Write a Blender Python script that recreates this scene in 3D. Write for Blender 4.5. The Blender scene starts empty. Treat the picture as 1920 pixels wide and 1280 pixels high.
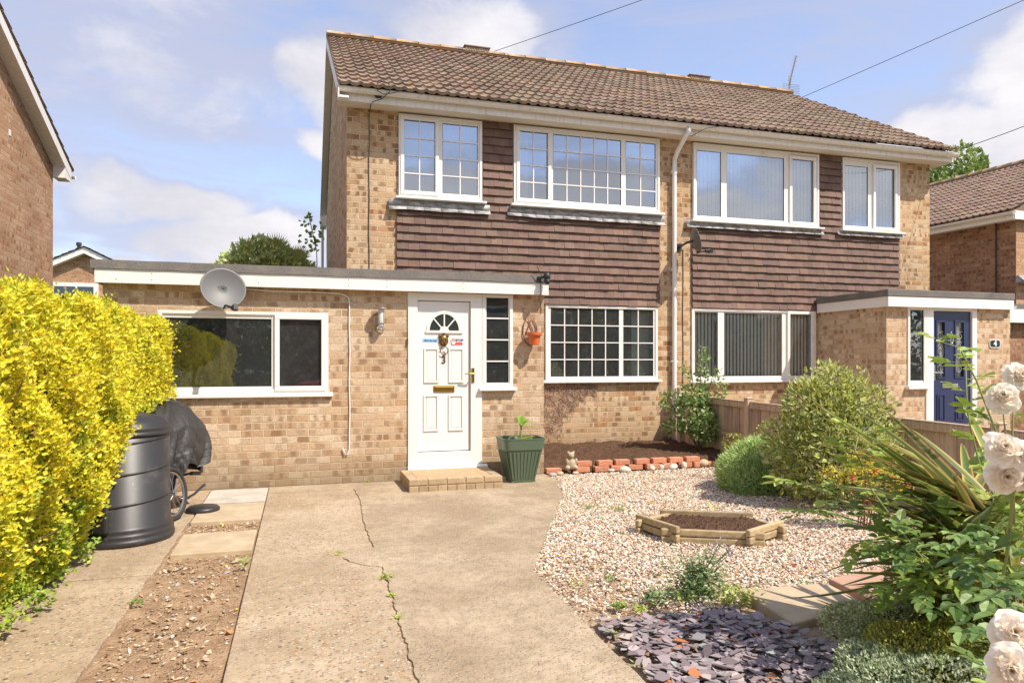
import bpy, bmesh, math, random
import numpy as np
from mathutils import Vector, Matrix, Euler, Quaternion
R=math.radians
random.seed(7); rng=np.random.default_rng(11)
sc=bpy.context.scene; col=sc.collection

# ------------------------------------------------------------------ camera
cam_d=bpy.data.cameras.new('camera'); cam=bpy.data.objects.new('camera',cam_d); col.objects.link(cam)
cam_d.sensor_width=36; cam_d.lens=25.07; cam_d.shift_y=0.0198; cam_d.clip_start=.05; cam_d.clip_end=2000
cam.location=(0,0,1.45); cam.rotation_euler=(R(90),0,R(-16.58)); sc.camera=cam
sc.view_settings.view_transform='Standard'; sc.view_settings.look='None'
sc.view_settings.exposure=0.60; sc.view_settings.gamma=1
sc.render.resolution_x=1024; sc.render.resolution_y=682

# ------------------------------------------------------------------ node helpers
class NT:
    def __init__(s,tree): s.t=tree; s.n=tree.nodes; s.l=tree.links
    def node(s,k,**kw):
        x=s.n.new(k)
        for a,b in kw.items(): setattr(x,a,b)
        return x
    def set(s,sock,v):
        if isinstance(v,bpy.types.NodeSocket): s.l.new(v,sock)
        elif v is not None:
            if hasattr(sock,'default_value'):
                try: sock.default_value=v
                except Exception:
                    sock.default_value=(*v,1) if len(v)==3 else v[:3]
    def m(s,op,a,b=None,c=None,clamp=False):
        x=s.node('ShaderNodeMath',operation=op,use_clamp=clamp)
        s.set(x.inputs[0],a)
        if b is not None: s.set(x.inputs[1],b)
        if c is not None: s.set(x.inputs[2],c)
        return x.outputs[0]
    def vm(s,op,a,b=None):
        x=s.node('ShaderNodeVectorMath',operation=op); s.set(x.inputs[0],a)
        if b is not None: s.set(x.inputs[1],b)
        return x
    def ss(s,v,a,b):   # smoothstep a->b gives 0->1
        x=s.node('ShaderNodeMapRange',interpolation_type='SMOOTHSTEP'); s.set(x.inputs[0],v)
        s.set(x.inputs[1],a); s.set(x.inputs[2],b); return x.outputs[0]
    def mix(s,f,a,b,blend='MIX'):
        x=s.node('ShaderNodeMix',data_type='RGBA',blend_type=blend); s.set(x.inputs[0],f)
        s.set(x.inputs[6],a if isinstance(a,bpy.types.NodeSocket) else (*a,1)); s.set(x.inputs[7],b if isinstance(b,bpy.types.NodeSocket) else (*b,1))
        return x.outputs[2]
    def noise(s,vec,scale,detail=4,rough=.6,dim='3D',dist=0):
        x=s.node('ShaderNodeTexNoise',noise_dimensions=dim)
        if vec is not None: s.set(x.inputs['Vector'],vec)
        x.inputs['Scale'].default_value=scale; x.inputs['Detail'].default_value=detail; x.inputs['Roughness'].default_value=rough
        x.inputs['Distortion'].default_value=dist
        return x.outputs[0]
    def ramp(s,f,stops):
        x=s.node('ShaderNodeValToRGB'); e=x.color_ramp.elements
        e[0].position,e[0].color=stops[0][0],(*stops[0][1],1); e[1].position,e[1].color=stops[-1][0],(*stops[-1][1],1)
        for p,c in stops[1:-1]:
            q=e.new(p); q.color=(*c,1)
        s.set(x.inputs[0],f); return x.outputs[0]
    def vor(s,vec,scale,feature='F1',out=0,rand=1):
        x=s.node('ShaderNodeTexVoronoi',feature=feature); s.set(x.inputs['Vector'],vec); x.inputs['Scale'].default_value=scale
        x.inputs['Randomness'].default_value=rand
        return x.outputs[out]
MATS={}
def mat(name,color=(.5,.5,.5),rough=.6,metal=0,spec=.5,fn=None):
    if name in MATS: return MATS[name]
    m=bpy.data.materials.new(name); m.use_nodes=True; t=NT(m.node_tree)
    b=m.node_tree.nodes['Principled BSDF']
    b.inputs['Base Color'].default_value=(*color,1); b.inputs['Roughness'].default_value=rough
    b.inputs['Metallic'].default_value=metal; b.inputs['Specular IOR Level'].default_value=spec
    if fn: fn(t,b)
    MATS[name]=m; return m
def objc(t): return t.node('ShaderNodeTexCoord').outputs['Object']
def geoc(t): return t.node('ShaderNodeNewGeometry').outputs['Position']
def bump(t,b,h,strength=.3,dist=.01):
    x=t.node('ShaderNodeBump'); x.inputs['Strength'].default_value=strength; x.inputs['Distance'].default_value=dist
    t.set(x.inputs['Height'],h); t.l.new(x.outputs[0],b.inputs['Normal'])

# ------------------------------------------------------------------ world: sky with clouds
SUN_EL=R(52.0); SUN_AZ=math.atan2(.50,-.60)
w=bpy.data.worlds.new('World'); sc.world=w; w.use_nodes=True
t=NT(w.node_tree); bg=w.node_tree.nodes['Background']
sky=t.node('ShaderNodeTexSky',sky_type='NISHITA'); sky.sun_disc=False
sky.sun_elevation=SUN_EL; sky.sun_rotation=SUN_AZ; sky.air_density=1.0; sky.dust_density=.6; sky.ozone_density=1.3
dirn=t.vm('NORMALIZE',t.node('ShaderNodeTexCoord').outputs['Generated']).outputs[0]
def sdir(az,el): # azimuth clockwise from +Y, degrees
    a,e=R(az),R(el); return Vector((math.sin(a)*math.cos(e),math.cos(a)*math.cos(e),math.sin(e)))
# (azimuth, elevation, half width, half height, strength)
clouds=[(7,20.5,7.5,3.6,.95),(12.5,25,7,3.2,.8),(3,17,4.5,1.8,.7),(17,22,5,2,.5),
 (53,12.5,11,5.2,1.5),(45,12.0,6,3.2,1.2),(61,17,11,7.0,1.5),(50,7,18,5,1.1),(37,13.5,3,1.5,.5),(70,12,16,8,1.2),(22,17,3.2,.8,.45),(33,17.5,4.5,1.6,.45),
 (-10,11.5,7,2.0,.95),(-4,8.5,8,2.6,.95),(-13,6.8,3.0,1.0,.8),(-17,12.5,4,1.2,.6),(-6,17,3.2,1.0,.45),
 (-22,3,18,4,.7),(-33,20,16,16,.62),(-27,12,12,10,.62),(-20,24,16,10,.5),(-14,19,14,6,.42),(20,33,24,6,.5),(48,27,8,2.0,.45),
 (200,30,30,10,.9),(230,18,30,9,.9),(168,12,10,3.2,1.1),(157,13.5,4.5,3,1.0),(149,10,9,2.4,1.1),(138,12,8,3.0,1.0),(128,22,16,6,.9),(160,30,14,4,.8),(100,30,20,8,.8),(280,25,24,9,.9)]
nz=t.noise(t.vm('MULTIPLY',dirn,(1,1,1.9)).outputs[0],4.6,9,.60,dist=.25)
nz2=t.noise(t.vm('MULTIPLY',dirn,(1.2,1.2,5.0)).outputs[0],3.2,7,.62,dist=.9)
tot=None
wob=t.vm('SCALE',t.vm('SUBTRACT',t.node('ShaderNodeTexNoise').outputs[1],(.5,.5,.5)).outputs[0]); wob.inputs['Scale'].default_value=.11
wn=[n for n in t.n if n.bl_idname=='ShaderNodeTexNoise'][-1]; t.l.new(dirn,wn.inputs['Vector']); wn.inputs['Scale'].default_value=7; wn.inputs['Detail'].default_value=6
dw=t.vm('ADD',dirn,wob.outputs[0]).outputs[0]
for az,el,hw,hh,s in clouds:
    c=sdir(az,el); rt=Vector((math.cos(R(az)),-math.sin(R(az)),0)); up=rt.cross(c)
    d=t.vm('SUBTRACT',dw,tuple(c)).outputs[0]
    a=t.m('MULTIPLY',t.vm('DOT_PRODUCT',d,tuple(rt)).outputs['Value'],1/math.tan(R(hw)))
    b_=t.m('MULTIPLY',t.vm('DOT_PRODUCT',d,tuple(up)).outputs['Value'],1/math.tan(R(hh)))
    f_=t.m('DOT_PRODUCT',0) if False else t.vm('DOT_PRODUCT',dirn,tuple(c)).outputs['Value']
    q=t.m('ADD',t.m('MULTIPLY',a,a),t.m('MULTIPLY',b_,b_))
    v=t.m('MULTIPLY',t.m('MULTIPLY',t.ss(q,1.7,.0),s),t.m('GREATER_THAN',f_,0))
    tot=v if tot is None else t.m('MAXIMUM',tot,v)
dens=t.m('ADD',tot,t.m('MULTIPLY',t.m('SUBTRACT',nz,.5),1.5))
cmask=t.ss(dens,.38,.86)
veil=t.m('MULTIPLY',t.ss(t.m('ADD',t.m('MULTIPLY',tot,.6),nz2),.30,.88),.80)
# shading inside the clouds: bright tops, pale grey bellies
sh=t.ss(t.noise(t.vm('ADD',t.vm('MULTIPLY',dirn,(1,1,1.9)).outputs[0],(.03,-.03,.08)).outputs[0],4.6,6,.58),.33,.70)
ccol=t.mix(sh,(3.5,3.45,3.75),(4.9,4.75,4.8))
sk=t.mix(.20,t.mix(1,sky.outputs[0],(1.10,1.04,1.12),'MULTIPLY'),(4.0,4.35,5.4))
c1=t.mix(veil,sk,(2.75,2.87,3.6)); c2=t.mix(t.m('MULTIPLY',cmask,.93),c1,ccol)
t.l.new(c2,bg.inputs['Color']); bg.inputs['Strength'].default_value=.14

# ------------------------------------------------------------------ sun
sd=bpy.data.lights.new('sun','SUN'); sun=bpy.data.objects.new('sun',sd); col.objects.link(sun)
sd.energy=4.15; sd.angle=R(.53); sd.color=(1,.91,.79)
sv=Vector((math.sin(SUN_AZ)*math.cos(SUN_EL),math.cos(SUN_AZ)*math.cos(SUN_EL),math.sin(SUN_EL)))
sun.rotation_euler=sv.to_track_quat('Z','Y').to_euler(); sun.location=(6,-8,14)

# ------------------------------------------------------------------ object helpers
ORG={}
def tag(o,label=None,cat=None,group=None,kind=None):
    if label: o['label']=label
    if cat: o['category']=cat
    if group: o['group']=group
    if kind: o['kind']=kind
    return o
def thing(name,label,cat,loc=(0,0,0),group=None,rz=0):
    o=bpy.data.objects.new(name,None); col.objects.link(o); o.location=loc; o.rotation_euler=(0,0,rz); o.empty_display_size=.1
    ORG[o.name]=Vector(loc); return tag(o,label,cat,group)
def link_mesh(name,me,m,parent,origin):
    o=bpy.data.objects.new(name,me); col.objects.link(o)
    if m: me.materials.append(m)
    if parent is not None:
        o.parent=parent; ORG[o.name]=ORG[parent.name]
    else:
        o.location=origin; ORG[o.name]=Vector(origin)
    return o
class MB:
    def __init__(s): s.v=[]; s.f=[]; s.c=[]; s.cur=(1,1,1)
    def add(s,vs,fs,c=None):
        b=len(s.v); s.v+= [tuple(x) for x in vs]; s.f+=[tuple(b+i for i in f) for f in fs]; s.c+=[c or s.cur]*len(fs); return s
    def box(s,x0,y0,z0,x1,y1,z1,c=None):
        x0,x1=min(x0,x1),max(x0,x1); y0,y1=min(y0,y1),max(y0,y1); z0,z1=min(z0,z1),max(z0,z1)
        return s.add([(x0,y0,z0),(x1,y0,z0),(x1,y1,z0),(x0,y1,z0),(x0,y0,z1),(x1,y0,z1),(x1,y1,z1),(x0,y1,z1)],
          [(0,3,2,1),(4,5,6,7),(0,1,5,4),(1,2,6,5),(2,3,7,6),(3,0,4,7)],c)
    def hexa(s,p,c=None): # 8 points bottom4, top4
        return s.add(p,[(0,3,2,1),(4,5,6,7),(0,1,5,4),(1,2,6,5),(2,3,7,6),(3,0,4,7)],c)
    def obox(s,ctr,size,mtx,c=None):
        h=Vector(size)/2; ctr=Vector(ctr)
        p=[ctr+mtx@Vector((a*h.x,b*h.y,d*h.z)) for d in(-1,1) for a,b in((-1,-1),(1,-1),(1,1),(-1,1))]
        return s.hexa(p,c)
    def beam(s,p,q,wd,ht,up=(0,0,1),c=None):
        p,q=Vector(p),Vector(q); d=q-p; L=d.length; d.normalize(); u=Vector(up); sd_=d.cross(u).normalized(); u=sd_.cross(d)
        m_=Matrix((d,sd_,u)).transposed(); return s.obox((p+q)/2,(L,wd,ht),m_,c)
    def tube(s,pts,r,n=8,c=None,cap=True):
        pts=[Vector(p) for p in pts]; rs=r if isinstance(r,(list,tuple)) else [r]*len(pts)
        b=len(s.v); prev=None; rings=[]
        for i,p in enumerate(pts):
            d=(pts[min(i+1,len(pts)-1)]-pts[max(i-1,0)]).normalized()
            a=prev if prev is not None else (Vector((0,0,1)) if abs(d.z)<.9 else Vector((1,0,0)))
            x=(a-d*a.dot(d)); x=x.normalized() if x.length>1e-6 else d.orthogonal().normalized(); y=d.cross(x); prev=x
            rings.append([p+rs[i]*(math.cos(2*math.pi*k/n)*x+math.sin(2*math.pi*k/n)*y) for k in range(n)])
        vs=[v for rg in rings for v in rg]; fs=[]
        for i in range(len(rings)-1):
            for k in range(n): fs.append((i*n+k,i*n+(k+1)%n,(i+1)*n+(k+1)%n,(i+1)*n+k))
        if cap: fs.append(tuple(range(n))[::-1]); fs.append(tuple((len(rings)-1)*n+k for k in range(n)))
        return s.add(vs,fs,c)
    def lathe(s,prof,ctr,n=24,c=None,m=None,sx=1,sy=1):
        ctr=Vector(ctr); vs=[]
        for r,z in prof:
            for k in range(n):
                p=Vector((r*sx*math.cos(2*math.pi*k/n),r*sy*math.sin(2*math.pi*k/n),z))
                vs.append(ctr+(m@p if m else p))
        fs=[]
        for i in range(len(prof)-1):
            for k in range(n): fs.append((i*n+k,i*n+(k+1)%n,(i+1)*n+(k+1)%n,(i+1)*n+k))
        if prof[0][0]>1e-4: fs.append(tuple(range(n))[::-1])
        if prof[-1][0]>1e-4: fs.append(tuple((len(prof)-1)*n+k for k in range(n)))
        return s.add(vs,fs,c)
    def prism(s,poly,z0,z1,c=None):
        n=len(poly); vs=[(x,y,z0) for x,y in poly]+[(x,y,z1) for x,y in poly]
        return s.add(vs,[tuple(range(n))[::-1],tuple(range(n,2*n))]+[(i,(i+1)%n,n+(i+1)%n,n+i) for i in range(n)],c)
    def prismY(s,poly,y0,y1,c=None): # poly in (x,z)
        n=len(poly); vs=[(x,y0,z) for x,z in poly]+[(x,y1,z) for x,z in poly]
        return s.add(vs,[tuple(range(n)),tuple(range(n,2*n))[::-1]]+[(i,n+i,n+(i+1)%n,(i+1)%n) for i in range(n)],c)
    def prismX(s,poly,x0,x1,c=None): # poly in (y,z)
        n=len(poly); vs=[(x0,y,z) for y,z in poly]+[(x1,y,z) for y,z in poly]
        return s.add(vs,[tuple(range(n))[::-1],tuple(range(n,2*n))]+[(i,(i+1)%n,n+(i+1)%n,n+i) for i in range(n)],c)
    def build(s,name,m=None,parent=None,origin=None,smooth=False,bevel=0,seg=2):
        if parent is not None: og=ORG[parent.name]
        elif origin is not None: og=Vector(origin)
        else:
            xs=[v[0] for v in s.v]; ys=[v[1] for v in s.v]; zs=[v[2] for v in s.v]
            og=Vector(((min(xs)+max(xs))/2,(min(ys)+max(ys))/2,min(zs)))
        me=bpy.data.meshes.new(name)
        me.from_pydata([(v[0]-og.x,v[1]-og.y,v[2]-og.z) for v in s.v],[],s.f); me.update()
        me.uv_layers.new(name='UVMap'); me.color_attributes.new('col','FLOAT_COLOR','CORNER'); UVa=[]; CA=[]
        for p in me.polygons:
            nx,ny,nz_=[abs(a) for a in p.normal]; cc=s.c[p.index]
            for vi in p.vertices:
                v=s.v[vi]
                UVa+=(v[0],v[1]) if nz_>=nx and nz_>=ny else ((v[0],v[2]) if ny>=nx else (v[1],v[2]))
                CA+=(cc[0],cc[1],cc[2],1.0)
            p.use_smooth=smooth
        me.uv_layers['UVMap'].data.foreach_set('uv',UVa); me.color_attributes['col'].data.foreach_set('color',CA)
        o=link_mesh(name,me,m,parent,og)
        if bevel:
            md=o.modifiers.new('bevel','BEVEL'); md.width=bevel; md.segments=seg; md.limit_method='ANGLE'; md.harden_normals=False
        return o
def npmesh(name,V,F,m,C=None,parent=None,origin=(0,0,0),smooth=False):
    og=ORG[parent.name] if parent is not None else Vector(origin)
    V=np.asarray(V,dtype=np.float32)-np.array(og,dtype=np.float32); F=np.asarray(F,dtype=np.int32); k=F.shape[1]
    me=bpy.data.meshes.new(name); me.vertices.add(len(V)); me.vertices.foreach_set('co',V.ravel())
    me.loops.add(F.size); me.loops.foreach_set('vertex_index',F.ravel())
    me.polygons.add(len(F)); me.polygons.foreach_set('loop_start',np.arange(0,F.size,k,dtype=np.int32))
    me.polygons.foreach_set('use_smooth',np.full(len(F),bool(smooth)))
    me.update(calc_edges=True)
    if C is not None:
        ca=me.color_attributes.new('col','FLOAT_COLOR','POINT'); C=np.asarray(C,dtype=np.float32)
        C4=np.ones((len(V),4),dtype=np.float32); C4[:,:3]=C; ca.data.foreach_set('color',C4.ravel())
    return link_mesh(name,me,m,parent,og)
def nrm(a): return a/np.maximum(np.linalg.norm(a,axis=1,keepdims=True),1e-9)
def leaves(P,D,N,L,Wd,C,C2=None,fold=.25,droop=0.):
    """P base, D direction, N normal; returns V,F,Cv for leaf shaped faces (5 verts, 4 tris)"""
    n=len(P); D=nrm(D); S=nrm(np.cross(D,N)); N=nrm(np.cross(S,D)); L=np.asarray(L).reshape(-1,1)*np.ones((n,1)); Wd=np.asarray(Wd).reshape(-1,1)*np.ones((n,1))
    mid=P+D*L*.48-N*Wd*fold; l=P+D*L*.42+S*Wd*.5; r=P+D*L*.42-S*Wd*.5; tip=P+D*L-N*L*droop
    V=np.stack([P,l,r,mid,tip],1).reshape(-1,3); b=np.arange(n)[:,None]*5
    F=np.concatenate([b+np.array([[0,2,3]]),b+np.array([[0,3,1]]),b+np.array([[3,2,4]]),b+np.array([[1,3,4]])],0)
    if C2 is None: C2=C
    Cv=np.stack([C,C2,C2,C,C2*.5+C*.5],1).reshape(-1,3)
    return V,F,Cv
def rdir(n): return nrm(rng.normal(size=(n,3)))
def pick(pal,n,w_=None):
    pal=np.array(pal,dtype=float); w_=None if w_ is None else np.array(w_)/sum(w_)
    return pal[rng.choice(len(pal),n,p=w_)]
def vary(C,a=.15): return C*(1+rng.uniform(-a,a,(len(C),1)))
def inpoly(px,py,poly):
    r=np.zeros(len(px),bool); n=len(poly)
    for i in range(n):
        x0,y0=poly[i]; x1,y1=poly[(i+1)%n]
        if y0==y1: continue
        r^=((y0>py)!=(y1>py))&(px<(x1-x0)*(py-y0)/(y1-y0)+x0)
    return r
def scatter(poly,n):
    xs=[p[0] for p in poly]; ys=[p[1] for p in poly]; out=np.zeros((0,2))
    while len(out)<n:
        q=np.stack([rng.uniform(min(xs),max(xs),n*2),rng.uniform(min(ys),max(ys),n*2)],1); out=np.concatenate([out,q[inpoly(q[:,0],q[:,1],poly)]])
    return out[:n]
def rotm(n,tilt=1.0):
    """random rotation matrices n,3,3"""
    a=rng.uniform(0,2*math.pi,n); u=nrm(rng.normal(size=(n,3))*np.array([1,1,.0])+1e-6); th=rng.normal(size=n)*tilt
    K=np.zeros((n,3,3)); K[:,0,2]=u[:,1]; K[:,1,2]=-u[:,0]; K[:,2,0]=-u[:,1]; K[:,2,1]=u[:,0]
    Rt=np.eye(3)[None]+np.sin(th)[:,None,None]*K+(1-np.cos(th))[:,None,None]*(K@K)
    Z=np.zeros((n,3,3)); Z[:,0,0]=np.cos(a); Z[:,0,1]=-np.sin(a); Z[:,1,0]=np.sin(a); Z[:,1,1]=np.cos(a); Z[:,2,2]=1
    return Rt@Z

# ------------------------------------------------------------------ materials
def brick_mat(name,tones,mortar,patch,L=.243,h=.0815,seed=0.,patchy=.62,voff=0.,stain=.0,mw=.0048):
    def fn(t,b):
        uv=t.node('ShaderNodeUVMap').outputs[0]; wobn=t.node('ShaderNodeTexNoise'); t.l.new(uv,wobn.inputs['Vector']); wobn.inputs['Scale'].default_value=9
        sep=t.node('ShaderNodeSeparateXYZ'); t.l.new(uv,sep.inputs[0])
        wv=t.m('MULTIPLY',t.m('SUBTRACT',wobn.outputs[0],.5),.006)
        u=sep.outputs[0]; v=t.m('ADD',t.m('ADD',sep.outputs[1],voff),wv)
        rf=t.m('DIVIDE',v,h); row=t.m('FLOOR',rf); fv=t.m('SUBTRACT',rf,row)
        odd=t.m('MULTIPLY',t.m('MODULO',t.m('ADD',row,1000),2),.5)
        wr=t.node('ShaderNodeTexWhiteNoise',noise_dimensions='1D'); t.l.new(row,wr.inputs['W'])
        uf=t.m('ADD',t.m('ADD',t.m('DIVIDE',u,L),odd),t.m('MULTIPLY',wr.outputs[0],.16))
        cl=t.m('FLOOR',uf); fu=t.m('SUBTRACT',uf,cl)
        cb=t.node('ShaderNodeCombineXYZ'); t.l.new(cl,cb.inputs[0]); t.l.new(row,cb.inputs[1]); cb.inputs[2].default_value=seed
        wn=t.node('ShaderNodeTexWhiteNoise',noise_dimensions='3D'); t.l.new(cb.outputs[0],wn.inputs['Vector'])
        cb2=t.vm('ADD',cb.outputs[0],(31.7,11.3,5.1)); wn2=t.node('ShaderNodeTexWhiteNoise',noise_dimensions='3D'); t.l.new(cb2.outputs[0],wn2.inputs['Vector'])
        s2=t.node('ShaderNodeSeparateXYZ'); t.l.new(wn2.outputs[1],s2.inputs[0]); r,g,bb=s2.outputs
        fine=t.noise(uv,70,3,.6); med=t.noise(uv,16,3,.6)
        du=t.m('MULTIPLY',t.m('MINIMUM',fu,t.m('SUBTRACT',1,fu)),L); dv=t.m('MULTIPLY',t.m('MINIMUM',fv,t.m('SUBTRACT',1,fv)),h)
        d=t.m('ADD',t.m('MINIMUM',du,dv),t.m('MULTIPLY',t.m('SUBTRACT',med,.5),.006))
        brick=t.ss(d,mw-.0016,mw+.0016)
        base=t.ramp(wn.outputs[0],tones)
        base=t.mix(t.m('MULTIPLY',t.m('SUBTRACT',t.noise(uv,42,4,.75),.40),3.0,clamp=True),base,t.mix(.55,base,(.17,.09,.045)))
        cen=t.m('ADD',.14,t.m('MULTIPLY',r,.72)); hw=t.m('ADD',.04,t.m('MULTIPLY',g,.22))
        sym=t.m('GREATER_THAN',bb,.60)
        x1=t.m('ABSOLUTE',t.m('SUBTRACT',fu,cen)); x2=t.m('ABSOLUTE',t.m('SUBTRACT',t.m('ABSOLUTE',t.m('SUBTRACT',fu,t.m('ADD',.42,t.m('MULTIPLY',r,.16)))),t.m('ADD',.20,t.m('MULTIPLY',g,.12))))
        xx=t.m('ADD',t.m('MULTIPLY',x1,t.m('SUBTRACT',1,sym)),t.m('MULTIPLY',x2,sym))
        hw2=t.m('ADD',t.m('MULTIPLY',hw,t.m('SUBTRACT',1,sym)),t.m('MULTIPLY',t.m('ADD',.06,t.m('MULTIPLY',g,.07)),sym))
        pm=t.ss(t.m('SUBTRACT',t.m('ADD',xx,t.m('MULTIPLY',t.m('SUBTRACT',med,.5),.34)),hw2),.07,-.05)
        pv=t.ss(t.m('ADD',t.m('ABSOLUTE',t.m('SUBTRACT',fv,.5)),t.m('MULTIPLY',t.m('SUBTRACT',fine,.5),.18)),.42,.33)
        on=t.m('GREATER_THAN',wn.outputs[0],1-patchy)
        pmask=t.m('MULTIPLY',t.m('MULTIPLY',t.m('MULTIPLY',pm,pv),t.m('MULTIPLY',on,t.m('ADD',.18,t.m('MULTIPLY',t.m('FRACT',t.m('MULTIPLY',r,7.3)),.62)))),t.ss(t.m('ADD',fine,t.m('MULTIPLY',med,.7)),.45,.75))
        c=t.mix(pmask,base,patch)
        big=t.noise(uv,.9,3,.6)
        c=t.mix(1,c,t.ramp(big,[(.3,(.84,.83,.82)),(.7,(1.12,1.1,1.06))]),'MULTIPLY')
        mc=t.mix(t.m('MULTIPLY',fine,.5),mortar,tuple(x*.6 for x in mortar))
        # random raked out joints; the shadow line under bricks is painted into the mortar
        rk=t.m('MULTIPLY',t.ss(t.noise(uv,7,3,.6),.44,.56),t.ss(fv,.075,.04))
        mc=t.mix(t.m('MULTIPLY',rk,.75),mc,tuple(x*.28 for x in mortar))
        c=t.mix(brick,mc,c)
        if stain:
            g_=t.node('ShaderNodeNewGeometry').outputs['Position']; sz=t.node('ShaderNodeSeparateXYZ'); t.l.new(g_,sz.inputs[0])
            st=t.m('MULTIPLY',t.ss(t.m('ADD',sz.outputs[2],t.m('MULTIPLY',big,-.5)),.25,-.25),stain)
            c=t.mix(st,c,(.20,.15,.09))
        t.l.new(c,b.inputs['Base Color']); b.inputs['Roughness'].default_value=.9; b.inputs['Specular IOR Level'].default_value=.2
        hgt=t.m('ADD',t.m('MULTIPLY',brick,.7),t.m('ADD',t.m('MULTIPLY',fine,.28),t.m('MULTIPLY',med,.25)))
        bump(t,b,hgt,1.0,.012)
    return mat(name,fn=fn)
TA=[(0,(.67,.50,.325)),(.2,(.54,.36,.21)),(.4,(.69,.53,.36)),(.6,(.48,.31,.17)),(.8,(.65,.47,.29)),(.93,(.51,.28,.14)),(1,(.37,.22,.13))]
M_BR=brick_mat('buff brick',TA,(.80,.64,.42),(.17,.085,.04),stain=.5,patchy=.80)
TB=[(0,(.68,.54,.39)),(.25,(.57,.40,.25)),(.5,(.73,.59,.43)),(.75,(.51,.34,.20)),(1,(.67,.51,.35))]
M_BRE=brick_mat('pale brick of the extension',TB,(.76,.62,.43),(.24,.13,.07),L=.25,h=.083,seed=3,patchy=.78,stain=.6)
M_BRP=brick_mat('pale brick of the low walls',TB,(.58,.44,.27),(.42,.27,.16),L=.25,h=.083,seed=5,patchy=.35,stain=.9)
TC=[(0,(0.56,0.37,0.246)),(.3,(0.47,0.269,0.157)),(.6,(0.594,0.392,0.258)),(.85,(0.426,0.235,0.134)),(1,(0.515,0.291,0.179))]
M_BRN=brick_mat('neighbour brick',TC,(.50,.37,.24),(.22,.11,.06),seed=9,patchy=.55)
TD=[(0,(0.42,0.27,0.17)),(.3,(0.34,0.18,0.1)),(.6,(0.46,0.28,0.18)),(.85,(0.26,0.14,0.08)),(1,(0.38,0.17,0.09))]
M_BRD=brick_mat('darker neighbour brick',TD,(.44,.30,.19),(.13,.07,.045),seed=12,patchy=.75)
def f_white(t,b):
    n=t.noise(geoc(t),3,5,.7); c=t.mix(t.ss(n,.55,.8),(.80,.775,.73),(.66,.61,.53)); t.l.new(c,b.inputs['Base Color']); b.inputs['Roughness'].default_value=.32
M_WH=mat('white upvc',fn=f_white)
def f_wh2(t,b):
    g=geoc(t); s=t.vm('MULTIPLY',g,(7,7,.8)).outputs[0]; n=t.noise(s,3,6,.7); c=t.mix(t.m('MULTIPLY',t.ss(n,.48,.78),.55),(.80,.77,.72),(.42,.33,.22)); t.l.new(c,b.inputs['Base Color']); b.inputs['Roughness'].default_value=.45
M_GUT=mat('weathered white gutter plastic',fn=f_wh2)
M_SOF=mat('white soffit board',(.74,.68,.58),.6)
def f_glass_(t,b,add=.12,k=1.7):
    out=[n for n in t.n if n.bl_idname=='ShaderNodeOutputMaterial'][0]
    gl=t.node('ShaderNodeBsdfGlossy'); gl.inputs['Roughness'].default_value=.012; gl.inputs['Color'].default_value=(.86,.93,1,1)
    tr=t.node('ShaderNodeBsdfTransparent'); tr.inputs['Color'].default_value=(.95,.97,.96,1)
    lw=t.node('ShaderNodeFresnel'); lw.inputs[0].default_value=1.55
    fac=t.m('ADD',t.m('MULTIPLY',lw.outputs[0],k),add,clamp=True)
    g=geoc(t); bp=t.node('ShaderNodeBump'); bp.inputs['Strength'].default_value=.03; bp.inputs['Distance'].default_value=.02
    t.set(bp.inputs['Height'],t.noise(g,3.2,2,.5)); t.l.new(bp.outputs[0],gl.inputs['Normal'])
    mx=t.node('ShaderNodeMixShader'); t.set(mx.inputs[0],fac); t.l.new(tr.outputs[0],mx.inputs[1]); t.l.new(gl.outputs[0],mx.inputs[2])
    # dried water marks; thin dusty film also paints in a pale grey reflection
    vd=t.vor(t.vm('ADD',t.vm('MULTIPLY',g,(1,1,.6)).outputs[0],t.vm('SCALE',t.node('ShaderNodeTexNoise').outputs[1]).outputs[0]).outputs[0],48,'F1'); big=t.noise(g,2.2,3,.6); sp=t.m('MULTIPLY',t.ss(vd,.26,.13),t.ss(t.noise(g,14,2),.50,.60))
    sp=t.m('ADD',t.m('MULTIPLY',sp,t.m('ADD',.08,t.m('MULTIPLY',big,.5))),t.m('ADD',.022,t.m('MULTIPLY',t.noise(t.vm('MULTIPLY',g,(1,1,.5)).outputs[0],2.0,3,.5),.035)))
    df=t.node('ShaderNodeBsdfDiffuse'); df.inputs[0].default_value=(.62,.66,.66,1)
    m2=t.node('ShaderNodeMixShader'); t.set(m2.inputs[0],sp); t.l.new(mx.outputs[0],m2.inputs[1]); t.l.new(df.outputs[0],m2.inputs[2])
    t.l.new(m2.outputs[0],out.inputs['Surface'])
M_GL=mat('window glass',fn=f_glass_); M_GLU=mat('upstairs window glass',fn=lambda t,b:f_glass_(t,b,.36,1.8))
M_ROOM=mat('dim room wall',(.42,.40,.36),.9)
M_ROOMD=mat('dark room',(.13,.13,.12),.9)
M_CURT=mat('pale net curtain',(.50,.50,.49),.9)
M_BLIND=mat('cream vertical blind',(.86,.86,.76),.8)
M_BLINDW=mat('pale grey vertical blind',(.86,.86,.82),.8)
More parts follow.
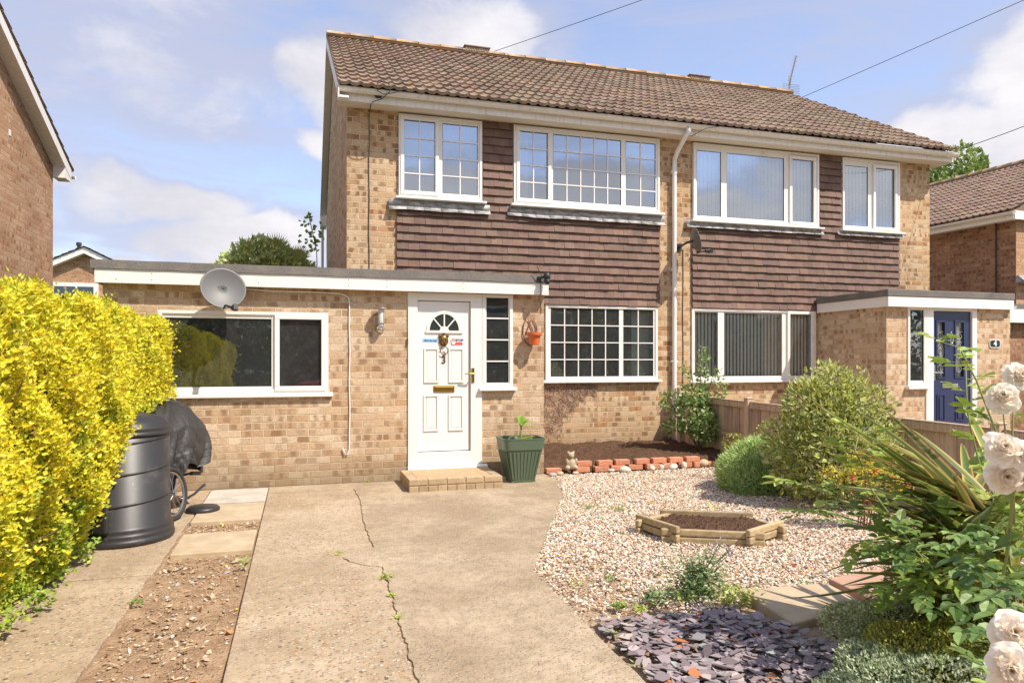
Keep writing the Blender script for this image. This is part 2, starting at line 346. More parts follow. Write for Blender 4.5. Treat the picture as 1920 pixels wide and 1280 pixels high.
def f_tile(base,lich=.0,grey=(.42,.33,.26)):
    def fn(t,b):
        ca=t.node('ShaderNodeVertexColor',layer_name='col').outputs[0]; g=geoc(t)
        n=t.noise(g,9,5,.65); n2=t.noise(g,55,3,.6); n3=t.noise(g,1.6,3,.6)
        c=t.mix(t.ss(n,.35,.7),base,grey); c=t.mix(t.m('MULTIPLY',t.ss(n2,.5,.75),.5),c,(.50,.42,.33))
        c=t.mix(1,c,ca,'MULTIPLY')
        if lich:
            c=t.mix(t.m('MULTIPLY',t.ss(t.noise(g,6,4,.7),.66-lich*.1,.72),.9),c,(.50,.24,.05))
            c=t.mix(t.m('MULTIPLY',t.ss(t.noise(g,40,2,.6),.71,.76),.7),c,(.62,.58,.48))
        t.l.new(c,b.inputs['Base Color']); b.inputs['Roughness'].default_value=.92; b.inputs['Specular IOR Level'].default_value=.15
        bump(t,b,n2,.5,.006)
    return fn
M_RT=mat('weathered concrete roof tile',fn=f_tile((.215,.150,.108),.35,(.33,.25,.19)))
M_RTN=mat('brown roof tile',fn=f_tile((.19,.125,.095),.1,(.26,.185,.145)))
M_RDG=mat('ridge tile with lichen',fn=f_tile((.34,.25,.17),2.2,(.46,.36,.25)))
def f_hang(t,b):
    ca=t.node('ShaderNodeVertexColor',layer_name='col').outputs[0]; g=geoc(t); n=t.noise(g,7,4,.6); n2=t.noise(t.vm('MULTIPLY',g,(1,1,.3)).outputs[0],60,3,.6)
    c=t.mix(t.ss(n,.3,.75),(.150,.086,.062),(.195,.120,.090)); c=t.mix(1,c,ca,'MULTIPLY'); c=t.mix(t.m('MULTIPLY',t.ss(n2,.6,.8),.25),c,(.3,.2,.17))
    t.l.new(c,b.inputs['Base Color']); b.inputs['Roughness'].default_value=.75; bump(t,b,n2,.2,.003)
M_HT=mat('plum brown hanging tile',fn=f_hang)
def f_lead(t,b):
    g=geoc(t); n=t.noise(t.vm('MULTIPLY',g,(1,1,2.5)).outputs[0],7,6,.7); c=t.ramp(n,[(.3,(.10,.10,.10)),(.48,(.30,.30,.30)),(.66,(.55,.53,.50))]); t.l.new(c,b.inputs['Base Color']); b.inputs['Roughness'].default_value=.6
    bump(t,b,n,.6,.02)
M_LEAD=mat('weathered lead sheet',fn=f_lead)
def f_felt(t,b):
    g=geoc(t); n=t.noise(g,160,2,.7); n2=t.noise(g,4,4,.6); c=t.mix(t.ss(n,.35,.7),(.085,.08,.075),(.24,.22,.20)); c=t.mix(t.ss(n2,.4,.7),c,t.mix(.4,c,(.26,.22,.17))); t.l.new(c,b.inputs['Base Color']); b.inputs['Roughness'].default_value=.95
    bump(t,b,n,.5,.004)
M_FELT=mat('mineral roofing felt',fn=f_felt)
def f_conc(agg,c0,c1):
    def fn(t,b):
        g=geoc(t); n=t.noise(g,1.1,6,.68); n2=t.noise(g,13,5,.65); n3=t.noise(g,120,2,.6)
        c=t.mix(t.ss(n,.36,.66),c0,c1); c=t.mix(t.m('MULTIPLY',t.ss(n2,.42,.72),.45),c,tuple(x*.62 for x in c0)); c=t.mix(t.m('MULTIPLY',t.ss(n3,.5,.8),.35),c,(.62,.52,.38))
        h=t.m('ADD',n2,t.m('MULTIPLY',n3,.5))
        if agg:
            dt=t.vm('ADD',g,t.vm('MULTIPLY',t.node('ShaderNodeTexNoise').outputs[1],(.006,.006,0)).outputs[0]).outputs[0]
            v=t.vor(dt,46,'F1',0); vc=t.vor(dt,46,'F1',1); sc_=t.node('ShaderNodeSeparateXYZ'); t.l.new(vc,sc_.inputs[0])
            pc=t.ramp(sc_.outputs[0],[(0,(.54,.44,.32)),(.2,(.34,.23,.13)),(.38,(.60,.52,.40)),(.50,(.38,.17,.07)),(.60,(.52,.40,.27)),(.72,(.11,.095,.085)),(.78,(.50,.37,.24)),(.9,(.22,.18,.15)),(1,(.48,.30,.14))])
            on=t.m('MULTIPLY',t.ss(v,.50,.38),t.m('GREATER_THAN',sc_.outputs[1],.30)); wear=t.ss(t.noise(g,.8,4,.6),.34,.54)
            on=t.m('MULTIPLY',on,t.m('ADD',.35,t.m('MULTIPLY',wear,.65)))
            c=t.mix(t.m('MULTIPLY',on,agg),c,pc); h=t.m('ADD',h,t.m('MULTIPLY',on,.8))
        dk=t.vor(g,17,'F1',0); c=t.mix(t.m('MULTIPLY',t.ss(dk,.085,.05),t.m('MULTIPLY',t.ss(t.noise(g,3),.5,.6),.7)),c,(.10,.08,.06))
        c=t.mix(t.m('MULTIPLY',t.ss(t.noise(g,.55,5,.7,dist=.6),.50,.68),.40),c,(.23,.17,.11)); t.l.new(c,b.inputs['Base Color']); b.inputs['Roughness'].default_value=.93; b.inputs['Specular IOR Level'].default_value=.2; bump(t,b,h,.7,.010)
    return fn
M_CON=mat('smooth drive concrete',fn=f_conc(.35,(.325,.245,.158),(.485,.388,.268)))
M_AGG=mat('exposed aggregate concrete',fn=f_conc(.95,(.37,.278,.178),(.505,.398,.278)))
def f_slab(c0,c1):
    def fn(t,b):
        g=geoc(t); n=t.noise(g,5,6,.65); n2=t.noise(g,90,2,.6); c=t.mix(t.ss(n,.35,.7),c0,c1); t.l.new(c,b.inputs['Base Color']); b.inputs['Roughness'].default_value=.9; bump(t,b,t.m('ADD',n,t.m('MULTIPLY',n2,.4)),.3,.006)
    return fn
M_SLW=mat('whitish paving slab',fn=f_slab((.42,.38,.32),(.54,.49,.42)))
M_SLB=mat('buff paving slab',fn=f_slab((.42,.325,.205),(.53,.42,.28)))
M_SLP=mat('pink paving slab',fn=f_slab((.42,.25,.17),(.50,.31,.215)))
def f_soil(c0,c1,sc1=18,bd=.03):
    def fn(t,b):
        g=geoc(t); n=t.noise(g,sc1,7,.7); n2=t.noise(g,120,3,.7); v=t.vor(g,60,'F1',0); c=t.mix(t.ss(n,.3,.7),c0,c1); c=t.mix(t.m('MULTIPLY',t.ss(n2,.55,.8),.5),c,tuple(min(1,x*2.2) for x in c1))
        t.l.new(c,b.inputs['Base Color']); b.inputs['Roughness'].default_value=1; b.inputs['Specular IOR Level'].default_value=.1; bump(t,b,t.m('ADD',n,t.m('MULTIPLY',v,.5)),.9,bd)
    return fn
M_SOIL=mat('dark bed soil',fn=f_soil((.075,.042,.026),(.15,.088,.055)))
M_DIRT=mat('dusty dirt',fn=f_soil((.24,.15,.088),(.40,.275,.17),9,.015))
M_GBED=mat('gravel bed earth',fn=f_soil((.30,.20,.125),(.50,.37,.25),30,.02))
def f_vc(rough=.6,tl=0.,spec=.4,sat=1.):
    def fn(t,b):
        ca=t.node('ShaderNodeVertexColor',layer_name='col').outputs[0]; t.l.new(ca,b.inputs['Base Color']); b.inputs['Roughness'].default_value=rough; b.inputs['Specular IOR Level'].default_value=spec
        if tl:
            out=[n for n in t.n if n.bl_idname=='ShaderNodeOutputMaterial'][0]
            tr=t.node('ShaderNodeBsdfTranslucent'); t.l.new(ca,tr.inputs[0]); mx=t.node('ShaderNodeMixShader'); mx.inputs[0].default_value=tl
            t.l.new(b.outputs[0],mx.inputs[1]); t.l.new(tr.outputs[0],mx.inputs[2]); t.l.new(mx.outputs[0],out.inputs['Surface'])
    return fn
M_LEAF=mat('leaf',fn=f_vc(.45,.33,.4))
M_PETAL=mat('rose petal',fn=f_vc(.6,.5,.2))
M_STONE=mat('stone chip',fn=f_vc(.8,0,.3))
M_BARK=mat('bark',(.16,.11,.07),.9)
M_STEM=mat('green stem',(.22,.26,.08),.6)
def f_wood(c0,c1,vert=True):
    def fn(t,b):
        ca=t.node('ShaderNodeVertexColor',layer_name='col').outputs[0]
        g=geoc(t); s=t.vm('MULTIPLY',g,(14,14,1.2) if vert else (2,14,14)).outputs[0]; n=t.noise(s,2.2,6,.7,dist=.6); n2=t.noise(g,3,3); c=t.mix(t.ss(n,.3,.72),c0,c1); c=t.mix(t.m('MULTIPLY',t.ss(n2,.45,.7),.4),c,(.24,.19,.14)); c=t.mix(1,c,ca,'MULTIPLY')
        t.l.new(c,b.inputs['Base Color']); b.inputs['Roughness'].default_value=.88; bump(t,b,n,.4,.006)
    return fn
M_FNC=mat('weathered fence timber',fn=f_wood((.42,.29,.19),(.64,.49,.36)))
M_LOG=mat('weathered planter timber',fn=f_wood((.34,.25,.13),(.52,.41,.25),False))
M_BLK=mat('dark grey plastic',(.028,.028,.029),.42)
M_BIN=mat('composter plastic',fn=lambda t,b:(t.l.new(t.mix(t.m('MULTIPLY',t.ss(t.noise(t.vm('MULTIPLY',geoc(t),(22,22,9)).outputs[0],1.0,5,.75),.66,.72),.55),t.mix(t.ss(t.noise(geoc(t),5,5,.7),.5,.75),(.030,.029,.030),(.075,.07,.064)),(.33,.31,.28)),b.inputs['Base Color']),setattr(b.inputs['Roughness'],'default_value',.42)))
M_TARP=mat('black tarpaulin',fn=lambda t,b:(t.l.new(t.mix(t.noise(geoc(t),6,4,.6),(.022,.021,.021),(.05,.047,.044)),b.inputs['Base Color']),setattr(b.inputs['Roughness'],'default_value',.5),bump(t,b,t.noise(geoc(t),22,4,.6),.6,.015)))
M_RUB=mat('rubber tyre',(.03,.03,.03),.8); M_MET=mat('dull metal',(.55,.55,.55),.35,1)
M_BRASS=mat('brass',(.60,.40,.10),.28,1); M_CHR=mat('chrome',(.75,.75,.76),.18,1)
M_BRZ=mat('aged bronze',(.22,.13,.05),.4,.8)
M_GRNP=mat('green plastic planter',(.10,.145,.09),.45)
M_TERR=mat('orange plastic pot',(.68,.14,.035),.5); M_RUST=mat('rusty iron',(.22,.09,.04),.8)
M_NAVY=mat('navy painted door',(.026,.036,.095),.35)
M_DISH=mat('grey satellite dish',(.135,.135,.13),.5,0)
M_CABLE=mat('black cable',(.02,.02,.022),.5); M_WCAB=mat('white conduit',(.75,.72,.68),.5)
def f_rb(t,b):
    g=geoc(t); ca=t.node('ShaderNodeVertexColor',layer_name='col').outputs[0]; n=t.noise(g,30,5,.7); c=t.mix(t.ss(n,.35,.7),(.50,.19,.10),(.58,.30,.19)); c=t.mix(t.m('MULTIPLY',t.ss(t.noise(g,11,3),.55,.7),.6),c,(.62,.5,.4)); c=t.mix(1,c,ca,'MULTIPLY'); t.l.new(c,b.inputs['Base Color']); b.inputs['Roughness'].default_value=.95; bump(t,b,n,.6,.006)
M_RB=mat('red reclaimed brick',fn=f_rb)
def f_cob(t,b):
    g=geoc(t); ca=t.node('ShaderNodeVertexColor',layer_name='col').outputs[0]; n=t.noise(g,18,5,.7); c=t.mix(1,ca,t.mix(n,(.7,.66,.6),(1.1,1.08,1.04)),'MULTIPLY'); t.l.new(c,b.inputs['Base Color']); b.inputs['Roughness'].default_value=.8; bump(t,b,n,.3,.01)
M_COB=mat('cobble',fn=f_cob)
M_STAT=mat('weathered stone ornament',fn=f_slab((.34,.27,.18),(.58,.49,.36)))
M_ASPH=mat('asphalt',fn=f_slab((.05,.05,.05),(.07,.068,.065)))
M_GRASS=mat('lawn ground',fn=f_slab((.06,.085,.025),(.10,.12,.04)))
M_REDCAR=mat('red car paint',(.42,.02,.02),.25); M_CGL=mat('car glass',(.05,.09,.13),.05)
M_TXTW=mat('white lettering',(.8,.8,.8),.5); M_TXTN=mat('navy lettering',(.03,.05,.2),.5); M_BLUES=mat('pale blue sticker',(.30,.52,.74),.5); M_REDS=mat('red sticker',(.68,.10,.08),.5)
M_PANEL=mat('white door skin',(.79,.765,.73),.35)

# ================================================================== SETTING: ground, drive, paving
YE=8.73; YM=10.48
g=MB(); g.add([(-150,-150,-.09),(150,-150,-.09),(150,200,-.09),(-150,200,-.09)],[(0,1,2,3)]); tag(g.build('ground',M_GRASS,origin=(0,0,-.09)),kind='structure')
def grid(name,poly,z,m,step=.05,amp=.012,seed=0,kind='structure',zf=None):
    xs=[p[0] for p in poly]; ys=[p[1] for p in poly]; nx=int((max(xs)-min(xs))/step)+1; ny=int((max(ys)-min(ys))/step)+1
    X,Y=np.meshgrid(np.linspace(min(xs),max(xs),nx),np.linspace(min(ys),max(ys),ny)); r=np.random.default_rng(seed)
    Z=z+amp*(np.sin(X*5.1+seed)*np.cos(Y*4.3+1)+.6*np.sin(X*13+2)*np.sin(Y*11)+r.normal(size=X.shape)*.35)
    if zf: Z=Z+zf(X,Y)
    V=np.stack([X.ravel(),Y.ravel(),Z.ravel()],1); i=np.arange((ny-1)*nx).reshape(ny-1,nx)[:,:-1].ravel(); F=np.stack([i,i+1,i+nx+1,i+nx],1)
    cen=V[F].mean(1); F=F[inpoly(cen[:,0],cen[:,1],poly)]
    return tag(npmesh(name,V,F,m,smooth=True,origin=(np.mean(xs),np.mean(ys),z)),kind=kind)
grid('dirt_strip',[(-4.4,-2.5),(2.0,-2.5),(2.0,8.72),(-4.4,8.72)],-.028,M_DIRT,.045,.006,3)
def edge(pts,j=.008,seg=.07,seed=1):
    r=random.Random(seed); out=[]
    for a,b in zip(pts[:-1],pts[1:]):
        n=max(1,int(math.hypot(b[0]-a[0],b[1]-a[1])/seg))
        for k in range(n):
            f=k/n; out.append((a[0]+(b[0]-a[0])*f+r.uniform(-j,j),a[1]+(b[1]-a[1])*f+r.uniform(-j,j)))
    out.append(pts[-1]); return out
crack=edge([(.588,8.28),(.60,7.6),(.55,6.6),(.544,5.70)],.007,.035,4)
crack2=edge([(.30,5.40),(.36,5.27),(.45,5.17),(.553,5.10),(.552,4.9),(.535,4.2),(.515,3.6),(.505,3.2),(.49,1.5),(.47,-2.4)],.008,.035,5)
# aggregate lane left of the crack, smooth slab right of it (small gaps show the dirt)
polyA=[(-.335,-2.4)]+[(x-.003,y) for x,y in reversed(crack2)]+[(.29,5.41),(.555,5.64)]+[(x-.003,y) for x,y in reversed(crack)]+[(.58,8.29),(-.335,8.29)]
s=MB(); s.prism(polyA,-.06,0.0); tag(s.build('drive_aggregate_lane',M_AGG,bevel=.003),kind='structure')
right=edge([(1.50,-2.4),(1.50,2.9),(1.523,3.74),(1.553,4.70),(2.774,7.36),(2.894,7.86),(3.03,8.0),(3.03,8.72)],.007,.12,6)
polyB=[(x+.004+.007*abs(math.sin(y*9)*math.sin(y*3.1)),y) for x,y in reversed([(x,y) for x,y in crack2][:])]+[(.31,5.42),(.56,5.66)]+[(x+.003+.006*abs(math.sin(y*7)),y) for x,y in reversed(crack)]+[(.60,8.30),(-.335,8.30),(-.335,8.72)]+right[::-1]
s=MB(); s.prism(polyB[::-1],-.06,.003); tag(s.build('drive_concrete',M_CON,bevel=.003),kind='structure')
for k,(a,b) in enumerate([((-4.3,-2.4),(-.975,5.36)),((-4.3,5.385),(-.965,8.72))]):
    e=edge([(b[0],a[1]),(b[0],b[1])],.008,.09,20+k); s=MB(); s.prism(e+[(a[0],b[1]),(a[0],a[1])],-.06,-.002); tag(s.build('side_path',M_AGG,bevel=.006),kind='structure')
for (x0,y0,x1,y1,m,lab) in [(-.95,7.87,-.345,8.66,M_SLW,'whitish concrete slab nearest the wall in the strip beside the drive'),(-.945,6.98,-.345,7.78,M_SLB,'buff concrete slab between the whitish slab and the nearer bare dirt'),(-.935,5.85,-.352,6.52,M_SLB,'buff concrete slab nearest the camera at the end of the long dirt strip')]:
    s=MB(); s.box(x0,y0,-.045,x1,y1,.006); tag(s.build('paving_slab',m,bevel=.008),lab,'paving slab','slabs set in the dirt strip')
# patio slabs right
def gbox(pts,z0,z1,m,lab,grp=None):
    s=MB(); s.prism(pts,z0,z1); tag(s.build('paving_slab',m,bevel=.01),lab,'paving slab',grp)
gbox([(2.575,3.28),(3.20,3.42),(3.26,3.84),(2.64,3.86)],-.05,.028,M_SLB,'buff square slab at the corner of the slate chippings','slabs among the gravel')
gbox([(3.27,3.36),(3.95,3.42),(4.02,4.02),(3.33,3.90)],-.05,.03,M_SLP,'pinkish slab under the spiky plant, beside the buff square slab','slabs among the gravel')
s=MB()
for cl_ in (crack,crack2):
    for (xa,ya),(xb,yb) in zip(cl_[:-1],cl_[1:]): s.add([(xa-.03,ya,-.007),(xa+.04,ya,-.007),(xb+.04,yb,-.007),(xb-.03,yb,-.007)],[(0,1,2,3)])
tag(s.build('crack_soil',M_DIRT),kind='structure')
# gravel bed
GRAV=[(1.50,3.70),(1.55,4.70),(2.774,7.36),(2.894,7.86),(3.04,8.1),(3.04,8.62),(5.92,8.62),(5.92,3.9),(3.3,3.86),(2.62,3.88),(2.5,3.66)]
grid('gravel_bed',[(1.46,2.0),(1.46,3.8),(1.52,4.70),(2.74,7.36),(2.86,7.86),(3.0,8.7),(7,8.7),(7,-1.5),(1.46,-1.5)],-.022,M_GBED,.05,.005,8)
OCT=np.array([[1,0,0],[-1,0,0],[0,1,0],[0,-1,0],[0,0,1],[0,0,-1]],float); OF=np.array([[0,2,4],[2,1,4],[1,3,4],[3,0,4],[2,0,5],[1,2,5],[3,1,5],[0,3,5]])
def stones(name,P,size,C,zoff,flat=.55,tilt=.5,**kw):
    n=len(P); S=np.stack([size*rng.uniform(.75,1.3,n),size*rng.uniform(.5,.95,n),size*flat*rng.uniform(.6,1.3,n)],1)
    V=OCT[None]*S[:,None,:]*rng.uniform(.65,1.2,(n,6,1)); V=np.einsum('nij,nkj->nki',rotm(n,tilt),V); V+=np.concatenate([P,zoff[:,None]],1)[:,None,:]
    F=(np.arange(n)[:,None,None]*6+OF[None]).reshape(-1,3)
    return npmesh(name,V.reshape(-1,3),F,M_STONE,np.repeat(C,6,0),origin=(P[:,0].mean(),P[:,1].mean(),0),**kw)
n=76000; P=scatter(GRAV,n); 
edged=(P[:,1]<5.0)&(P[:,0]<2.1+.0*P[:,1]); keep=~(edged&(rng.random(n)<.45+.5*np.clip((4.6-P[:,1]),0,1)*(P[:,0]<2.0))); P=P[keep]; n=len(P)
pal=[(.76,.66,.52),(.82,.76,.66),(.66,.51,.35),(.56,.34,.20),(.70,.58,.43),(.40,.35,.31),(.66,.43,.28),(.24,.20,.18),(.86,.82,.76)]
C=vary(pick(pal,n,[5,3.5,4.5,3.6,5,1.8,3.6,1.0,1.8]),.2)*.93
C=C*(1-.0*P[:,:1]); q=rng.random(n); C[q<.004]=(.06,.12,.50); C[(q>.004)&(q<.0075)]=(.05,.36,.36); C[(q>.0075)&(q<.0105)]=(.10,.28,.10); C[(q>.0105)&(q<.0115)]=(.4,.04,.03)
tag(stones('gravel',P,.0122*rng.uniform(.6,1.5,n)*(1+.0*q),C,-.012+rng.uniform(0,.018,n)),'cream and tan garden gravel covering the bed','gravel',kind='stuff')
# slate chippings
SL=[(1.56,3.66),(2.40,3.62),(2.56,3.26),(2.62,2.9),(2.9,1.9),(1.56,1.6)]
n=2500; P=scatter(SL,n); ang=np.linspace(0,2*math.pi,7)[:-1]
rad=rng.uniform(.5,1.25,(n,6)); S=rng.uniform(.020,.046,n); T=rng.uniform(.0014,.0030,n)
x=np.cos(ang)[None]*rad*S[:,None]*1.15; y=np.sin(ang)[None]*rad*S[:,None]*.75
V=np.concatenate([np.stack([x,y,np.repeat(T[:,None],6,1)],2),np.stack([x*.93,y*.93,-np.repeat(T[:,None],6,1)],2)],1)
V=np.einsum('nij,nkj->nki',rotm(n,.30),V); zz=rng.uniform(-.004,.030,n); V+=np.concatenate([P,zz[:,None]],1)[:,None,:]
tri=[[0,i,i+1] for i in range(1,5)]+[[6,6+i+1,6+i] for i in range(1,5)]+[x for i in range(6) for x in ([i,6+i,6+(i+1)%6],[i,6+(i+1)%6,(i+1)%6])]
F=(np.arange(n)[:,None,None]*12+np.array(tri)[None]).reshape(-1,3)
C=vary(pick([(.27,.215,.22),(.32,.26,.265),(.22,.175,.18),(.36,.30,.29),(.29,.29,.28),(.42,.35,.30)],n,[5,5,4,1.6,1.2,.5]),.18); q=rng.random(n); C[q<.008]=(.45,.17,.07); C[(q>.008)&(q<.022)]=(.30,.36,.32)
tag(npmesh('slate_chippings',V.reshape(-1,3),F,M_STONE,np.repeat(C,12,0),origin=(2,2.8,0)),'plum coloured slate chippings between the drive and the low shrubs','slate chippings',kind='stuff')
# litter on the dirt strip and the soil under the hedge
D=[(-.94,2.6),(-.355,2.6),(-.355,5.8),(-.94,5.8)]
n=2300; P=np.concatenate([scatter(D,n-520),scatter([(-.94,6.55),(-.36,6.55),(-.36,6.95),(-.94,6.95)],300),scatter([(-1.75,3.8),(-1.25,3.8),(-1.35,6.2),(-1.75,6.2)],220)])
C=vary(pick([(.50,.38,.25),(.36,.24,.14),(.58,.50,.40),(.28,.18,.10),(.44,.42,.38),(.60,.30,.12)],n,[4,5,2,4,1.5,.4]),.2); q=rng.random(n); C[q<.006]=(.1,.4,.35); C[(q>.006)&(q<.013)]=(.62,.5,.05); C[(q>.013)&(q<.016)]=(.6,.12,.08)
tag(stones('dirt_litter',P,.0062*rng.exponential(1.,n)+.003,C,-.022+rng.uniform(0,.006,n),.5),'chips of stone and wood littering the bare dirt strip','litter',kind='stuff')
n=330; P2=scatter(D,n-60); P2=np.concatenate([P2,scatter([(-1.7,3.6),(-1.05,3.6),(-1.05,6.1),(-1.7,6.1)],60)]); a=rng.uniform(0,math.pi,n); L=rng.exponential(.022,n)+.012
d=np.stack([np.cos(a),np.sin(a),rng.uniform(-.05,.15,n)],1); P3=np.concatenate([P2,rng.uniform(-.02,-.008,(n,1))],1)
V,F,Cv=leaves(P3,d,np.tile([0,0,1.],(n,1)),L,L*.12+.002,vary(pick([(.50,.36,.22),(.34,.22,.12),(.60,.48,.28)],n),.2))
tag(npmesh('dry_stalks',V,F,M_STONE,Cv,origin=(-.6,4,0)),'dry stalks and grass clippings scattered over the dirt','stalks',kind='stuff')

# far setting behind the camera (seen in the window reflections)
s=MB(); s.box(-60,-10.5,-.07,60,-4.4,-.05); tag(s.build('road',M_ASPH,origin=(0,-7,-.07)),kind='structure')
s=MB(); s.box(-60,-4.4,-.09,60,-2.6,.0); tag(s.build('pavement',M_CON,origin=(0,-3.5,-.09)),kind='structure')

# ================================================================== BUILDING HELPERS
def wallY(mb,x0,x1,z0,z1,Y,holes,depth=.1):
    xs=sorted({x0,x1}|{h[0] for h in holes}|{h[1] for h in holes}); zs=sorted({z0,z1}|{h[2] for h in holes}|{h[3] for h in holes})
    xs=[x for x in xs if x0<=x<=x1]; zs=[z for z in zs if z0<=z<=z1]
    for a,b in zip(xs[:-1],xs[1:]):
        for c,d in zip(zs[:-1],zs[1:]):
            mx,mz=(a+b)/2,(c+d)/2
            if any(h[0]<mx<h[1] and h[2]<mz<h[3] for h in holes): continue
            mb.add([(a,Y,c),(b,Y,c),(b,Y,d),(a,Y,d)],[(0,1,2,3)])
    for h in holes:
        a,b,c,d=h
        mb.add([(a,Y,c),(b,Y,c),(b,Y,d),(a,Y,d),(a,Y+depth,c),(b,Y+depth,c),(b,Y+depth,d),(a,Y+depth,d)],[(0,4,5,1),(1,5,6,2),(2,6,7,3),(3,7,4,0)])
def window(parent,x0,x1,z0,z1,Y,lights,gz,fw=.055,sill=(.05,.05,.06),proud=.0,label=None,blind=None,room=True,barw=.017):
    """lights: (xa,xb,cols,rows,sash); Y is the outer face of the frame"""
    f=MB(); za,zb=gz; dp=.07
    # outer ring
    f.box(x0,Y,z0,x1,Y+dp,z0+.045); f.box(x0,Y,z1-.04,x1,Y+dp,z1); f.box(x0,Y,z0+.045,x0+.042,Y+dp,z1-.04); f.box(x1-.042,Y,z0+.045,x1,Y+dp,z1-.04)
    edges=[x0+.042]+[v for L in lights for v in (L[0],L[1])]+[x1-.042]
    yi=Y+.016
    for i in range(0,len(edges),2):
        if edges[i+1]-edges[i]>.004: f.box(edges[i],yi,z0+.045,edges[i+1],Y+dp-.004,z1-.04)
    for L in lights:
        f.box(L[0],yi+.003,z0+.045,L[1],Y+dp-.006,za); f.box(L[0],yi+.003,zb,L[1],Y+dp-.006,z1-.04)
    fo=f.build('window',M_WH,parent,bevel=.004,seg=2)
    if label: fo['label']=label
    for L in lights:
        xa,xb,cn,rn,sash=L[:5]
        if sash:
            s=MB(); ys=Y-.014; o=.055; zo=min(.055,za-z0-.012,z1-zb-.008); s.box(xa-o,ys,za-zo,xb+o,yi+.002,za); s.box(xa-o,ys,zb,xb+o,yi+.002,zb+zo); s.box(xa-o,ys,za,xa,yi+.002,zb); s.box(xb,ys,za,xb+o,yi+.002,zb)
            s.build('opening_casement',M_WH,fo,bevel=.006)
        gk=MB(); th=.005; yg=Y+.030; gk.box(xa,yg-.010,za,xa+th,yg+.0,zb); gk.box(xb-th,yg-.010,za,xb,yg,zb); gk.box(xa+th,yg-.010,za,xb-th,yg,za+th); gk.box(xa+th,yg-.010,zb-th,xb-th,yg,zb); gk.build('gasket',M_CABLE,fo)
        p=MB(); p.add([(xa,yg,za),(xb,yg,za),(xb,yg,zb),(xa,yg,zb)],[(0,1,2,3)]); p.build('pane',M_GLU if z0>3 else M_GL,fo)
        if cn>1 or rn>1:
            b=MB(); yb=yg-.011
            for k in range(1,cn): x=xa+(xb-xa)*k/cn; b.box(x-barw/2,yb,za,x+barw/2,yb+.009,zb)
            for k in range(1,rn): z=za+(zb-za)*k/rn; b.box(xa,yb-.002,z-barw/2,xb,yb+.006,z+barw/2)
            b.build('glazing_bars',M_WH,fo)
        if blind: blind(fo,xa,xb,za,zb,Y+.13)
    if sill:
        ex,ht,pr=sill; s=MB(); s.hexa([(x0-ex,Y-pr,z0-ht),(x1+ex,Y-pr,z0-ht),(x1+ex,Y+.06,z0-ht),(x0-ex,Y+.06,z0-ht),(x0-ex,Y-pr,z0-.012),(x1+ex,Y-pr,z0-.012),(x1+ex,Y+.0,z0-.001),(x0-ex,Y+.0,z0-.001)]); s.build('sill',M_WH,fo,bevel=.005)
    return fo
def vblind(matl,wd,gap,ang,tops=.0):
    def fn(par,xa,xb,za,zb,Y):
        b=MB(); r=random.Random(int(xa*100)); x=xa+.01; b.box(xa-.03,Y-.02,zb+.0,xb+.03,Y+.03,zb+.05)
        while x<xb+wd:
            a=ang+r.uniform(-.06,.06); dx,dy=math.cos(a)*wd/2,math.sin(a)*wd/2
            b.add([(x-dx,Y-dy,za-.03),(x+dx,Y+dy,za-.03),(x+dx,Y+dy,zb),(x-dx,Y-dy,zb)],[(0,1,2,3)]); x+=gap*r.uniform(.96,1.04)
        b.build('vertical_blind',matl,par)
    return fn
def lead(parent,x0,x1,z1,z0,Y,seed):
    r=random.Random(seed); n=int((x1-x0)/.22); s=MB(); vs=[]; 
    for i in range(n+1):
        x=x0+(x1-x0)*i/n; w=r.uniform(-.007,.007)
        vs+=[(x,Y+.012,z1),(x,Y-.012+w*.4,z0+.055+w),(x,Y-.045+w,z0+.012+w),(x,Y-.052+w,z0+w*1.2)]
    for i in range(n):
        for k in range(3): s.add([vs[i*4+k],vs[i*4+k+1],vs[i*4+5+k],vs[i*4+4+k]],[(0,1,2,3)])
    o=s.build('lead_flashing',M_LEAD,parent,smooth=True); o.modifiers.new('th','SOLIDIFY').thickness=.004; return o
def hung_tiles(mb,x0,x1,z0,z1,Y,holes=(),tw=.168,ch=.1255,seed=1):
    r=random.Random(seed); k=0; z=z0
    while z<z1-.01:
        top=min(z+ch+.03,z1); x=x0-(tw/2 if k%2 else 0)
        while x<x1-.005:
            xa,xb=max(x+.001,x0),min(x+tw-.0015,x1); x+=tw
            if xb-xa<.012: continue
            segs=[(xa,xb)]
            for h in holes:
                if z+ch*.5>h[2] and z+ch*.4<h[3]: segs=[(a,b) for s_ in segs for a,b in (((s_[0],min(s_[1],h[0]))),((max(s_[0],h[1]),s_[1]))) if b-a>.01]
            for a,b in segs:
                j=r.uniform(-.004,.004); jz=r.uniform(-.004,.004); jy=r.uniform(-.004,.004); v=r.uniform(.80,1.15) if r.random()>.03 else r.uniform(1.2,1.5); c=(v,v*r.uniform(.96,1.04),v*r.uniform(.94,1.04)); tk=.016
                yb=Y-.050+j; yt=Y-.012
                zb=z+jz+r.uniform(-.001,.001); zb2=zb+r.uniform(-.0015,.0015)
                mb.hexa([(a,yb,zb),(b,yb+jy,zb2),(b,yb+tk+jy,zb2),(a,yb+tk,zb),(a,yt,top),(b,yt,top),(b,yt+tk,top),(a,yt+tk,top)],c)
        z+=ch; k+=1
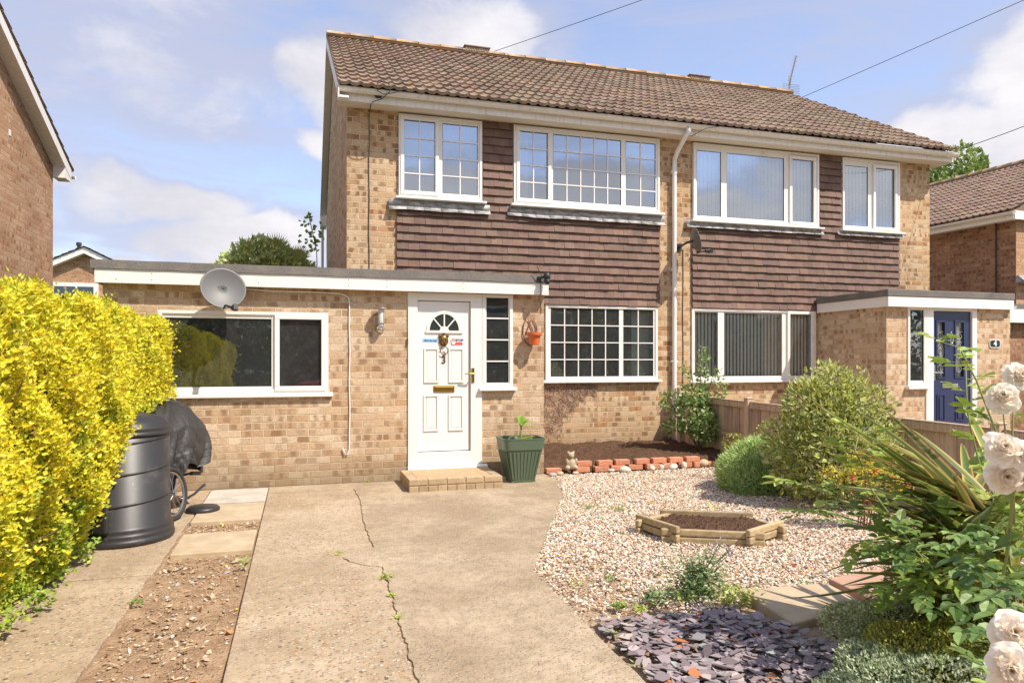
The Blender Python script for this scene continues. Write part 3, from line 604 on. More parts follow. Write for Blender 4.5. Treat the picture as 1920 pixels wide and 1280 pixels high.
def roof_tiles(name,parent,O,E,U,N,length,slope,m,gauge=.34,per=.15,amp=.017,step=.034,seed=1,skew=0,wobble=1.):
    """wavy interlocking tiles. O eave corner, E along eave, U up slope, N normal."""
    O,E,U,N=map(Vector,(O,E,U,N)); rows=int(math.ceil(slope/gauge)); gg=slope/rows; spp=8; ns=int(length/per*spp); s=np.linspace(0,length,ns+1); r=np.random.default_rng(seed)
    ph=s/per*2*np.pi; wv=amp*(np.clip(np.cos(ph),-.35,1)**1 *.9 +.15*np.cos(2*ph)); V=[];F=[];C=[]
    tile=(s/(per*2)).astype(int); ntile=tile.max()+2; O_=np.array(O);E_=np.array(E);U_=np.array(U);N_=np.array(N); b=0
    for k in range(rows):
        jz=r.normal(0,.0022,ntile)*wobble; ju=r.normal(0,.004,ntile)*wobble; bright=r.uniform(.80,1.14,ntile); tint=r.uniform(.95,1.05,(ntile,3))
        shift=0
        u0=k*gg-.035; u1=(k+1)*gg+.01; zt=step
        def row(u,h,wf): return O_+s[:,None]*E_+(u+ju[tile])[:,None]*U_+(h+wf*wv+jz[tile])[:,None]*N_
        a0=row(u0,-.012+.0,1.); a1=row(u0,zt,1.); a2=row(u0+.03,zt-.0008,1.); a3=row(u1,-.002,1.)
        V+=[a0,a1,a1+0,a3]; i=np.arange(ns); n_=ns+1
        F+=[np.stack([b+i,b+i+1,b+n_+i+1,b+n_+i],1),np.stack([b+2*n_+i,b+2*n_+i+1,b+3*n_+i+1,b+3*n_+i],1)]
        cc=bright[tile][:,None]*tint[tile]; C+=[cc,cc,cc,cc]; b+=4*n_
    o=npmesh(name,np.concatenate(V),np.concatenate(F),m,np.concatenate(C),parent,smooth=False)
    md=o.modifiers.new('t','SOLIDIFY'); md.thickness=.004; md.offset=-1
    return o
def ridge(parent,p,q,seg=.45,r=.12,seed=1):
    p,q=Vector(p),Vector(q); d=(q-p).normalized(); L=(q-p).length; s=MB(); rr=random.Random(seed); n=int(L/seg); side=d.cross(Vector((0,0,1))).normalized()
    for k in range(n):
        a=p+d*(L*k/n+.004); b=p+d*(L*(k+1)/n-.004); j=rr.uniform(-.006,.006); v=rr.uniform(.85,1.15); vs=[]
        for c in (a,b):
            for t_ in range(9):
                an=math.pi*t_/8; vs.append(c+side*math.cos(an)*r*1.05+Vector((0,0,math.sin(an)*r*.72+j-.02)))
        s.add(vs,[(i,i+1,i+10,i+9) for i in range(8)]+[tuple(range(9)),tuple(range(17,8,-1))],(v,v,v))
    s.beam(p+Vector((0,0,-.03)),q+Vector((0,0,-.03)),r*1.75,.06,c=(.9,.9,.9))
    return s.build('ridge_tiles',M_RDG,parent,smooth=True)
def gutter(parent,p,q,r=.062,bracket=.95,name='gutter'):
    p,q=Vector(p),Vector(q); d=(q-p).normalized(); out=Vector((d.y,-d.x,0)); s=MB(); vs=[]
    for c in (p,q):
        for k in range(11):
            a=math.pi*(1+k/10); vs.append(c-out*math.cos(a)*r+Vector((0,0,math.sin(a)*r)))
        for k in range(11):
            a=math.pi*(2-k/10); vs.append(c-out*math.cos(a)*(r-.006)+Vector((0,0,math.sin(a)*(r-.006))))
    n=22; s.add(vs,[(i,(i+1)%n,n+(i+1)%n,n+i) for i in range(n)]+[tuple(range(n))[::-1],tuple(range(n,2*n))])
    L=(q-p).length; k=.25
    while k<L:
        c=p+d*k; v2=[]
        for off in (-.018,.018):
            for j in range(11):
                a=math.pi*(1+j/10); v2.append(c+d*off-out*math.cos(a)*(r+.007)+Vector((0,0,math.sin(a)*(r+.007))))
        s.add(v2,[(j,j+1,j+12,j+11) for j in range(10)]+[tuple(range(11)),tuple(range(21,10,-1))]); k+=bracket
    o=s.build(name,M_GUT,parent,smooth=True); md=o.modifiers.new('e','EDGE_SPLIT'); md.split_angle=R(50); return o

RX0,RX1=.50,11.30; PX=5.94; EAV=(10.0,5.28); RDG=(14.5,7.88); BK=19.0
sl=math.hypot(RDG[0]-EAV[0],RDG[1]-EAV[1]); U=Vector((0,(RDG[0]-EAV[0])/sl,(RDG[1]-EAV[1])/sl)); NN=Vector((0,-U.z,U.y))
def half_roof(h,x0,x1,seed,end):
    roof_tiles('roof',h,(x0,EAV[0],EAV[1]-.02),(1,0,0),U,NN,x1-x0,sl-.03,M_RT,gauge=.345,per=5.44/36,seed=seed)
    rf=[o for o in h.children if o.name.startswith('roof')][-1]
    s=MB(); s.add([(x0,EAV[0]+.02,EAV[1]-.05),(x1,EAV[0]+.02,EAV[1]-.05),(x1,RDG[0],RDG[1]-.05),(x0,RDG[0],RDG[1]-.05),(x0,BK,EAV[1]-.05),(x1,BK,EAV[1]-.05)],[(0,1,2,3),(3,2,5,4)]); s.build('roof_deck',M_RT,rf)
    ridge(rf,(x0,RDG[0],RDG[1]+.02),(x1,RDG[0],RDG[1]+.02),seed=seed)
# ================================================================== HOUSE 3 (left half with the extension)
H3=thing('semi_detached_house','left half of the brick semi, white door numbered 3 and long flat roofed side extension','house',(.646,YM,0))
TZ0,TZ1=2.345,3.66
w=MB(); W1=(1.385,2.640,3.85,5.10); W2=(3.137,5.62,3.85,5.10); G1=(3.657,5.591,1.165,2.335)
wallY(w,.646,PX,-.1,5.10,YM,[W1,W2,G1]); w.add([(.646,YM,-.1),(.646,YM,5.1),(.646,14.5,7.55),(.646,18.5,5.1),(.646,18.5,-.1)],[(0,1,2,3,4)])
w.add([(.646,18.5,-.1),(PX,18.5,-.1),(PX,18.5,5.1),(.646,18.5,5.1)],[(0,3,2,1)])
w.build('brick_wall',M_BR,H3)
w=MB(); w.box(.75,YM+.1,2.42,PX-.05,18.4,2.52); w.box(.75,YM+2.8,-.05,PX-.05,YM+2.9,5.1); w.box(PX-.05,YM+.1,-.05,PX-.005,18.4,5.1); w.box(2.84,YM+.1,2.52,2.92,YM+2.8,5.1); w.box(.75,YM+.1,5.1,PX-.05,18.4,5.13); w.box(.75,YM+.1,-.05,PX-.05,18.4,0); w.build('interior',M_ROOM,H3)
hs=MB(); hung_tiles(hs,1.36,5.625,TZ0,3.70,YM,seed=3); hung_tiles(hs,2.655,3.125,3.60,5.10,YM,seed=4); hs.build('hanging_tiles',M_HT,H3)
zg=(3.955,4.99)
window(H3,*W1[:2],3.865,5.075,YM-.045,[(1.463,1.922,2,4,True),(2.034,2.573,2,4,False)],zg,sill=(.055,.04,.075),label='upstairs window with two lights of small square panes')
window(H3,*W2[:2],3.865,5.075,YM-.045,[(3.231,3.688,2,4,True),(3.78,4.935,5,4,False),(5.019,5.547,2,4,False)],zg,sill=(.055,.04,.075),label='wide upstairs window with three lights of small square panes')
window(H3,*G1[:2],1.165,2.335,YM-.03,[(3.745,4.906,5,4,False),(4.981,5.514,2,4,False)],(1.217,2.289),sill=(.05,.045,.06),label='ground floor window of small square panes beside the soil bed')
lead(H3,1.24,2.76,3.83,3.665,YM-.04,1); lead(H3,3.03,5.70,3.83,3.665,YM-.04,2)
for x0,x1,z in ((1.42,1.98,0),):
    pass
# curtains upstairs (net) and pale blind downstairs
c=MB()
for (a,b,z0,z1) in ((1.42,2.62,3.9,5.05),(5.0,5.6,3.9,5.05),(3.17,3.45,3.9,5.05)):
    n=int((b-a)/.03); vs=[]
    for i in range(n+1):
        x=a+(b-a)*i/n; y=YM+.24+.02*math.sin(i*1.3); vs+=[(x,y,z0),(x,y,z1)]
    c.add(vs,[(2*i,2*i+2,2*i+3,2*i+1) for i in range(n)])
for (a,b,z0,z1) in ((5.24,5.56,1.2,2.3),):
    c.add([(a,YM+.22,z0),(b,YM+.22,z0),(b,YM+.22,z1),(a,YM+.22,z1)],[(0,1,2,3)])
c.build('net_curtain',M_CURT,H3)
half_roof(H3,RX0,PX,1,0)
f=MB(); f.box(RX0,10.16,5.08,PX,10.185,5.27); f.build('fascia',M_GUT,H3,bevel=.004)
f=MB(); f.box(RX0+.02,10.185,5.10,PX,YM,5.118); f.build('soffit',M_SOF,H3)
gutter(H3,(RX0-.02,10.085,5.235),(PX,10.085,5.225))
# verge: barge board, soffit, boxed end
v=MB(); 
for (ya,za,yb,zb) in ((EAV[0],EAV[1],RDG[0],RDG[1]),(RDG[0],RDG[1],BK,EAV[1])):
    v.hexa([(RX0+.0,ya,za-.22),(RX0+.02,ya,za-.22),(RX0+.02,yb,zb-.22),(RX0,yb,zb-.22),(RX0,ya,za-.035),(RX0+.02,ya,za-.035),(RX0+.02,yb,zb-.035),(RX0,yb,zb-.035)])
    v.hexa([(RX0+.02,ya,za-.215),(.646,ya,za-.215),(.646,yb,zb-.215),(RX0+.02,yb,zb-.215),(RX0+.02,ya,za-.20),(.646,ya,za-.20),(.646,yb,zb-.20),(RX0+.02,yb,zb-.20)])
v.box(RX0,18.45,4.85,.646,BK,5.1); v.build('verge_board',M_GUT,H3)
# black cable down the brick pier, loop over the gutter
cb=MB(); cb.tube([(.985,10.13,5.09),(.965,10.20,5.085),(.96,YM-.02,5.03)]+[(.96+.004*math.sin(z*7),YM-.012,z) for z in np.arange(4.95,2.5,-.15)],.006,6)
cb.tube([(1.42,10.0,5.25),(1.25,9.98,5.19),(1.12,10.0,5.16),(1.04,10.01,5.20),(1.03,10.0,5.30),(1.12,9.98,5.34),(1.19,9.985,5.30),(1.20,9.99,5.2),(1.10,10.08,5.12),(.985,10.13,5.09)],.006,6); cb.build('black_cable',M_CABLE,H3)
b=MB(); b.hexa([(1.03,10.12,5.155),(1.10,10.12,5.155),(1.10,10.158,5.155),(1.03,10.158,5.155),(.99,10.10,5.21),(1.13,10.10,5.21),(1.13,10.158,5.21),(.99,10.158,5.21)]); b.build('cable_bracket',M_CABLE,H3)
rp=MB(); rp.tube([(.56,18.9,5.05),(.56,18.9,2.3)],.035,10); rp.build('rear_downpipe',M_WCAB,H3)
# ---- extension
w=MB(); EW=(-1.513,.328,1.09,2.03); DR=(1.268,2.20,.12,2.30); SLT=(2.20,2.606,1.11,2.30); EX0,EX1=-2.06,3.03
wallY(w,EX0,EX1,-.1,2.32,YE,[EW,DR,SLT],depth=.12); w.add([(EX0,YE,-.1),(EX0,YE,2.32),(EX0,14.0,2.32),(EX0,14.0,-.1)],[(0,1,2,3)]); w.add([(EX1,YE,-.1),(EX1,YE,2.32),(EX1,YM,2.32),(EX1,YM,-.1)],[(0,3,2,1)])
w.add([(EX0,14.0,-.1),(.646,14.0,-.1),(.646,14.0,2.32),(EX0,14.0,2.32)],[(0,3,2,1)])
w.build('extension_wall',M_BRE,H3)
w=MB(); w.box(EX0+.1,12.2,-.05,.6,12.3,2.3); w.box(EX0+.1,YE+.12,-.05,EX1-.05,YM-.02,.0); w.box(EX0+.1,YE+.12,2.26,EX1-.05,YM-.02,2.3); w.box(EX0+.1,YM-.02,-.05,.6,12.2,0);w.box(.7,YM-.06,0,3.0,YM-.02,2.3); w.box(.62,YE+.12,0,.66,12.2,2.3); w.box(EX0+.1,YM-.02,2.26,.6,12.2,2.3); w.build('extension_interior',M_ROOMD,H3)
r_=MB(); r_.box(EX0-.07,8.62,2.44,EX1+.02,YM-.06,2.535); r_.box(EX0-.07,YM-.06,2.44,.64,14.1,2.535); 
fr=r_.build('flat_roof',M_FELT,H3)
r_=MB(); e=edge([(EX0-.085,0),(EX1+.03,0)],.003,.25,3)
for (xa,j),(xb,j2) in zip(e[:-1],e[1:]): r_.hexa([(xa,8.585,2.452+j),(xb,8.585,2.452+j2),(xb,8.64,2.46),(xa,8.64,2.46),(xa,8.595,2.548+j),(xb,8.595,2.548+j2),(xb,8.68,2.558),(xa,8.68,2.558)])
r_.build('felt_edge',M_FELT,fr)
for xj in (-1.55,-.15,.95,1.95): 
    pass
f=MB(); f.box(EX0-.05,8.60,2.30,EX1+.02,8.618,2.452); f.box(EX1+.002,8.618,2.30,EX1+.02,YM-.06,2.452); f.box(EX0-.05,8.618,2.30,EX0-.032,14.05,2.452); fo=f.build('fascia_board',M_WH,fr,bevel=.003)
f=MB(); f.box(EX0-.03,8.618,2.318,EX1+.0,YE,2.33); f.build('fascia_soffit',M_SOF,fr)
n_=MB()
for x in (-1.9,-1.55,-.45,.55,1.0,1.93,2.84):
    for z in (2.345,2.415):
        if (x,z) in ((-1.9,2.415),(-.45,2.415)): continue
        n_.box(x-.004,8.596,z-.004,x+.004,8.6005,z+.004)
n_.build('fascia_nail',M_RUST,fr)
wf=window(H3,EW[0],EW[1],1.09,2.03,YE-.0,[(-1.455,-.315,1,1,False),(-.225,.245,1,1,True)],(1.165,1.945),sill=(.05,.05,.055),label='wide extension window with a fixed light and an opening casement')
# door unit
d=MB(); Y0=YE-.02; d.box(1.268,Y0,.12,1.385,Y0+.09,2.30); d.box(1.385,Y0,2.205,2.20,Y0+.09,2.30); d.box(2.055,Y0,.15,2.20,Y0+.09,2.205); d.box(1.385,Y0,.15,2.055,Y0+.09,.335); 
d.box(1.385,Y0+.02,.335,1.393,Y0+.08,2.205)
dfr=d.build('door_frame',M_WH,H3,bevel=.006)
d=MB(); d.hexa([(1.262,Y0-.07,.125),(2.26,Y0-.07,.125),(2.26,Y0+.05,.125),(1.262,Y0+.05,.125),(1.262,Y0-.07,.15),(2.26,Y0-.07,.15),(2.26,Y0+.0,.172),(1.262,Y0+.0,.172)]); d.build('threshold',M_WH,dfr,bevel=.005)
wf=window(H3,2.203,2.606,1.13,2.30,Y0,[(2.262,2.55,1,4,False)],(1.185,2.272),sill=(.045,.045,.055),label='narrow sidelight window beside the white door')
d=MB(); DX0,DX1,DZ0,DZ1=1.395,2.048,.345,2.198; YD=Y0+.035; d.box(DX0,YD,DZ0,DX1,YD+.045,DZ1)
d_o=d.build('front_door',M_PANEL,H3,bevel=.004); d_o['label']='white panelled front door with a fan shaped light'
p=MB()
def raised(mb,x0,x1,z0,z1,y,w=.022,h=.014):
    for a,b,c_,e_ in ((x0,x1,z0,z0+w),(x0,x1,z1-w,z1),(x0,x0+w,z0+w,z1-w),(x1-w,x1,z0+w,z1-w)): mb.box(a,y-h,c_,b,y,e_)
    mb.box(x0+w+.018,y-.005,z0+w+.018,x1-w-.018,y+.0,z1-w-.018)
for (a,b,c_,e_) in ((1.468,1.652,1.19,1.622),(1.777,1.972,1.19,1.622),(1.463,1.65,.592,1.042),(1.776,1.967,.592,1.04)): raised(p,a,b,c_,e_,YD)
p.build('panel_moulding',M_WH,d_o,bevel=.005)
# fanlight
cx,cz,ro,ri=1.723,1.835,.222,.185; fl=MB(); K=24
for k in range(K):
    a0,a1=math.pi*k/K,math.pi*(k+1)/K
    fl.prismY([(cx+ro*math.cos(a0),cz+.0+ro*1.12*math.sin(a0)),(cx+ri*math.cos(a0),cz+ri*1.12*math.sin(a0)),(cx+ri*math.cos(a1),cz+ri*1.12*math.sin(a1)),(cx+ro*math.cos(a1),cz+ro*1.12*math.sin(a1))][::-1],YD-.014,YD)
fl.box(cx-ro-.012,YD-.016,cz-.028,cx+ro+.012,YD,cz+.002)
for k in range(1,4):
    a=math.pi*k/4; fl.beam((cx+.05*math.cos(a),YD-.009,cz+.05*math.sin(a)),(cx+(ri+.004)*math.cos(a),YD-.009,cz+(ri+.004)*1.12*math.sin(a)),.016,.010,up=(0,1,0))
fl.prismY([(cx+.058*math.cos(math.pi*k/10),cz+.058*math.sin(math.pi*k/10)) for k in range(11)][::-1],YD-.013,YD)
fo=fl.build('fanlight',M_WH,d_o)
gp=MB(); gp.prismY([(cx+ri*math.cos(math.pi*k/K),cz+.002+ri*1.12*math.sin(math.pi*k/K)) for k in range(K+1)][::-1],YD-.006,YD-.003); gp.build('fanlight_glass',mat('fanlight glass',(.035,.045,.04),.08),d_o)
l=MB(); l.box(1.588,YD-.012,1.072,1.852,YD,1.155); l.box(1.600,YD-.018,1.086,1.840,YD-.010,1.140); l.build('letterbox',M_BRASS,d_o,bevel=.004)
h=MB(); h.box(2.066,Y0-.012,1.19,2.100,Y0+.002,1.375); h.tube([(2.083,Y0-.01,1.30),(2.083,Y0-.055,1.30)],.010,8); h.tube([(2.090,Y0-.055,1.30),(2.03,Y0-.058,1.303),(1.965,Y0-.052,1.300)],[.011,.009,.008],8); h.build('handle',M_BRASS,d_o,bevel=.002)
k_=MB(); km=Matrix.Rotation(R(90),3,'X'); k_.lathe([(.001,.035),(.03,.034),(.055,.02),(.062,0)],(1.715,YD,1.715),14,m=km,sy=1.25)
for dx,dz in ((-.05,.055),(.05,.055)): k_.lathe([(.001,.03),(.016,.02),(.018,0)],(1.715+dx,YD,1.715+dz),8,m=km)
for dx,dz,rr in ((-.022,.018,.014),(.022,.018,.014),(0,-.012,.018),(-.02,-.034,.016),(.02,-.034,.016)): k_.lathe([(.001,.02),(rr*.7,.016),(rr,0)],(1.715+dx,YD-.028,1.715+dz),8,m=km)
k_.lathe([(.001,.02),(.012,.012),(.013,0)],(1.718,YD-.012,1.80),10,m=km)
k_.tube([(1.717+.047*math.sin(a),YD-.030-.008*math.cos(a),1.590+.050*math.cos(a)) for a in np.linspace(.35,2*math.pi-.35,22)],.006,6); k_.lathe([(.001,.02),(.014,.012),(.014,0)],(1.717,YD-.008,1.538),8,m=km)
k_.build('door_knocker',M_BRZ,d_o,smooth=True)
def text(name,body,loc,size,m,parent,rx=90,rz=0,ext=.001,align='CENTER',sx=1,bold=0,shear=0):
    cu=bpy.data.curves.new(name,'FONT'); cu.body=body; cu.size=size; cu.extrude=ext; cu.align_x=align; cu.align_y='CENTER'; cu.offset=bold; cu.shear=shear
    tmp=bpy.data.objects.new(name,cu); dg=bpy.context.evaluated_depsgraph_get(); me=bpy.data.meshes.new_from_object(tmp); bpy.data.objects.remove(tmp)
    mt=Matrix.Translation(Vector(loc))@Euler((R(rx),0,R(rz))).to_matrix().to_4x4()@Matrix.Diagonal((sx,1,1,1)); me.transform(mt); og=ORG[parent.name]; me.transform(Matrix.Translation(-og)); me.name=name
    me.materials.clear(); o=bpy.data.objects.new(name,me); col.objects.link(o); me.materials.append(m); o.parent=parent; ORG[o.name]=og; return o
text('house_number','3',(1.716,YD-.004,1.468),.125,M_BRZ,d_o,ext=.004,bold=.002)
s=MB(); s.box(1.450,YD-.002,1.688,1.645,YD-.0003,1.735); st=s.build('blue_sticker',M_BLUES,d_o); text('sticker_lettering','Mind the step',(1.548,YD-.003,1.713),.031,M_TXTN,d_o,sx=.92,bold=.0006,shear=.3)
s=MB(); s.box(1.812,YD-.002,1.657,1.955,YD-.0003,1.695); s.prismY([(1.840+.036*math.cos(a),1.697+.044*math.sin(a)) for a in np.linspace(0,2*math.pi,20)[:-1]][::-1],YD-.003,YD-.0003); s.build('red_sticker',M_REDS,d_o)
s=MB(); s.prismY([(1.840+.026*math.cos(a),1.697+.033*math.sin(a)) for a in np.linspace(0,2*math.pi,16)[:-1]][::-1],YD-.0045,YD-.003)
for q in range(4): s.box(1.826+q*.008,YD-.0045,1.70,1.831+q*.008,YD-.003,1.722)
s.build('hand_symbol',M_TXTW,d_o); text('sticker_lettering','STOP',(1.918,YD-.003,1.718),.040,M_TXTN,d_o,bold=.001)
# door step
s=MB(); s.box(1.167,7.90,-.02,2.238,Y0-.06,.135); st=s.build('door_step',mat('step paviour core',(.34,.25,.15),.95),H3)
rs=random.Random(5); s=MB()
for ix in range(5):
    a=1.163+ix*.2155; s.box(a,7.892,.076,a+.205,8.00,.1405,c=(rs.uniform(.85,1.1),)*3)
for ix in range(10):
    a=1.163+ix*.108; s.box(a,7.892,-.02,a+.10,7.94,.066,c=(rs.uniform(.8,1.05),)*3)
for iy in range(3):
    for xa in (1.163,2.14): s.box(xa,8.006+iy*.212,.076,xa+.100,8.21+iy*.212,.1405,c=(rs.uniform(.85,1.1),)*3)
for iy in range(3): s.box(1.160,8.0+iy*.21,-.02,1.20,8.20+iy*.21,.066,c=(rs.uniform(.8,1.0),)*3)
s.box(1.272,8.006,.10,2.132,Y0-.07,.1385,c=(1.08,1.0,.95)); 
def f_pav(t,b):
    g=geoc(t); ca=t.node('ShaderNodeVertexColor',layer_name='col').outputs[0]; n=t.noise(g,14,6,.7); c=t.mix(t.ss(n,.3,.7),(.36,.255,.14),(.47,.35,.22)); c=t.mix(1,c,ca,'MULTIPLY'); t.l.new(c,b.inputs['Base Color']); b.inputs['Roughness'].default_value=.95; bump(t,b,n,.4,.008)
s.build('step_paviours',mat('tan step paviour',fn=f_pav),st,bevel=.006)
# dried ivy roots on the wall under the window
n=8500; X=3.62+.90*rng.uniform(0,1,n)**1.15; Zr=rng.uniform(0,1,n)**.9; Z=1.10-Zr*(.14+.64*np.exp(-((X-3.80)/.30)**2)+.07*np.sin(X*31)+rng.normal(0,.05,n)); Z=np.minimum(Z,1.11)
keep=rng.random(n)<np.clip(1.25-.75*Zr-.9*np.clip(X-4.2,0,1),.05,1)*(.55+.45*np.sin(X*23+Z*9)*np.sin(Z*19)); X,Z=X[keep],Z[keep]; n=len(X)
a=rng.normal(-1.35,.55,n); d=np.stack([np.cos(a),rng.uniform(-.25,.02,n),np.sin(a)],1); P=np.stack([X,YM-.010-rng.uniform(0,.012,n),Z],1)
V,F,Cv=leaves(P,d,np.tile([0,-1.,0],(n,1)),rng.uniform(.02,.055,n),rng.uniform(.005,.010,n),vary(pick([(.40,.26,.18),(.20,.12,.075),(.52,.37,.27)],n),.25))
npmesh('dried_ivy_roots',V,F,M_STONE,Cv,H3)
# conduits on the extension
c=MB(); c.tube([(-.62,YE-.02,2.285),(-.3,YE-.014,2.268),(.1,YE-.012,2.27),(.44,YE-.012,2.262),(.52,YE-.012,2.245),(.56,YE-.012,2.21),(.571,YE-.012,2.14)]+[(.57+.004*math.sin(z*9),YE-.012,z) for z in np.arange(2.0,.5,-.15)]+[(.568,YE-.012,.40),(.545,YE-.018,.345),(.515,YE-.02,.345),(.492,YE-.02,.42)],.0085,8); c.build('white_cable',M_WCAB,H3,smooth=True)
c=MB(); c.box(1.252,YE-.02,1.66,1.272,YE,1.73); c.build('door_bell',M_BRZ,H3)
c=MB(); c.tube([(2.935,8.58,2.50),(2.935,8.585,2.30),(2.95,8.7,2.25),(2.985,YE-.01,2.2),(2.99,YE-.01,2.08)],.004,6); c.build('camera_lead',M_CABLE,H3)
# ================================================================== HOUSE 4 (right half)
H4=thing('semi_detached_house','right half of the brick semi, navy door numbered 4 in a flat roofed porch','house',(11.213,YM,0))
W3=(6.239,8.725,3.79,5.10); W4=(9.224,10.486,3.79,5.10); G2=(6.219,8.669,1.145,2.335)
w=MB(); wallY(w,PX+.001,11.213,-.1,5.10,YM,[W3,W4,G2]); w.add([(11.213,YM,-.1),(11.213,YM,5.1),(11.213,14.5,7.55),(11.213,18.5,5.1),(11.213,18.5,-.1)],[(4,3,2,1,0)]); w.add([(PX,18.5,-.1),(11.213,18.5,-.1),(11.213,18.5,5.1),(PX,18.5,5.1)],[(0,3,2,1)])
w.build('brick_wall',M_BR,H4)
w=MB(); w.box(PX+.05,YM+.1,2.42,11.1,18.4,2.52); w.box(PX+.05,YM+2.8,-.05,11.1,YM+2.9,5.1); w.box(8.95,YM+.1,2.52,9.02,YM+2.8,5.1); w.box(PX+.05,YM+.1,5.1,11.1,18.4,5.13); w.box(PX+.05,YM+.1,-.05,11.1,18.4,0); w.build('interior',M_ROOMD,H4)
hs=MB(); hung_tiles(hs,6.225,10.486,TZ0,3.68,YM,seed=5); hung_tiles(hs,8.745,9.205,3.60,5.10,YM,seed=6); hs.build('hanging_tiles',M_HT,H4)
bu=vblind(M_BLINDW,.089,.076,.30); bd=vblind(M_BLIND,.046,.068,.15)
window(H4,*W3[:2],3.80,5.075,YM-.045,[(6.309,6.765,1,1,False),(6.878,8.008,1,1,False),(8.161,8.602,1,1,True)],(3.875,4.955),sill=(.055,.04,.075),blind=bu,label='wide upstairs window with pale closed vertical blinds')
window(H4,*W4[:2],3.80,5.075,YM-.045,[(9.27,9.781,1,1,False),(9.935,10.365,1,1,True)],(3.875,4.94),sill=(.055,.04,.075),blind=bu,label='narrower upstairs window with pale vertical blinds')
window(H4,*G2[:2],1.145,2.335,YM-.03,[(6.279,6.714,1,1,False),(6.836,7.976,1,1,False),(8.128,8.569,1,1,True)],(1.208,2.272),sill=(.05,.045,.06),blind=bd,label='ground floor window with striped vertical blinds')
lead(H4,6.10,8.80,3.79,3.665,YM-.04,3); lead(H4,9.09,10.56,3.79,3.69,YM-.04,4)
half_roof(H4,PX+.002,RX1,2,1)
f=MB(); f.box(PX,10.16,5.08,RX1+.12,10.185,5.27); f.box(RX1+.10,10.185,4.98+.1,RX1+.12,YM+.3,5.27); f.build('fascia',M_GUT,H4,bevel=.004)
f=MB(); f.box(PX,10.185,5.10,RX1+.10,YM,5.118); f.box(11.213,YM,5.10,RX1+.1,YM+.3,5.118); f.build('soffit',M_SOF,H4)
gutter(H4,(PX,10.085,5.225),(RX1+.12,10.085,5.21))
v=MB()
for (ya,za,yb,zb) in ((EAV[0]+.2,EAV[1]+.11,RDG[0],RDG[1]),(RDG[0],RDG[1],BK,EAV[1])):
    v.hexa([(RX1-.02,ya,za-.2),(RX1,ya,za-.2),(RX1,yb,zb-.2),(RX1-.02,yb,zb-.2),(RX1-.02,ya,za-.035),(RX1,ya,za-.035),(RX1,yb,zb-.035),(RX1-.02,yb,zb-.035)])
v.build('verge_board',M_GUT,H4)
dp=MB(); dp.tube([(5.93,10.06,5.18),(5.93,10.08,5.10),(5.915,10.17,5.03),(5.885,10.34,4.86),(5.875,10.41,4.76),(5.873,10.42,4.6)]+[(5.873,10.42,z) for z in (3.5,2.2,.9,.15)],[.045]+[.037]*9,12)
for z in (4.55,2.95,1.45): dp.box(5.825,10.40,z-.02,5.92,YM,z+.02)
dp.build('downpipe',M_GUT,H4,smooth=True)
cb=MB(); cb.tube([(6.06,YM-.01,3.3)]+[(6.06+.004*math.sin(z*5),YM-.01,z) for z in np.arange(3.1,.7,-.2)],.006,6); cb.build('black_cable',M_CABLE,H4)
cb=MB(); cb.tube([(6.45,10.0,5.22),(6.2,9.99,5.16),(6.05,10.0,5.08),(6.0,10.1,5.05),(6.03,10.2,5.09)],.005,6); cb.build('grey_wire',M_CABLE,H4)
# porch
YP=8.95; PXA,PXB=8.728,11.259
w=MB(); PW=(9.132,9.48,1.07,2.31); PD=(9.48,10.53,.1,2.31)
wallY(w,PXA,PXB,-.1,2.33,YP,[PW,PD],depth=.12); w.add([(PXA,YP,-.1),(PXA,YP,2.33),(PXA,YM,2.33),(PXA,YM,-.1)],[(0,1,2,3)]); w.add([(PXB,YP,-.1),(PXB,YP,2.33),(PXB,YM,2.33),(PXB,YM,-.1)],[(0,3,2,1)]); w.build('porch_wall',M_BRE,H4)
w=MB(); w.box(PXA+.1,YM-.08,0,PXB-.1,YM-.04,2.3); w.box(PXA+.1,YP+.12,2.26,PXB-.1,YM-.08,2.3);w.box(PXA+.1,YP+.12,-.05,PXB-.1,YM-.08,0); w.build('porch_interior',M_ROOMD,H4)
r_=MB(); r_.box(PXA-.09,8.83,2.455,PXB-.04,YM-.06,2.565); fr=r_.build('porch_roof',M_FELT,H4,bevel=.012)
f=MB(); f.box(PXA-.07,8.84,2.30,PXB-.055,8.858,2.457); f.box(PXA-.07,8.858,2.30,PXA-.052,YM-.06,2.457); f.build('fascia_board',M_WH,fr,bevel=.003)
f=MB(); f.box(PXA-.05,8.858,2.315,PXB-.06,YP,2.328); f.box(PXA-.052,YP,2.315,PXA,YM-.06,2.328);f.build('fascia_soffit',M_SOF,fr)
n_=MB()
for x in (8.86,9.35,9.95,10.55,11.05):
    for z in (2.335,2.415): n_.box(x-.004,8.836,z-.004,x+.004,8.8405,z+.004)
n_.build('fascia_nail',M_RUST,fr)
gutter(H4,(PXB-.02,8.85,2.37),(PXB-.02,YM-.1,2.37),r=.045,bracket=3,name='porch_gutter')
window(H4,9.132,9.49,1.082,2.31,YP-.02,[(9.184,9.476-.03,1,1,False)],(1.155,2.262),sill=(.04,.06,.06),label='narrow porch window beside the navy door')
d=MB(); yq=YP-.02; d.box(9.49,yq,.10,9.64,yq+.09,2.31); d.box(9.64,yq,2.26,10.43,yq+.09,2.31); d.box(10.43,yq,.10,10.53,yq+.09,2.31); d.build('door_frame',M_WH,H4,bevel=.006)
d=MB(); yd=yq+.035
hl=[(9.735,9.895,1.20,2.09),(10.11,10.285,1.20,2.09)]
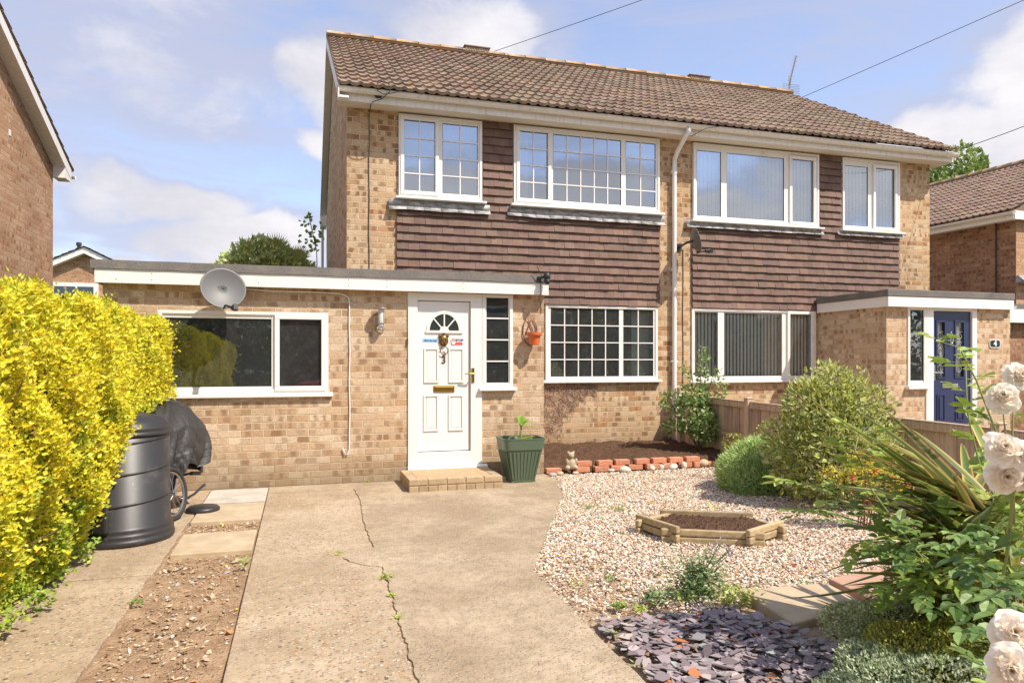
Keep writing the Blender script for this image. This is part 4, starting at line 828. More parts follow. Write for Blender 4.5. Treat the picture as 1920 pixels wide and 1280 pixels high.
for a,b,c_,e_ in ((9.645,9.735,.12,2.255),(10.285,10.425,.12,2.255),(9.895,10.11,.12,2.255),(9.735,9.895,.12,1.20),(10.11,10.285,.12,1.20),(9.735,9.895,2.09,2.255),(10.11,10.285,2.09,2.255)): d.box(a,yd,c_,b,yd+.045,e_)
nd=d.build('front_door',M_NAVY,H4); nd['label']='navy front door with two tall glazed panels'
p=MB()
for (a,b,c_,e_) in hl: 
    for aa,bb,cc,ee in ((a-.02,b+.02,c_-.02,c_+.008),(a-.02,b+.02,e_-.008,e_+.02),(a-.02,a+.008,c_,e_),(b-.008,b+.02,c_,e_)): p.box(aa,yd-.013,cc,bb,yd+.001,ee)
for (a,b,c_,e_) in ((9.735,9.895,.50,.93),(10.11,10.285,.50,.93)): raised(p,a,b,c_,e_,yd,.018,.013); p.box(a+.045,yd-.014,c_+.045,b-.045,yd,e_-.045)
p.build('panel_moulding',M_NAVY,nd,bevel=.005)
gz_=MB()
for (a,b,c_,e_) in hl: gz_.add([(a,yd+.02,c_),(b,yd+.02,c_),(b,yd+.02,e_),(a,yd+.02,e_)],[(0,1,2,3)])
def f_gp(t,b):
    n=t.noise(t.vm('MULTIPLY',geoc(t),(1,1,.35)).outputs[0],9,4,.6); t.l.new(t.mix(t.ss(n,.4,.65),(.035,.04,.04),(.24,.27,.26)),b.inputs['Base Color']); b.inputs['Roughness'].default_value=.12
gz_.build('glass_panel',mat('obscure door glass',fn=f_gp),nd)
lt=MB()
for (a,b,c_,e_) in hl:
    mx=(a+b)/2
    for zc,rx_,rz_ in ((1.62,.035,.05),(1.62,.06,.12),(1.86,.05,.05),(1.34,.045,.06)):
        lt.tube([(mx+rx_*math.cos(t_)*(1+.25*math.cos(2*t_)),yd+.012,zc+rz_*math.sin(t_)) for t_ in np.linspace(0,2*math.pi,17)],.0042,5)
    lt.tube([(a+.01,yd+.012,1.93),(b-.01,yd+.012,1.93)],.0042,5); lt.tube([(a+.01,yd+.012,1.76),(b-.01,yd+.012,1.76)],.0042,5)
    lt.tube([(mx,yd+.012,c_+.03),(mx,yd+.012,1.50)],.0035,5)
lt.build('leaded_pattern',mat('bright lead came',(.55,.56,.55),.35,.6),nd)
k_=MB(); k_.tube([(10.005+.03*math.sin(a),yd-.035,1.815+.075*math.cos(a)) for a in np.linspace(.2,2*math.pi-.2,20)],.008,7); k_.lathe([(.001,.035),(.014,.03),(.016,0)],(10.005,yd,1.915),10,m=km); k_.lathe([(.001,.035),(.012,.03),(.014,0)],(10.005,yd,1.74),10,m=km); k_.build('door_knocker',M_CHR,nd,smooth=True)
l=MB(); l.box(9.845,yd-.012,1.03,10.165,yd,1.10); l.box(9.86,yd-.022,1.042,10.15,yd-.010,1.082); l.build('letterbox',M_CHR,nd,bevel=.004)
h=MB(); h.box(9.66,yd-.012,1.15,9.695,yd,1.40); h.tube([(9.678,yd-.01,1.28),(9.678,yd-.05,1.28),(9.80,yd-.055,1.275)],.010,8); h.build('handle',M_CHR,nd)
pl=MB(); pp=[]
for a in np.linspace(0,2*math.pi,33)[:-1]:
    ca,sa=math.cos(a),math.sin(a); pp.append((10.916+.118*abs(ca)**.45*(1 if ca>0 else -1),1.745+.072*abs(sa)**.45*(1 if sa>0 else -1)+.008*math.cos(a*0)*(0)))
pl.prismY(pp[::-1],YP-.014,YP); po=pl.build('number_plate',M_CHR,H4)
pl=MB(); pl.prismY([(10.916+(x-10.916)*.86,1.745+(z-1.745)*.78) for x,z in pp][::-1],YP-.017,YP-.0135); pl.build('plate_face',mat('black plate',(.015,.015,.015),.3),po)
text('plate_numeral','4',(10.916,YP-.018,1.745),.135,M_TXTW,po,bold=.003)

# ================================================================== THINGS ON THE HOUSES
def dish(name,label,ctr,face,w_,h_,arm,wall,grp=None):
    """ctr dish centre, face unit vector, arm end"""
    t_=thing(name,label,'satellite dish',wall,grp); c=Vector(ctr); f=Vector(face).normalized(); rt=Vector((0,0,1)).cross(f).normalized()*-1; up=f.cross(rt)*-1
    if up.z<0: up=-up
    s=MB(); rings=[]; n=40
    for k,(rr) in enumerate((0,.25,.5,.75,.93,1.0,1.02)):
        for j in range(n):
            a=2*math.pi*j/n; depth=.055*rr*rr if rr<=1 else .048
            rings.append(c+rt*(w_/2*rr*math.cos(a))+up*(h_/2*rr*math.sin(a))+f*depth)
    s.add(rings,[(k*n+j,k*n+(j+1)%n,(k+1)*n+(j+1)%n,(k+1)*n+j) for k in range(6) for j in range(n)])
    o=s.build('reflector',M_DISH,t_,smooth=True); md=o.modifiers.new('t','SOLIDIFY'); md.thickness=.006
    b=MB(); a0=c-up*(h_*.47); b.tube([a0+f*.0,a0+f*.10-up*.0,Vector(arm)],.012,8); b.build('arm',M_CABLE,t_)
    l=MB(); ar=Vector(arm); m_=Matrix((rt,up,f)).transposed(); l.obox(ar+up*.01,(.045,.06,.07),m_); l.tube([ar+up*.03,ar+up*.03-f*.075],[.026,.032],12); l.build('receiver',M_CABLE,t_)
    k=MB(); k.tube([c-f*.01,c-f*.10,Vector(wall)],.019,10); k.box(wall[0]-.05,wall[1]-.01,wall[2]-.06,wall[0]+.05,wall[1]+.004,wall[2]+.06); k.build('bracket',M_CABLE,t_)
    r=MB()
    for dx,dz in ((-.04,.03),(.04,.03),(-.03,-.12),(.03,-.12)): p=c+rt*dx+up*dz+f*.003; r.tube([p,p+f*.005],.008,8)
    r.build('bolt',M_CABLE,t_)
    return t_
dish('satellite_dish','grey satellite dish facing out above the wide window of the flat roofed extension',(-.817,8.46,2.245),(.30,-1,.28),.475,.462,(-.66,8.16,2.02),(-.80,8.72,2.24),'satellite dishes on the front walls')
dish('satellite_dish','satellite dish seen nearly edge on, high on the brick pier beside the white downpipe',(6.03,10.10,3.38),(.93,-.25,.25),.42,.42,(6.27,9.98,3.20),(5.98,10.47,3.33),'satellite dishes on the front walls')
# wall light
t_=thing('wall_lamp','silver and glass wall lamp to the left of the white front door','wall light',(.93,YE,1.85))
s=MB(); s.lathe([(.05,0),(.05,.018),(.035,.03)],(.935,YE,1.85),16,m=km); s.tube([(.935,YE-.02,1.85),(.935,YE-.085,1.86),(.935,YE-.10,1.90)],[.03,.03,.034],12); s.build('bracket',M_CHR,t_,smooth=True)
s=MB(); s.lathe([(.033,1.90),(.036,1.92),(.036,2.075),(.033,2.08)],(.935,YE-.10,0),16); s.build('glass_tube',mat('frosted lamp glass',(.62,.60,.55),.3),t_,smooth=True)
s=MB(); s.lathe([(.078,2.088),(.074,2.093),(.001,2.108)],(.935,YE-.10,0),20); 
for a in range(4): s.tube([(.935+.040*math.cos(a*1.57+.7),YE-.10+.040*math.sin(a*1.57+.7),1.90),(.935+.040*math.cos(a*1.57+.7),YE-.10+.040*math.sin(a*1.57+.7),2.09)],.003,5)
s.build('cap',M_MET,t_)
# hanging pot
t_=thing('hanging_pot','orange plastic pot in a rusty heart shaped wall holder right of the sidelight','hanging pot',(2.85,YE,1.66))
s=MB(); px,py=2.858,YE-.13; s.lathe([(.058,1.665),(.078,1.775),(.080,1.778),(.098,1.780),(.102,1.822),(.092,1.824),(.085,1.79),(.001,1.785)],(px,py,0),24); s.build('pot',M_TERR,t_,smooth=False)
s=MB(); 
for sg in (-1,1):
    s.tube([(2.835+sg*x,YE-.015,z) for x,z in ((.0,1.655),(.06,1.70),(.095,1.80),(.085,1.92),(.05,2.0),(.015,1.985),(-.02,1.90),(-.045,1.84),(-.05,1.80))],.0075,7)
s.tube([(px+.095*math.cos(a),py+.095*math.sin(a),1.787) for a in np.linspace(0,2*math.pi,25)],.006,6); s.tube([(2.835,YE-.01,1.787),(px,py+.09,1.787)],.006,6)
s.build('iron_holder',M_RUST,t_,smooth=True)
s=MB(); 
for k in range(5): a=k*1.3; s.tube([(px+.03*math.cos(a),py+.03*math.sin(a),1.79),(px+.04*math.cos(a),py+.035*math.sin(a),1.86),(px+.03*math.cos(a+.5),py+.06*math.sin(a),1.90)],.0022,5)
s.build('dry_twig',M_BARK,t_)
# camera
t_=thing('security_camera','black twin aerial security camera on the roof corner of the extension','security camera',(2.97,8.58,2.50))
s=MB(); s.box(2.895,8.56,2.47,2.935,8.60,2.53); s.tube([(2.93,8.56,2.51),(2.985,8.52,2.535)],.016,8); s.build('mount',M_BLK,t_)
s=MB(); s.lathe([(.001,2.575),(.030,2.57),(.043,2.545),(.045,2.50),(.040,2.495)],(2.992,8.50,0),18); s.build('body',M_BLK,t_,smooth=True)
s=MB(); s.lathe([(.001,-.052),(.025,-.045),(.042,-.02),(.045,.0),(.040,.012),(.001,.02)],(2.992,8.50,2.475),18); s.tube([(2.992,8.47,2.458),(2.992,8.452,2.448)],[.018,.016],12); s.build('lens_head',M_BLK,t_,smooth=True)
s=MB(); s.tube([(2.935,8.53,2.53),(2.905,8.53,2.58),(2.865,8.53,2.66)],[.006,.005,.004],6); s.build('aerial',M_CABLE,t_)
s=MB(); s.tube([(3.02,8.50,2.55),(3.055,8.50,2.565)],[.006,.005],6); s.build('aerial',M_CABLE,t_)
# roof vents
for x,lab in ((3.53,'brown vent box on the ridge, nearer the left gable'),(8.76,'brown vent box on the ridge, nearer the tv aerial')):
    s=MB(); s.box(x-.26,14.38,7.86,x+.26,14.62,7.965); s.box(x-.28,14.35,7.965,x+.28,14.65,7.985)
    for k in range(9): s.box(x-.24+k*.055,14.372,7.885,x-.21+k*.055,14.38,7.95)
    tag(s.build('ridge_vent',M_RT,bevel=.006),lab,'roof vent','vents on the roof ridge')
# tv aerial
t_=thing('tv_aerial','tv aerial with a tilted boom on a short pole by the ridge end','tv aerial',(11.42,14.7,7.75))
s=MB(); s.tube([(11.42,14.7,7.3),(11.42,14.7,8.40)],.022,8); s.build('pole',M_MET,t_)
s=MB(); p0,p1=Vector((11.34,14.62,8.13)),Vector((11.22,14.2,8.66)); s.tube([p0,p1],.016,6); s.tube([p0+Vector((.02,0,-.08)),p0+(p1-p0)*.38],.010,6)
for k in range(12): p=p0+(p1-p0)*(.15+k*.075); s.tube([p-Vector((.09,.02,0)),p+Vector((.09,.02,0))],.003,5)
s.build('boom',M_MET,t_)
s=MB()
for z in np.linspace(8.0,8.2,6): s.tube([(11.18,14.66,z-.02),(11.42,14.72,z),(11.68,14.66,z-.02)],.005,5)
for z in (-.0,): s.tube([(11.24,14.66,7.98),(11.24,14.66,8.2)],.004,5); s.tube([(11.62,14.66,7.98),(11.62,14.66,8.2)],.004,5)
s.build('reflector_grid',M_MET,t_)
# overhead wires
def D3(p,f1): return tuple(p)
def sag(p,q,s_,n=16): p,q=Vector(p),Vector(q); return [p+(q-p)*(k/n)-Vector((0,0,s_*4*(k/n)*(1-k/n))) for k in range(n+1)]
for p,q,lab in (((3.93,14.5,7.98),(13.2,8.6,10.55),'overhead cable rising from the middle of the ridge to the top of the sky'),((11.45,14.6,7.75),(17.2,1.0,9.9),'overhead cable running right from the foot of the tv aerial'),((11.42,10.0,5.28),(12.46,6.72,6.0),'lowest overhead cable, from the right gutter end')):
    s=MB(); s.tube(sag(p,q,.08),.0065,6); tag(s.build('overhead_cable',M_CABLE),lab,'cable','overhead cables against the sky')
# ================================================================== SOIL BED, BRICKS, COBBLES, BEAR, POT
grid('soil_bed',[(3.04,8.74),(5.50,8.76),(5.92,8.90),(5.92,10.475),(3.04,10.475)],.125,M_SOIL,.04,.022,12,zf=lambda X,Y:.05*(Y-8.8)/1.7-.11*np.clip((3.58-X)/.15,0,1)*np.clip((9.05-Y)/.2,0,1)-.12*np.clip((8.79-Y)/.03,0,1))
def brick_piece(x,y,z,rz,lab,l=.205,v=1):
    s=MB(); s.box(-l/2,-.05,0,l/2,.05,.068,c=(v,v*.97,v*.95)); o=s.build('loose_brick',M_RB,origin=(0,0,0),bevel=.007); o.location=(x,y,z); o.rotation_euler=(0,0,rz); tag(o,lab,'brick','loose red bricks edging the soil bed')
ordn=['first','second','third','fourth','fifth','sixth','seventh','eighth','ninth','tenth','eleventh','twelfth']
r=random.Random(3)
xs_=[3.16,3.56,3.83,4.07,4.33,4.58,4.83,5.08,5.31,5.53]
for k,x in enumerate(xs_): brick_piece(x,8.74+.012*math.sin(k*2),.0,r.uniform(-.06,.06),f'red brick in the bottom row of the soil bed edging, {ordn[k]} from the left',v=r.uniform(.9,1.15))
xt=[3.60,3.89,4.15,4.44,4.70,4.95,5.21]
for k,x in enumerate(xt): brick_piece(x,8.77+.012*math.sin(k*3+1),.071,r.uniform(-.08,.08),f'red brick in the top row of the soil bed edging, {ordn[k]} from the left',v=r.uniform(.9,1.12))
def cobble(x,y,sx,sy,sz,c,lab,rz=0,seed=1):
    me=bpy.data.meshes.new('cobble'); bm=bmesh.new(); bmesh.ops.create_icosphere(bm,subdivisions=3,radius=1); rr=random.Random(seed); ph=[rr.uniform(0,6) for _ in range(3)]
    for v in bm.verts:
        k=1+.10*math.sin(v.co.x*2.6+ph[0])+.08*math.sin(v.co.y*3.1+ph[1])+.07*math.sin(v.co.z*2.9+ph[2]); v.co=Vector((v.co.x*sx*k,v.co.y*sy*k,v.co.z*sz*k))
    bm.to_mesh(me); bm.free(); 
    ca=me.color_attributes.new('col','FLOAT_COLOR','POINT')
    for d_ in ca.data: d_.color=(*c,1)
    for p_ in me.polygons: p_.use_smooth=True
    me.materials.append(M_COB); o=bpy.data.objects.new('cobble',me); col.objects.link(o); o.location=(x,y,sz*.8); o.rotation_euler=(rr.uniform(-.2,.2),rr.uniform(-.2,.2),rz); tag(o,lab,'cobble','cobbles in front of the brick edging')
CW=(.74,.69,.61); CG=(.48,.46,.42); CT=(.58,.46,.33); CB=(.36,.30,.25)
for k,(x,y,a,b,c_,cc,lab) in enumerate([(3.07,8.50,.050,.035,.030,CG,'small grey cobble at the left end of the row by the green planter'),(3.19,8.57,.062,.035,.026,CT,'flat tan cobble in front of the leftmost loose brick'),
 (3.92,8.60,.050,.035,.028,(.62,.60,.57),'flat pale cobble half buried left of the large white cobble'),(4.10,8.57,.080,.052,.045,CW,'large white cobble, biggest and brightest in the row'),(4.50,8.58,.042,.036,.040,CW,'small pale angular cobble, first right of the large white one'),
 (4.66,8.61,.038,.034,.042,CW,'small round pale cobble between the angular and the oval one'),(4.83,8.60,.070,.048,.046,(.68,.64,.58),'oval off white cobble leaning on the middle of the brick edging'),(5.03,8.66,.044,.040,.046,(.70,.62,.52),'upright pale cobble right of the oval one'),
 (5.36,8.70,.078,.055,.055,CT,'large brown and cream cobble near the right end of the edging'),(5.55,8.68,.050,.042,.040,(.66,.50,.32),'orange tinted cobble beside the large brown one'),(5.72,8.72,.042,.038,.036,CB,'dark grey cobble at the right end of the edging'),(3.42,8.60,.045,.03,.018,(.66,.56,.44),'thin flat stone under the bear ornament')]):
    cobble(x,y,a,b,c_,cc,lab,rz=r.uniform(-.5,.5),seed=k)
# bear ornament (sits with its back to us, head with two round ears)
t_=thing('bear_ornament','weathered stone teddy bear ornament sitting on the brick edging by the green planter','ornament',(3.40,8.72,.05))
def blob(mb,c,r_,n=14,m=14):
    vs=[];c=Vector(c)
    for i in range(m+1):
        th=math.pi*i/m
        for j in range(n): a=2*math.pi*j/n; vs.append(c+Vector((r_[0]*math.sin(th)*math.cos(a),r_[1]*math.sin(th)*math.sin(a),r_[2]*math.cos(th))))
    mb.add(vs,[(i*n+j,(i+1)*n+j,(i+1)*n+(j+1)%n,i*n+(j+1)%n) for i in range(m) for j in range(n)])
def remesh(o,v): md=o.modifiers.new('r','REMESH'); md.mode='VOXEL'; md.voxel_size=v; md.use_smooth_shade=True; sm=o.modifiers.new('s','SMOOTH'); sm.iterations=3; return o
s=MB(); X0,Yb,Z0=3.40,8.72,.05
blob(s,(X0,Yb,Z0+.065),(.066,.055,.075)); blob(s,(X0,Yb,Z0+.175),(.046,.042,.045)); 
for sg in (-1,1): blob(s,(X0+sg*.036,Yb,Z0+.215),(.019,.013,.019),10,8); blob(s,(X0+sg*.060,Yb-.03,Z0+.02),(.032,.045,.028),10,8); blob(s,(X0+sg*.066,Yb-.02,Z0+.10),(.020,.024,.044),10,8)
blob(s,(X0,Yb-.040,Z0+.165),(.018,.016,.014),10,8)
remesh(s.build('body',M_STAT,t_,smooth=True),.007)
# green planter
def superell(w_,n=28,e=.28):
    o=[]
    for k in range(n):
        a=2*math.pi*(k+.5)/n; ca,sa=math.cos(a),math.sin(a); o.append((w_*math.copysign(abs(ca)**e,ca),w_*math.copysign(abs(sa)**e,sa)))
    return o
t_=thing('planter','dark green ribbed plastic planter with a small banana plant, right of the door step','planter',(2.575,8.29,0),rz=0)
s=MB(); cx_,cy_=2.575,8.29; n=28; prof=[(.150,.0),(.158,.02),(.160,.04),(.232,.39),(.236,.395),(.246,.40),(.262,.515),(.268,.525),(.268,.535),(.250,.535),(.245,.50),(.23,.44)]; vs=[]
for w_,z in prof:
    for x,y in superell(w_): 
        rib=.0
        vs.append((cx_+x*1.0,cy_+y*.86,z))
s.add(vs,[(i*n+k,i*n+(k+1)%n,(i+1)*n+(k+1)%n,(i+1)*n+k) for i in range(len(prof)-1) for k in range(n)]); 
for k in range(9):
    f_=(k-4)/4.6
    s.beam((cx_+f_*.152,cy_-.137,.045),(cx_+f_*.218,cy_-.199,.375),.019,.012,up=(0,-1,.2)); s.beam((cx_-.158,cy_+f_*.135,.045),(cx_-.230,cy_+f_*.19,.375),.016,.012,up=(-1,0,.2))
for sx_ in (-1,1):
    for sy_ in (-1,1): s.box(cx_+sx_*.12-.03,cy_+sy_*.10-.03,-.0,cx_+sx_*.12+.03,cy_+sy_*.10+.03,.03)
s.build('tub',M_GRNP,t_,bevel=.0,smooth=False)
s=MB(); s.prism([(cx_+x,cy_+y*.86) for x,y in superell(.236)],.42,.46); s.build('compost',M_SOIL,t_)
PF=[]
def blade(mb_list,base,dirh,L,wd,h,c1,c2,segs=9,droop=1.,fold=.15,nx=5,tip=1.6,wav=0,start=.35,kink=None):
    """arching blade; dirh angle, rises h then droops. collects V,F,C into mb_list"""
    V,F,C=mb_list; b=sum(len(v) for v in V); d=Vector((math.cos(dirh),math.sin(dirh),0)); side=Vector((-d.y,d.x,0)); base=Vector(base); vs=[];cs=[]
    for i in range(segs+1):
        f_=i/segs; p=base+d*(L*f_*(1-.15*f_))+Vector((0,0,h*(f_*(2-f_*droop)) )); 
        ww=wd*(min(1,start+(1-start)*f_*3))*(1-f_**tip)+.001
        p+=side*wav*math.sin(f_*5)
        for j in range(nx):
            g_=(j/(nx-1)-.5)*2; vs.append(p+side*ww*.5*g_+Vector((0,0,abs(g_)*ww*fold)))
            e_=abs(g_)>.55; cs.append(c2 if e_ else c1)
    V.append(np.array([tuple(v) for v in vs])); C.append(np.array(cs))
    F.append(np.array([[b+i*nx+j,b+i*nx+j+1,b+(i+1)*nx+j+1,b+(i+1)*nx+j] for i in range(segs) for j in range(nx-1)]))
BL=([],[],[])
G1_,G2_=(.22,.40,.04),(.34,.50,.05)
for a,L,h,wd in ((.2,.18,.06,.085),(2.0,.10,.17,.06),(1.1,.09,.17,.06),(-.35,.24,.02,.075),(.5,.16,.08,.08),(2.9,.12,.08,.07),(-2.0,.08,.02,.07)): blade(BL,(cx_+.01,cy_,.66+.02*math.sin(a*3)),a,L,wd,h,G1_,G2_,segs=7,droop=1.3,tip=2.6,start=.5)
for a,L,h,wd in ((-.1,.22,.05,.12),(-.6,.16,.03,.11),(3.4,.12,.04,.09)): blade(BL,(cx_+.01,cy_-.02,.50),a,L,wd,h,(.34,.44,.04),(.42,.48,.05),segs=7,droop=1.4,tip=2.6,start=.6)
npmesh('banana_leaves',np.concatenate(BL[0]),np.concatenate(BL[1]),M_LEAF,np.concatenate(BL[2]),t_,smooth=True)
s=MB(); s.tube([(cx_,cy_,.45),(cx_+.005,cy_,.58),(cx_+.012,cy_,.70)],[.022,.016,.010],8); s.build('stem',M_STEM,t_,smooth=True)
# ================================================================== COMPOSTER, COVERED BIKE
t_=thing('compost_bin','tall dark grey plastic compost bin with ribbed lid, half hidden by the yellow hedge','compost bin',(-1.40,6.55,0))
c0=(-1.40,6.55,0); s=MB(); s.lathe([(.385,.0),(.392,.02),(.392,.045),(.380,.052),(.386,.07),(.384,.09),(.372,.098),(.378,.115),(.374,.135),(.362,.145),(.352,.86),(.345,.865),(.340,.86)],c0,56)
for k in range(9): # spiral ribs
    a0=k*.75; z0=.30+.24*(k%3)
    s.tube([(c0[0]+(.362-.012*z_/.86)*math.cos(a),c0[1]+(.362-.012*z_/.86)*math.sin(a),z_) for a,z_ in zip(np.linspace(-2.5,.1,16),np.linspace(z0-.02,z0+.075,16))],[.003]+[.011]*14+[.003],6) if k<3 else None
s.build('bin_body',M_BIN,t_,smooth=True)
s=MB(); s.lathe([(.362,.855),(.372,.868),(.364,.884),(.353,.89),(.366,.905),(.362,.922),(.350,.928),(.348,.94),(.30,.985),(.20,1.02),(.12,1.035),(.11,1.03),(.10,1.0),(.001,.995)],c0,56); s.box(c0[0]-.14,c0[1]-.022,.99,c0[0]+.14,c0[1]+.022,1.035); s.build('lid',M_BIN,t_,smooth=True)
s=MB(); ang=-1.95; dx_,dy_=math.cos(ang),math.sin(ang); 
mt=Matrix(((-dy_,dx_,0),(dx_,dy_,0),(0,0,1))).transposed(); s.obox((c0[0]+dx_*.375,c0[1]+dy_*.375,.31),(.27,.05,.38),mt); s.build('access_hatch',M_BIN,t_,bevel=.02)
# bicycle under a cover
t_=thing('bicycle','bicycle leaning by the wall under a black cover, front wheel showing','bicycle',(-1.05,7.45,0))
def wheel(par,c,R_,ax,tyre=.022):
    ax=Vector(ax).normalized(); u=ax.orthogonal().normalized(); v=ax.cross(u); c=Vector(c); s=MB(); n=32
    s.tube([c+u*R_*math.cos(2*math.pi*k/n)+v*R_*math.sin(2*math.pi*k/n) for k in range(n+1)],tyre,8,cap=False); w_=s.build('wheel',M_RUB,par,smooth=True)
    s=MB(); s.tube([c+u*(R_-.028)*math.cos(2*math.pi*k/n)+v*(R_-.028)*math.sin(2*math.pi*k/n) for k in range(n+1)],.010,6,cap=False)
    for k in range(16): a=2*math.pi*k/16; s.tube([c+ax*(.02*(-1)**k),c+(u*math.cos(a)+v*math.sin(a))*(R_-.03)],.0025,4)
    s.tube([c-ax*.04,c+ax*.04],.018,8); s.build('rim_and_spokes',M_MET,w_)
wheel(t_,(-1.12,7.12,.245),.225,(.93,-.36,.12)); wheel(t_,(-1.32,7.95,.27),.25,(.97,-.22,0))
s=MB(); s.tube([(-1.12,7.12,.245),(-1.16,7.2,.6),(-1.19,7.28,.86)],.016,8); s.tube([(-1.17,7.24,.70),(-1.28,7.7,.35),(-1.32,7.95,.27)],.016,8); s.tube([(-1.28,7.7,.35),(-1.30,7.72,.8)],.014,8); s.tube([(-1.17,7.24,.68),(-1.30,7.72,.74)],.014,8); s.build('frame',M_BLK,t_,smooth=True)
s=MB(); s.tube([(-1.28,7.62,.30),(-1.02,7.60,.36)],.01,6); s.box(-1.03,7.56,.345,-.93,7.64,.37); s.tube([(-1.1,7.3,.12),(-.98,7.50,.17),(-.9,7.62,.24)],.012,8); s.build('pedal_crank',M_BLK,t_)
t2=thing('scooter','scooter handlebar and stem poking up between the hedge and the bin','scooter',(-1.62,7.35,0))
s=MB(); s.tube([(-1.62,7.35,.06),(-1.585,7.30,.6),(-1.555,7.26,1.20)],.017,8); s.tube([(-1.655,7.35,.9),(-1.60,7.3,1.2)],.014,8); s.build('stem',mat('dull alloy',(.42,.36,.28),.45,.6),t2,smooth=True)
s=MB(); s.tube([(-1.66,7.28,1.255),(-1.55,7.25,1.235),(-1.45,7.22,1.21)],[.018,.014,.019],10); s.build('handlebar',M_BLK,t2,smooth=True)
s=MB(); s.box(-1.66,7.2,.04,-1.56,7.75,.07); s.build('deck',M_BLK,t2); wheel(t2,(-1.62,7.2,.06),.055,(1,0,0),.012); wheel(t2,(-1.62,7.85,.06),.055,(1,0,0),.012)
# tarpaulin: draped surface over the bike
def tarp():
    nu,nv=110,60; V=[];r_=np.random.default_rng(5)
    for i in range(nu+1):
        a=2*math.pi*i/nu
        for j in range(nv+1):
            f_=j/nv; rad=.02+.98*min(1,(f_/.42))**.7 if f_<.42 else 1.0; 
            ex,ey=.34,.52; cx2,cy2=-1.30,7.72
            fold_=.07*f_**1.5*(abs(math.sin(a*4.5+1.5*f_))-.5)+.05*f_*(abs(math.sin(a*8+5*f_))-.5)+.05*(abs(math.sin(f_*9+a*3+math.sin(a*7)*2))-.5)*max(0,f_-.3)
            tx=1+.12*math.sin(a*2+1); ridgeh=1.04-.10*((math.cos(a)*rad)**2)-.12*max(0,math.sin(a))*rad+.06*max(0,math.cos(a-.3))*rad
            if f_<.42: z=ridgeh-.20*(rad**3)+.015*math.sin(a*6+f_*12); k=rad
            else:
                g_=(f_-.42)/.58; hem=.36+.10*math.sin(a*2.0+1.9)+.05*math.sin(a*7); z=(ridgeh-.20)+(hem-(ridgeh-.20))*g_; k=1+.10*g_-.22*max(0,g_-.62)
            V.append((cx2+ex*tx*k*math.cos(a)+fold_*math.cos(a),cy2+ey*k*math.sin(a)+fold_*math.sin(a),z+.012*math.sin(a*13+f_*9)))
    F=[[i*(nv+1)+j,(i+1)*(nv+1)+j,(i+1)*(nv+1)+j+1,i*(nv+1)+j+1] for i in range(nu) for j in range(nv)]
    V=np.array(V); V[nu*(nv+1):]=V[:nv+1]
    return npmesh('bike_cover',V,F,M_TARP,origin=(-1.3,7.7,0),smooth=False)
tag(tarp(),'crumpled black cover draped over the bicycle behind the compost bin','bike cover')
s=MB(); s.lathe([(.15,0),(.155,.03),(.13,.05),(.001,.055)],(-.90,7.50,0),28); tag(s.build('parasol_base',M_BLK,smooth=True),'low round black parasol base on the ground beside the bicycle','parasol base')

# ================================================================== FENCE, PLANTER BED
FX=5.95
def fpost(y,h,lab):
    s=MB(); r2=random.Random(int(y*10)); s.box(FX-.095,y-.045,-.05,FX+.0,y+.045,h,c=(1.05,1.02,1)); s.hexa([(FX-.105,y-.055,h),(FX+.01,y-.055,h),(FX+.01,y+.055,h),(FX-.105,y+.055,h),(FX-.08,y-.03,h+.018),(FX-.015,y-.03,h+.018),(FX-.015,y+.03,h+.018),(FX-.08,y+.03,h+.018)]); return s
t_=thing('garden_fence','low weathered timber fence dividing the two front gardens','fence',(FX,7.5,0))
zt=lambda y:.90+.012*(y-8)
posts=[10.27,8.45,6.62,4.80]
for y in posts: fpost(y,zt(y)+(.10 if y>10 else .045),'').build('post',M_FNC,t_,bevel=.004)
for (ya,yb) in ((10.22,8.50),(8.40,6.67),(6.57,4.85),(4.75,3.0)):
    s=MB(); y=yb; k=0; r2=random.Random(int(ya*7))
    while y<ya:
        w_=.115; v=r2.uniform(.78,1.14); x=FX-.028+(.011 if k%2 else 0)+r2.uniform(-.002,.002); s.hexa([(x,y,.05),(x,min(y+w_,ya),.05),(x+.009,min(y+w_,ya),.05),(x+.016,y,.05),(x,y,zt(y)-.035),(x,min(y+w_,ya),zt(y)-.035),(x+.009,min(y+w_,ya),zt(y)-.035),(x+.016,y,zt(y)-.035)],c=(v,v*r2.uniform(.95,1.02),v*r2.uniform(.92,1.02))); y+=w_-.018; k+=1
    s.build('board_panel',M_FNC,t_)
    s=MB(); s.beam((FX-.045,ya,zt(ya)-.055),(FX-.045,yb,zt(yb)-.055),.034,.075,c=(.98,.95,.92)); s.beam((FX-.045,ya,.42),(FX-.045,yb,.415),.034,.06,c=(.9,.88,.85)); s.beam((FX-.02,ya,zt(ya)-.008),(FX-.02,yb,zt(yb)-.008),.085,.016,c=(.85,.82,.8)); s.build('rail',M_FNC,t_,bevel=.003)
    s=MB(); s.box(FX-.02,yb,-.04,FX+.01,ya,.06,c=(.7,.68,.66)); s.build('gravel_board',M_FNC,t_)
# gardens beyond the fence
grid('neighbour_drive',[(6.0,1.0),(30,1.0),(30,YP),(8.7,YP),(8.7,YM),(6.0,YM)],-.06,M_CON,.4,.002,2)
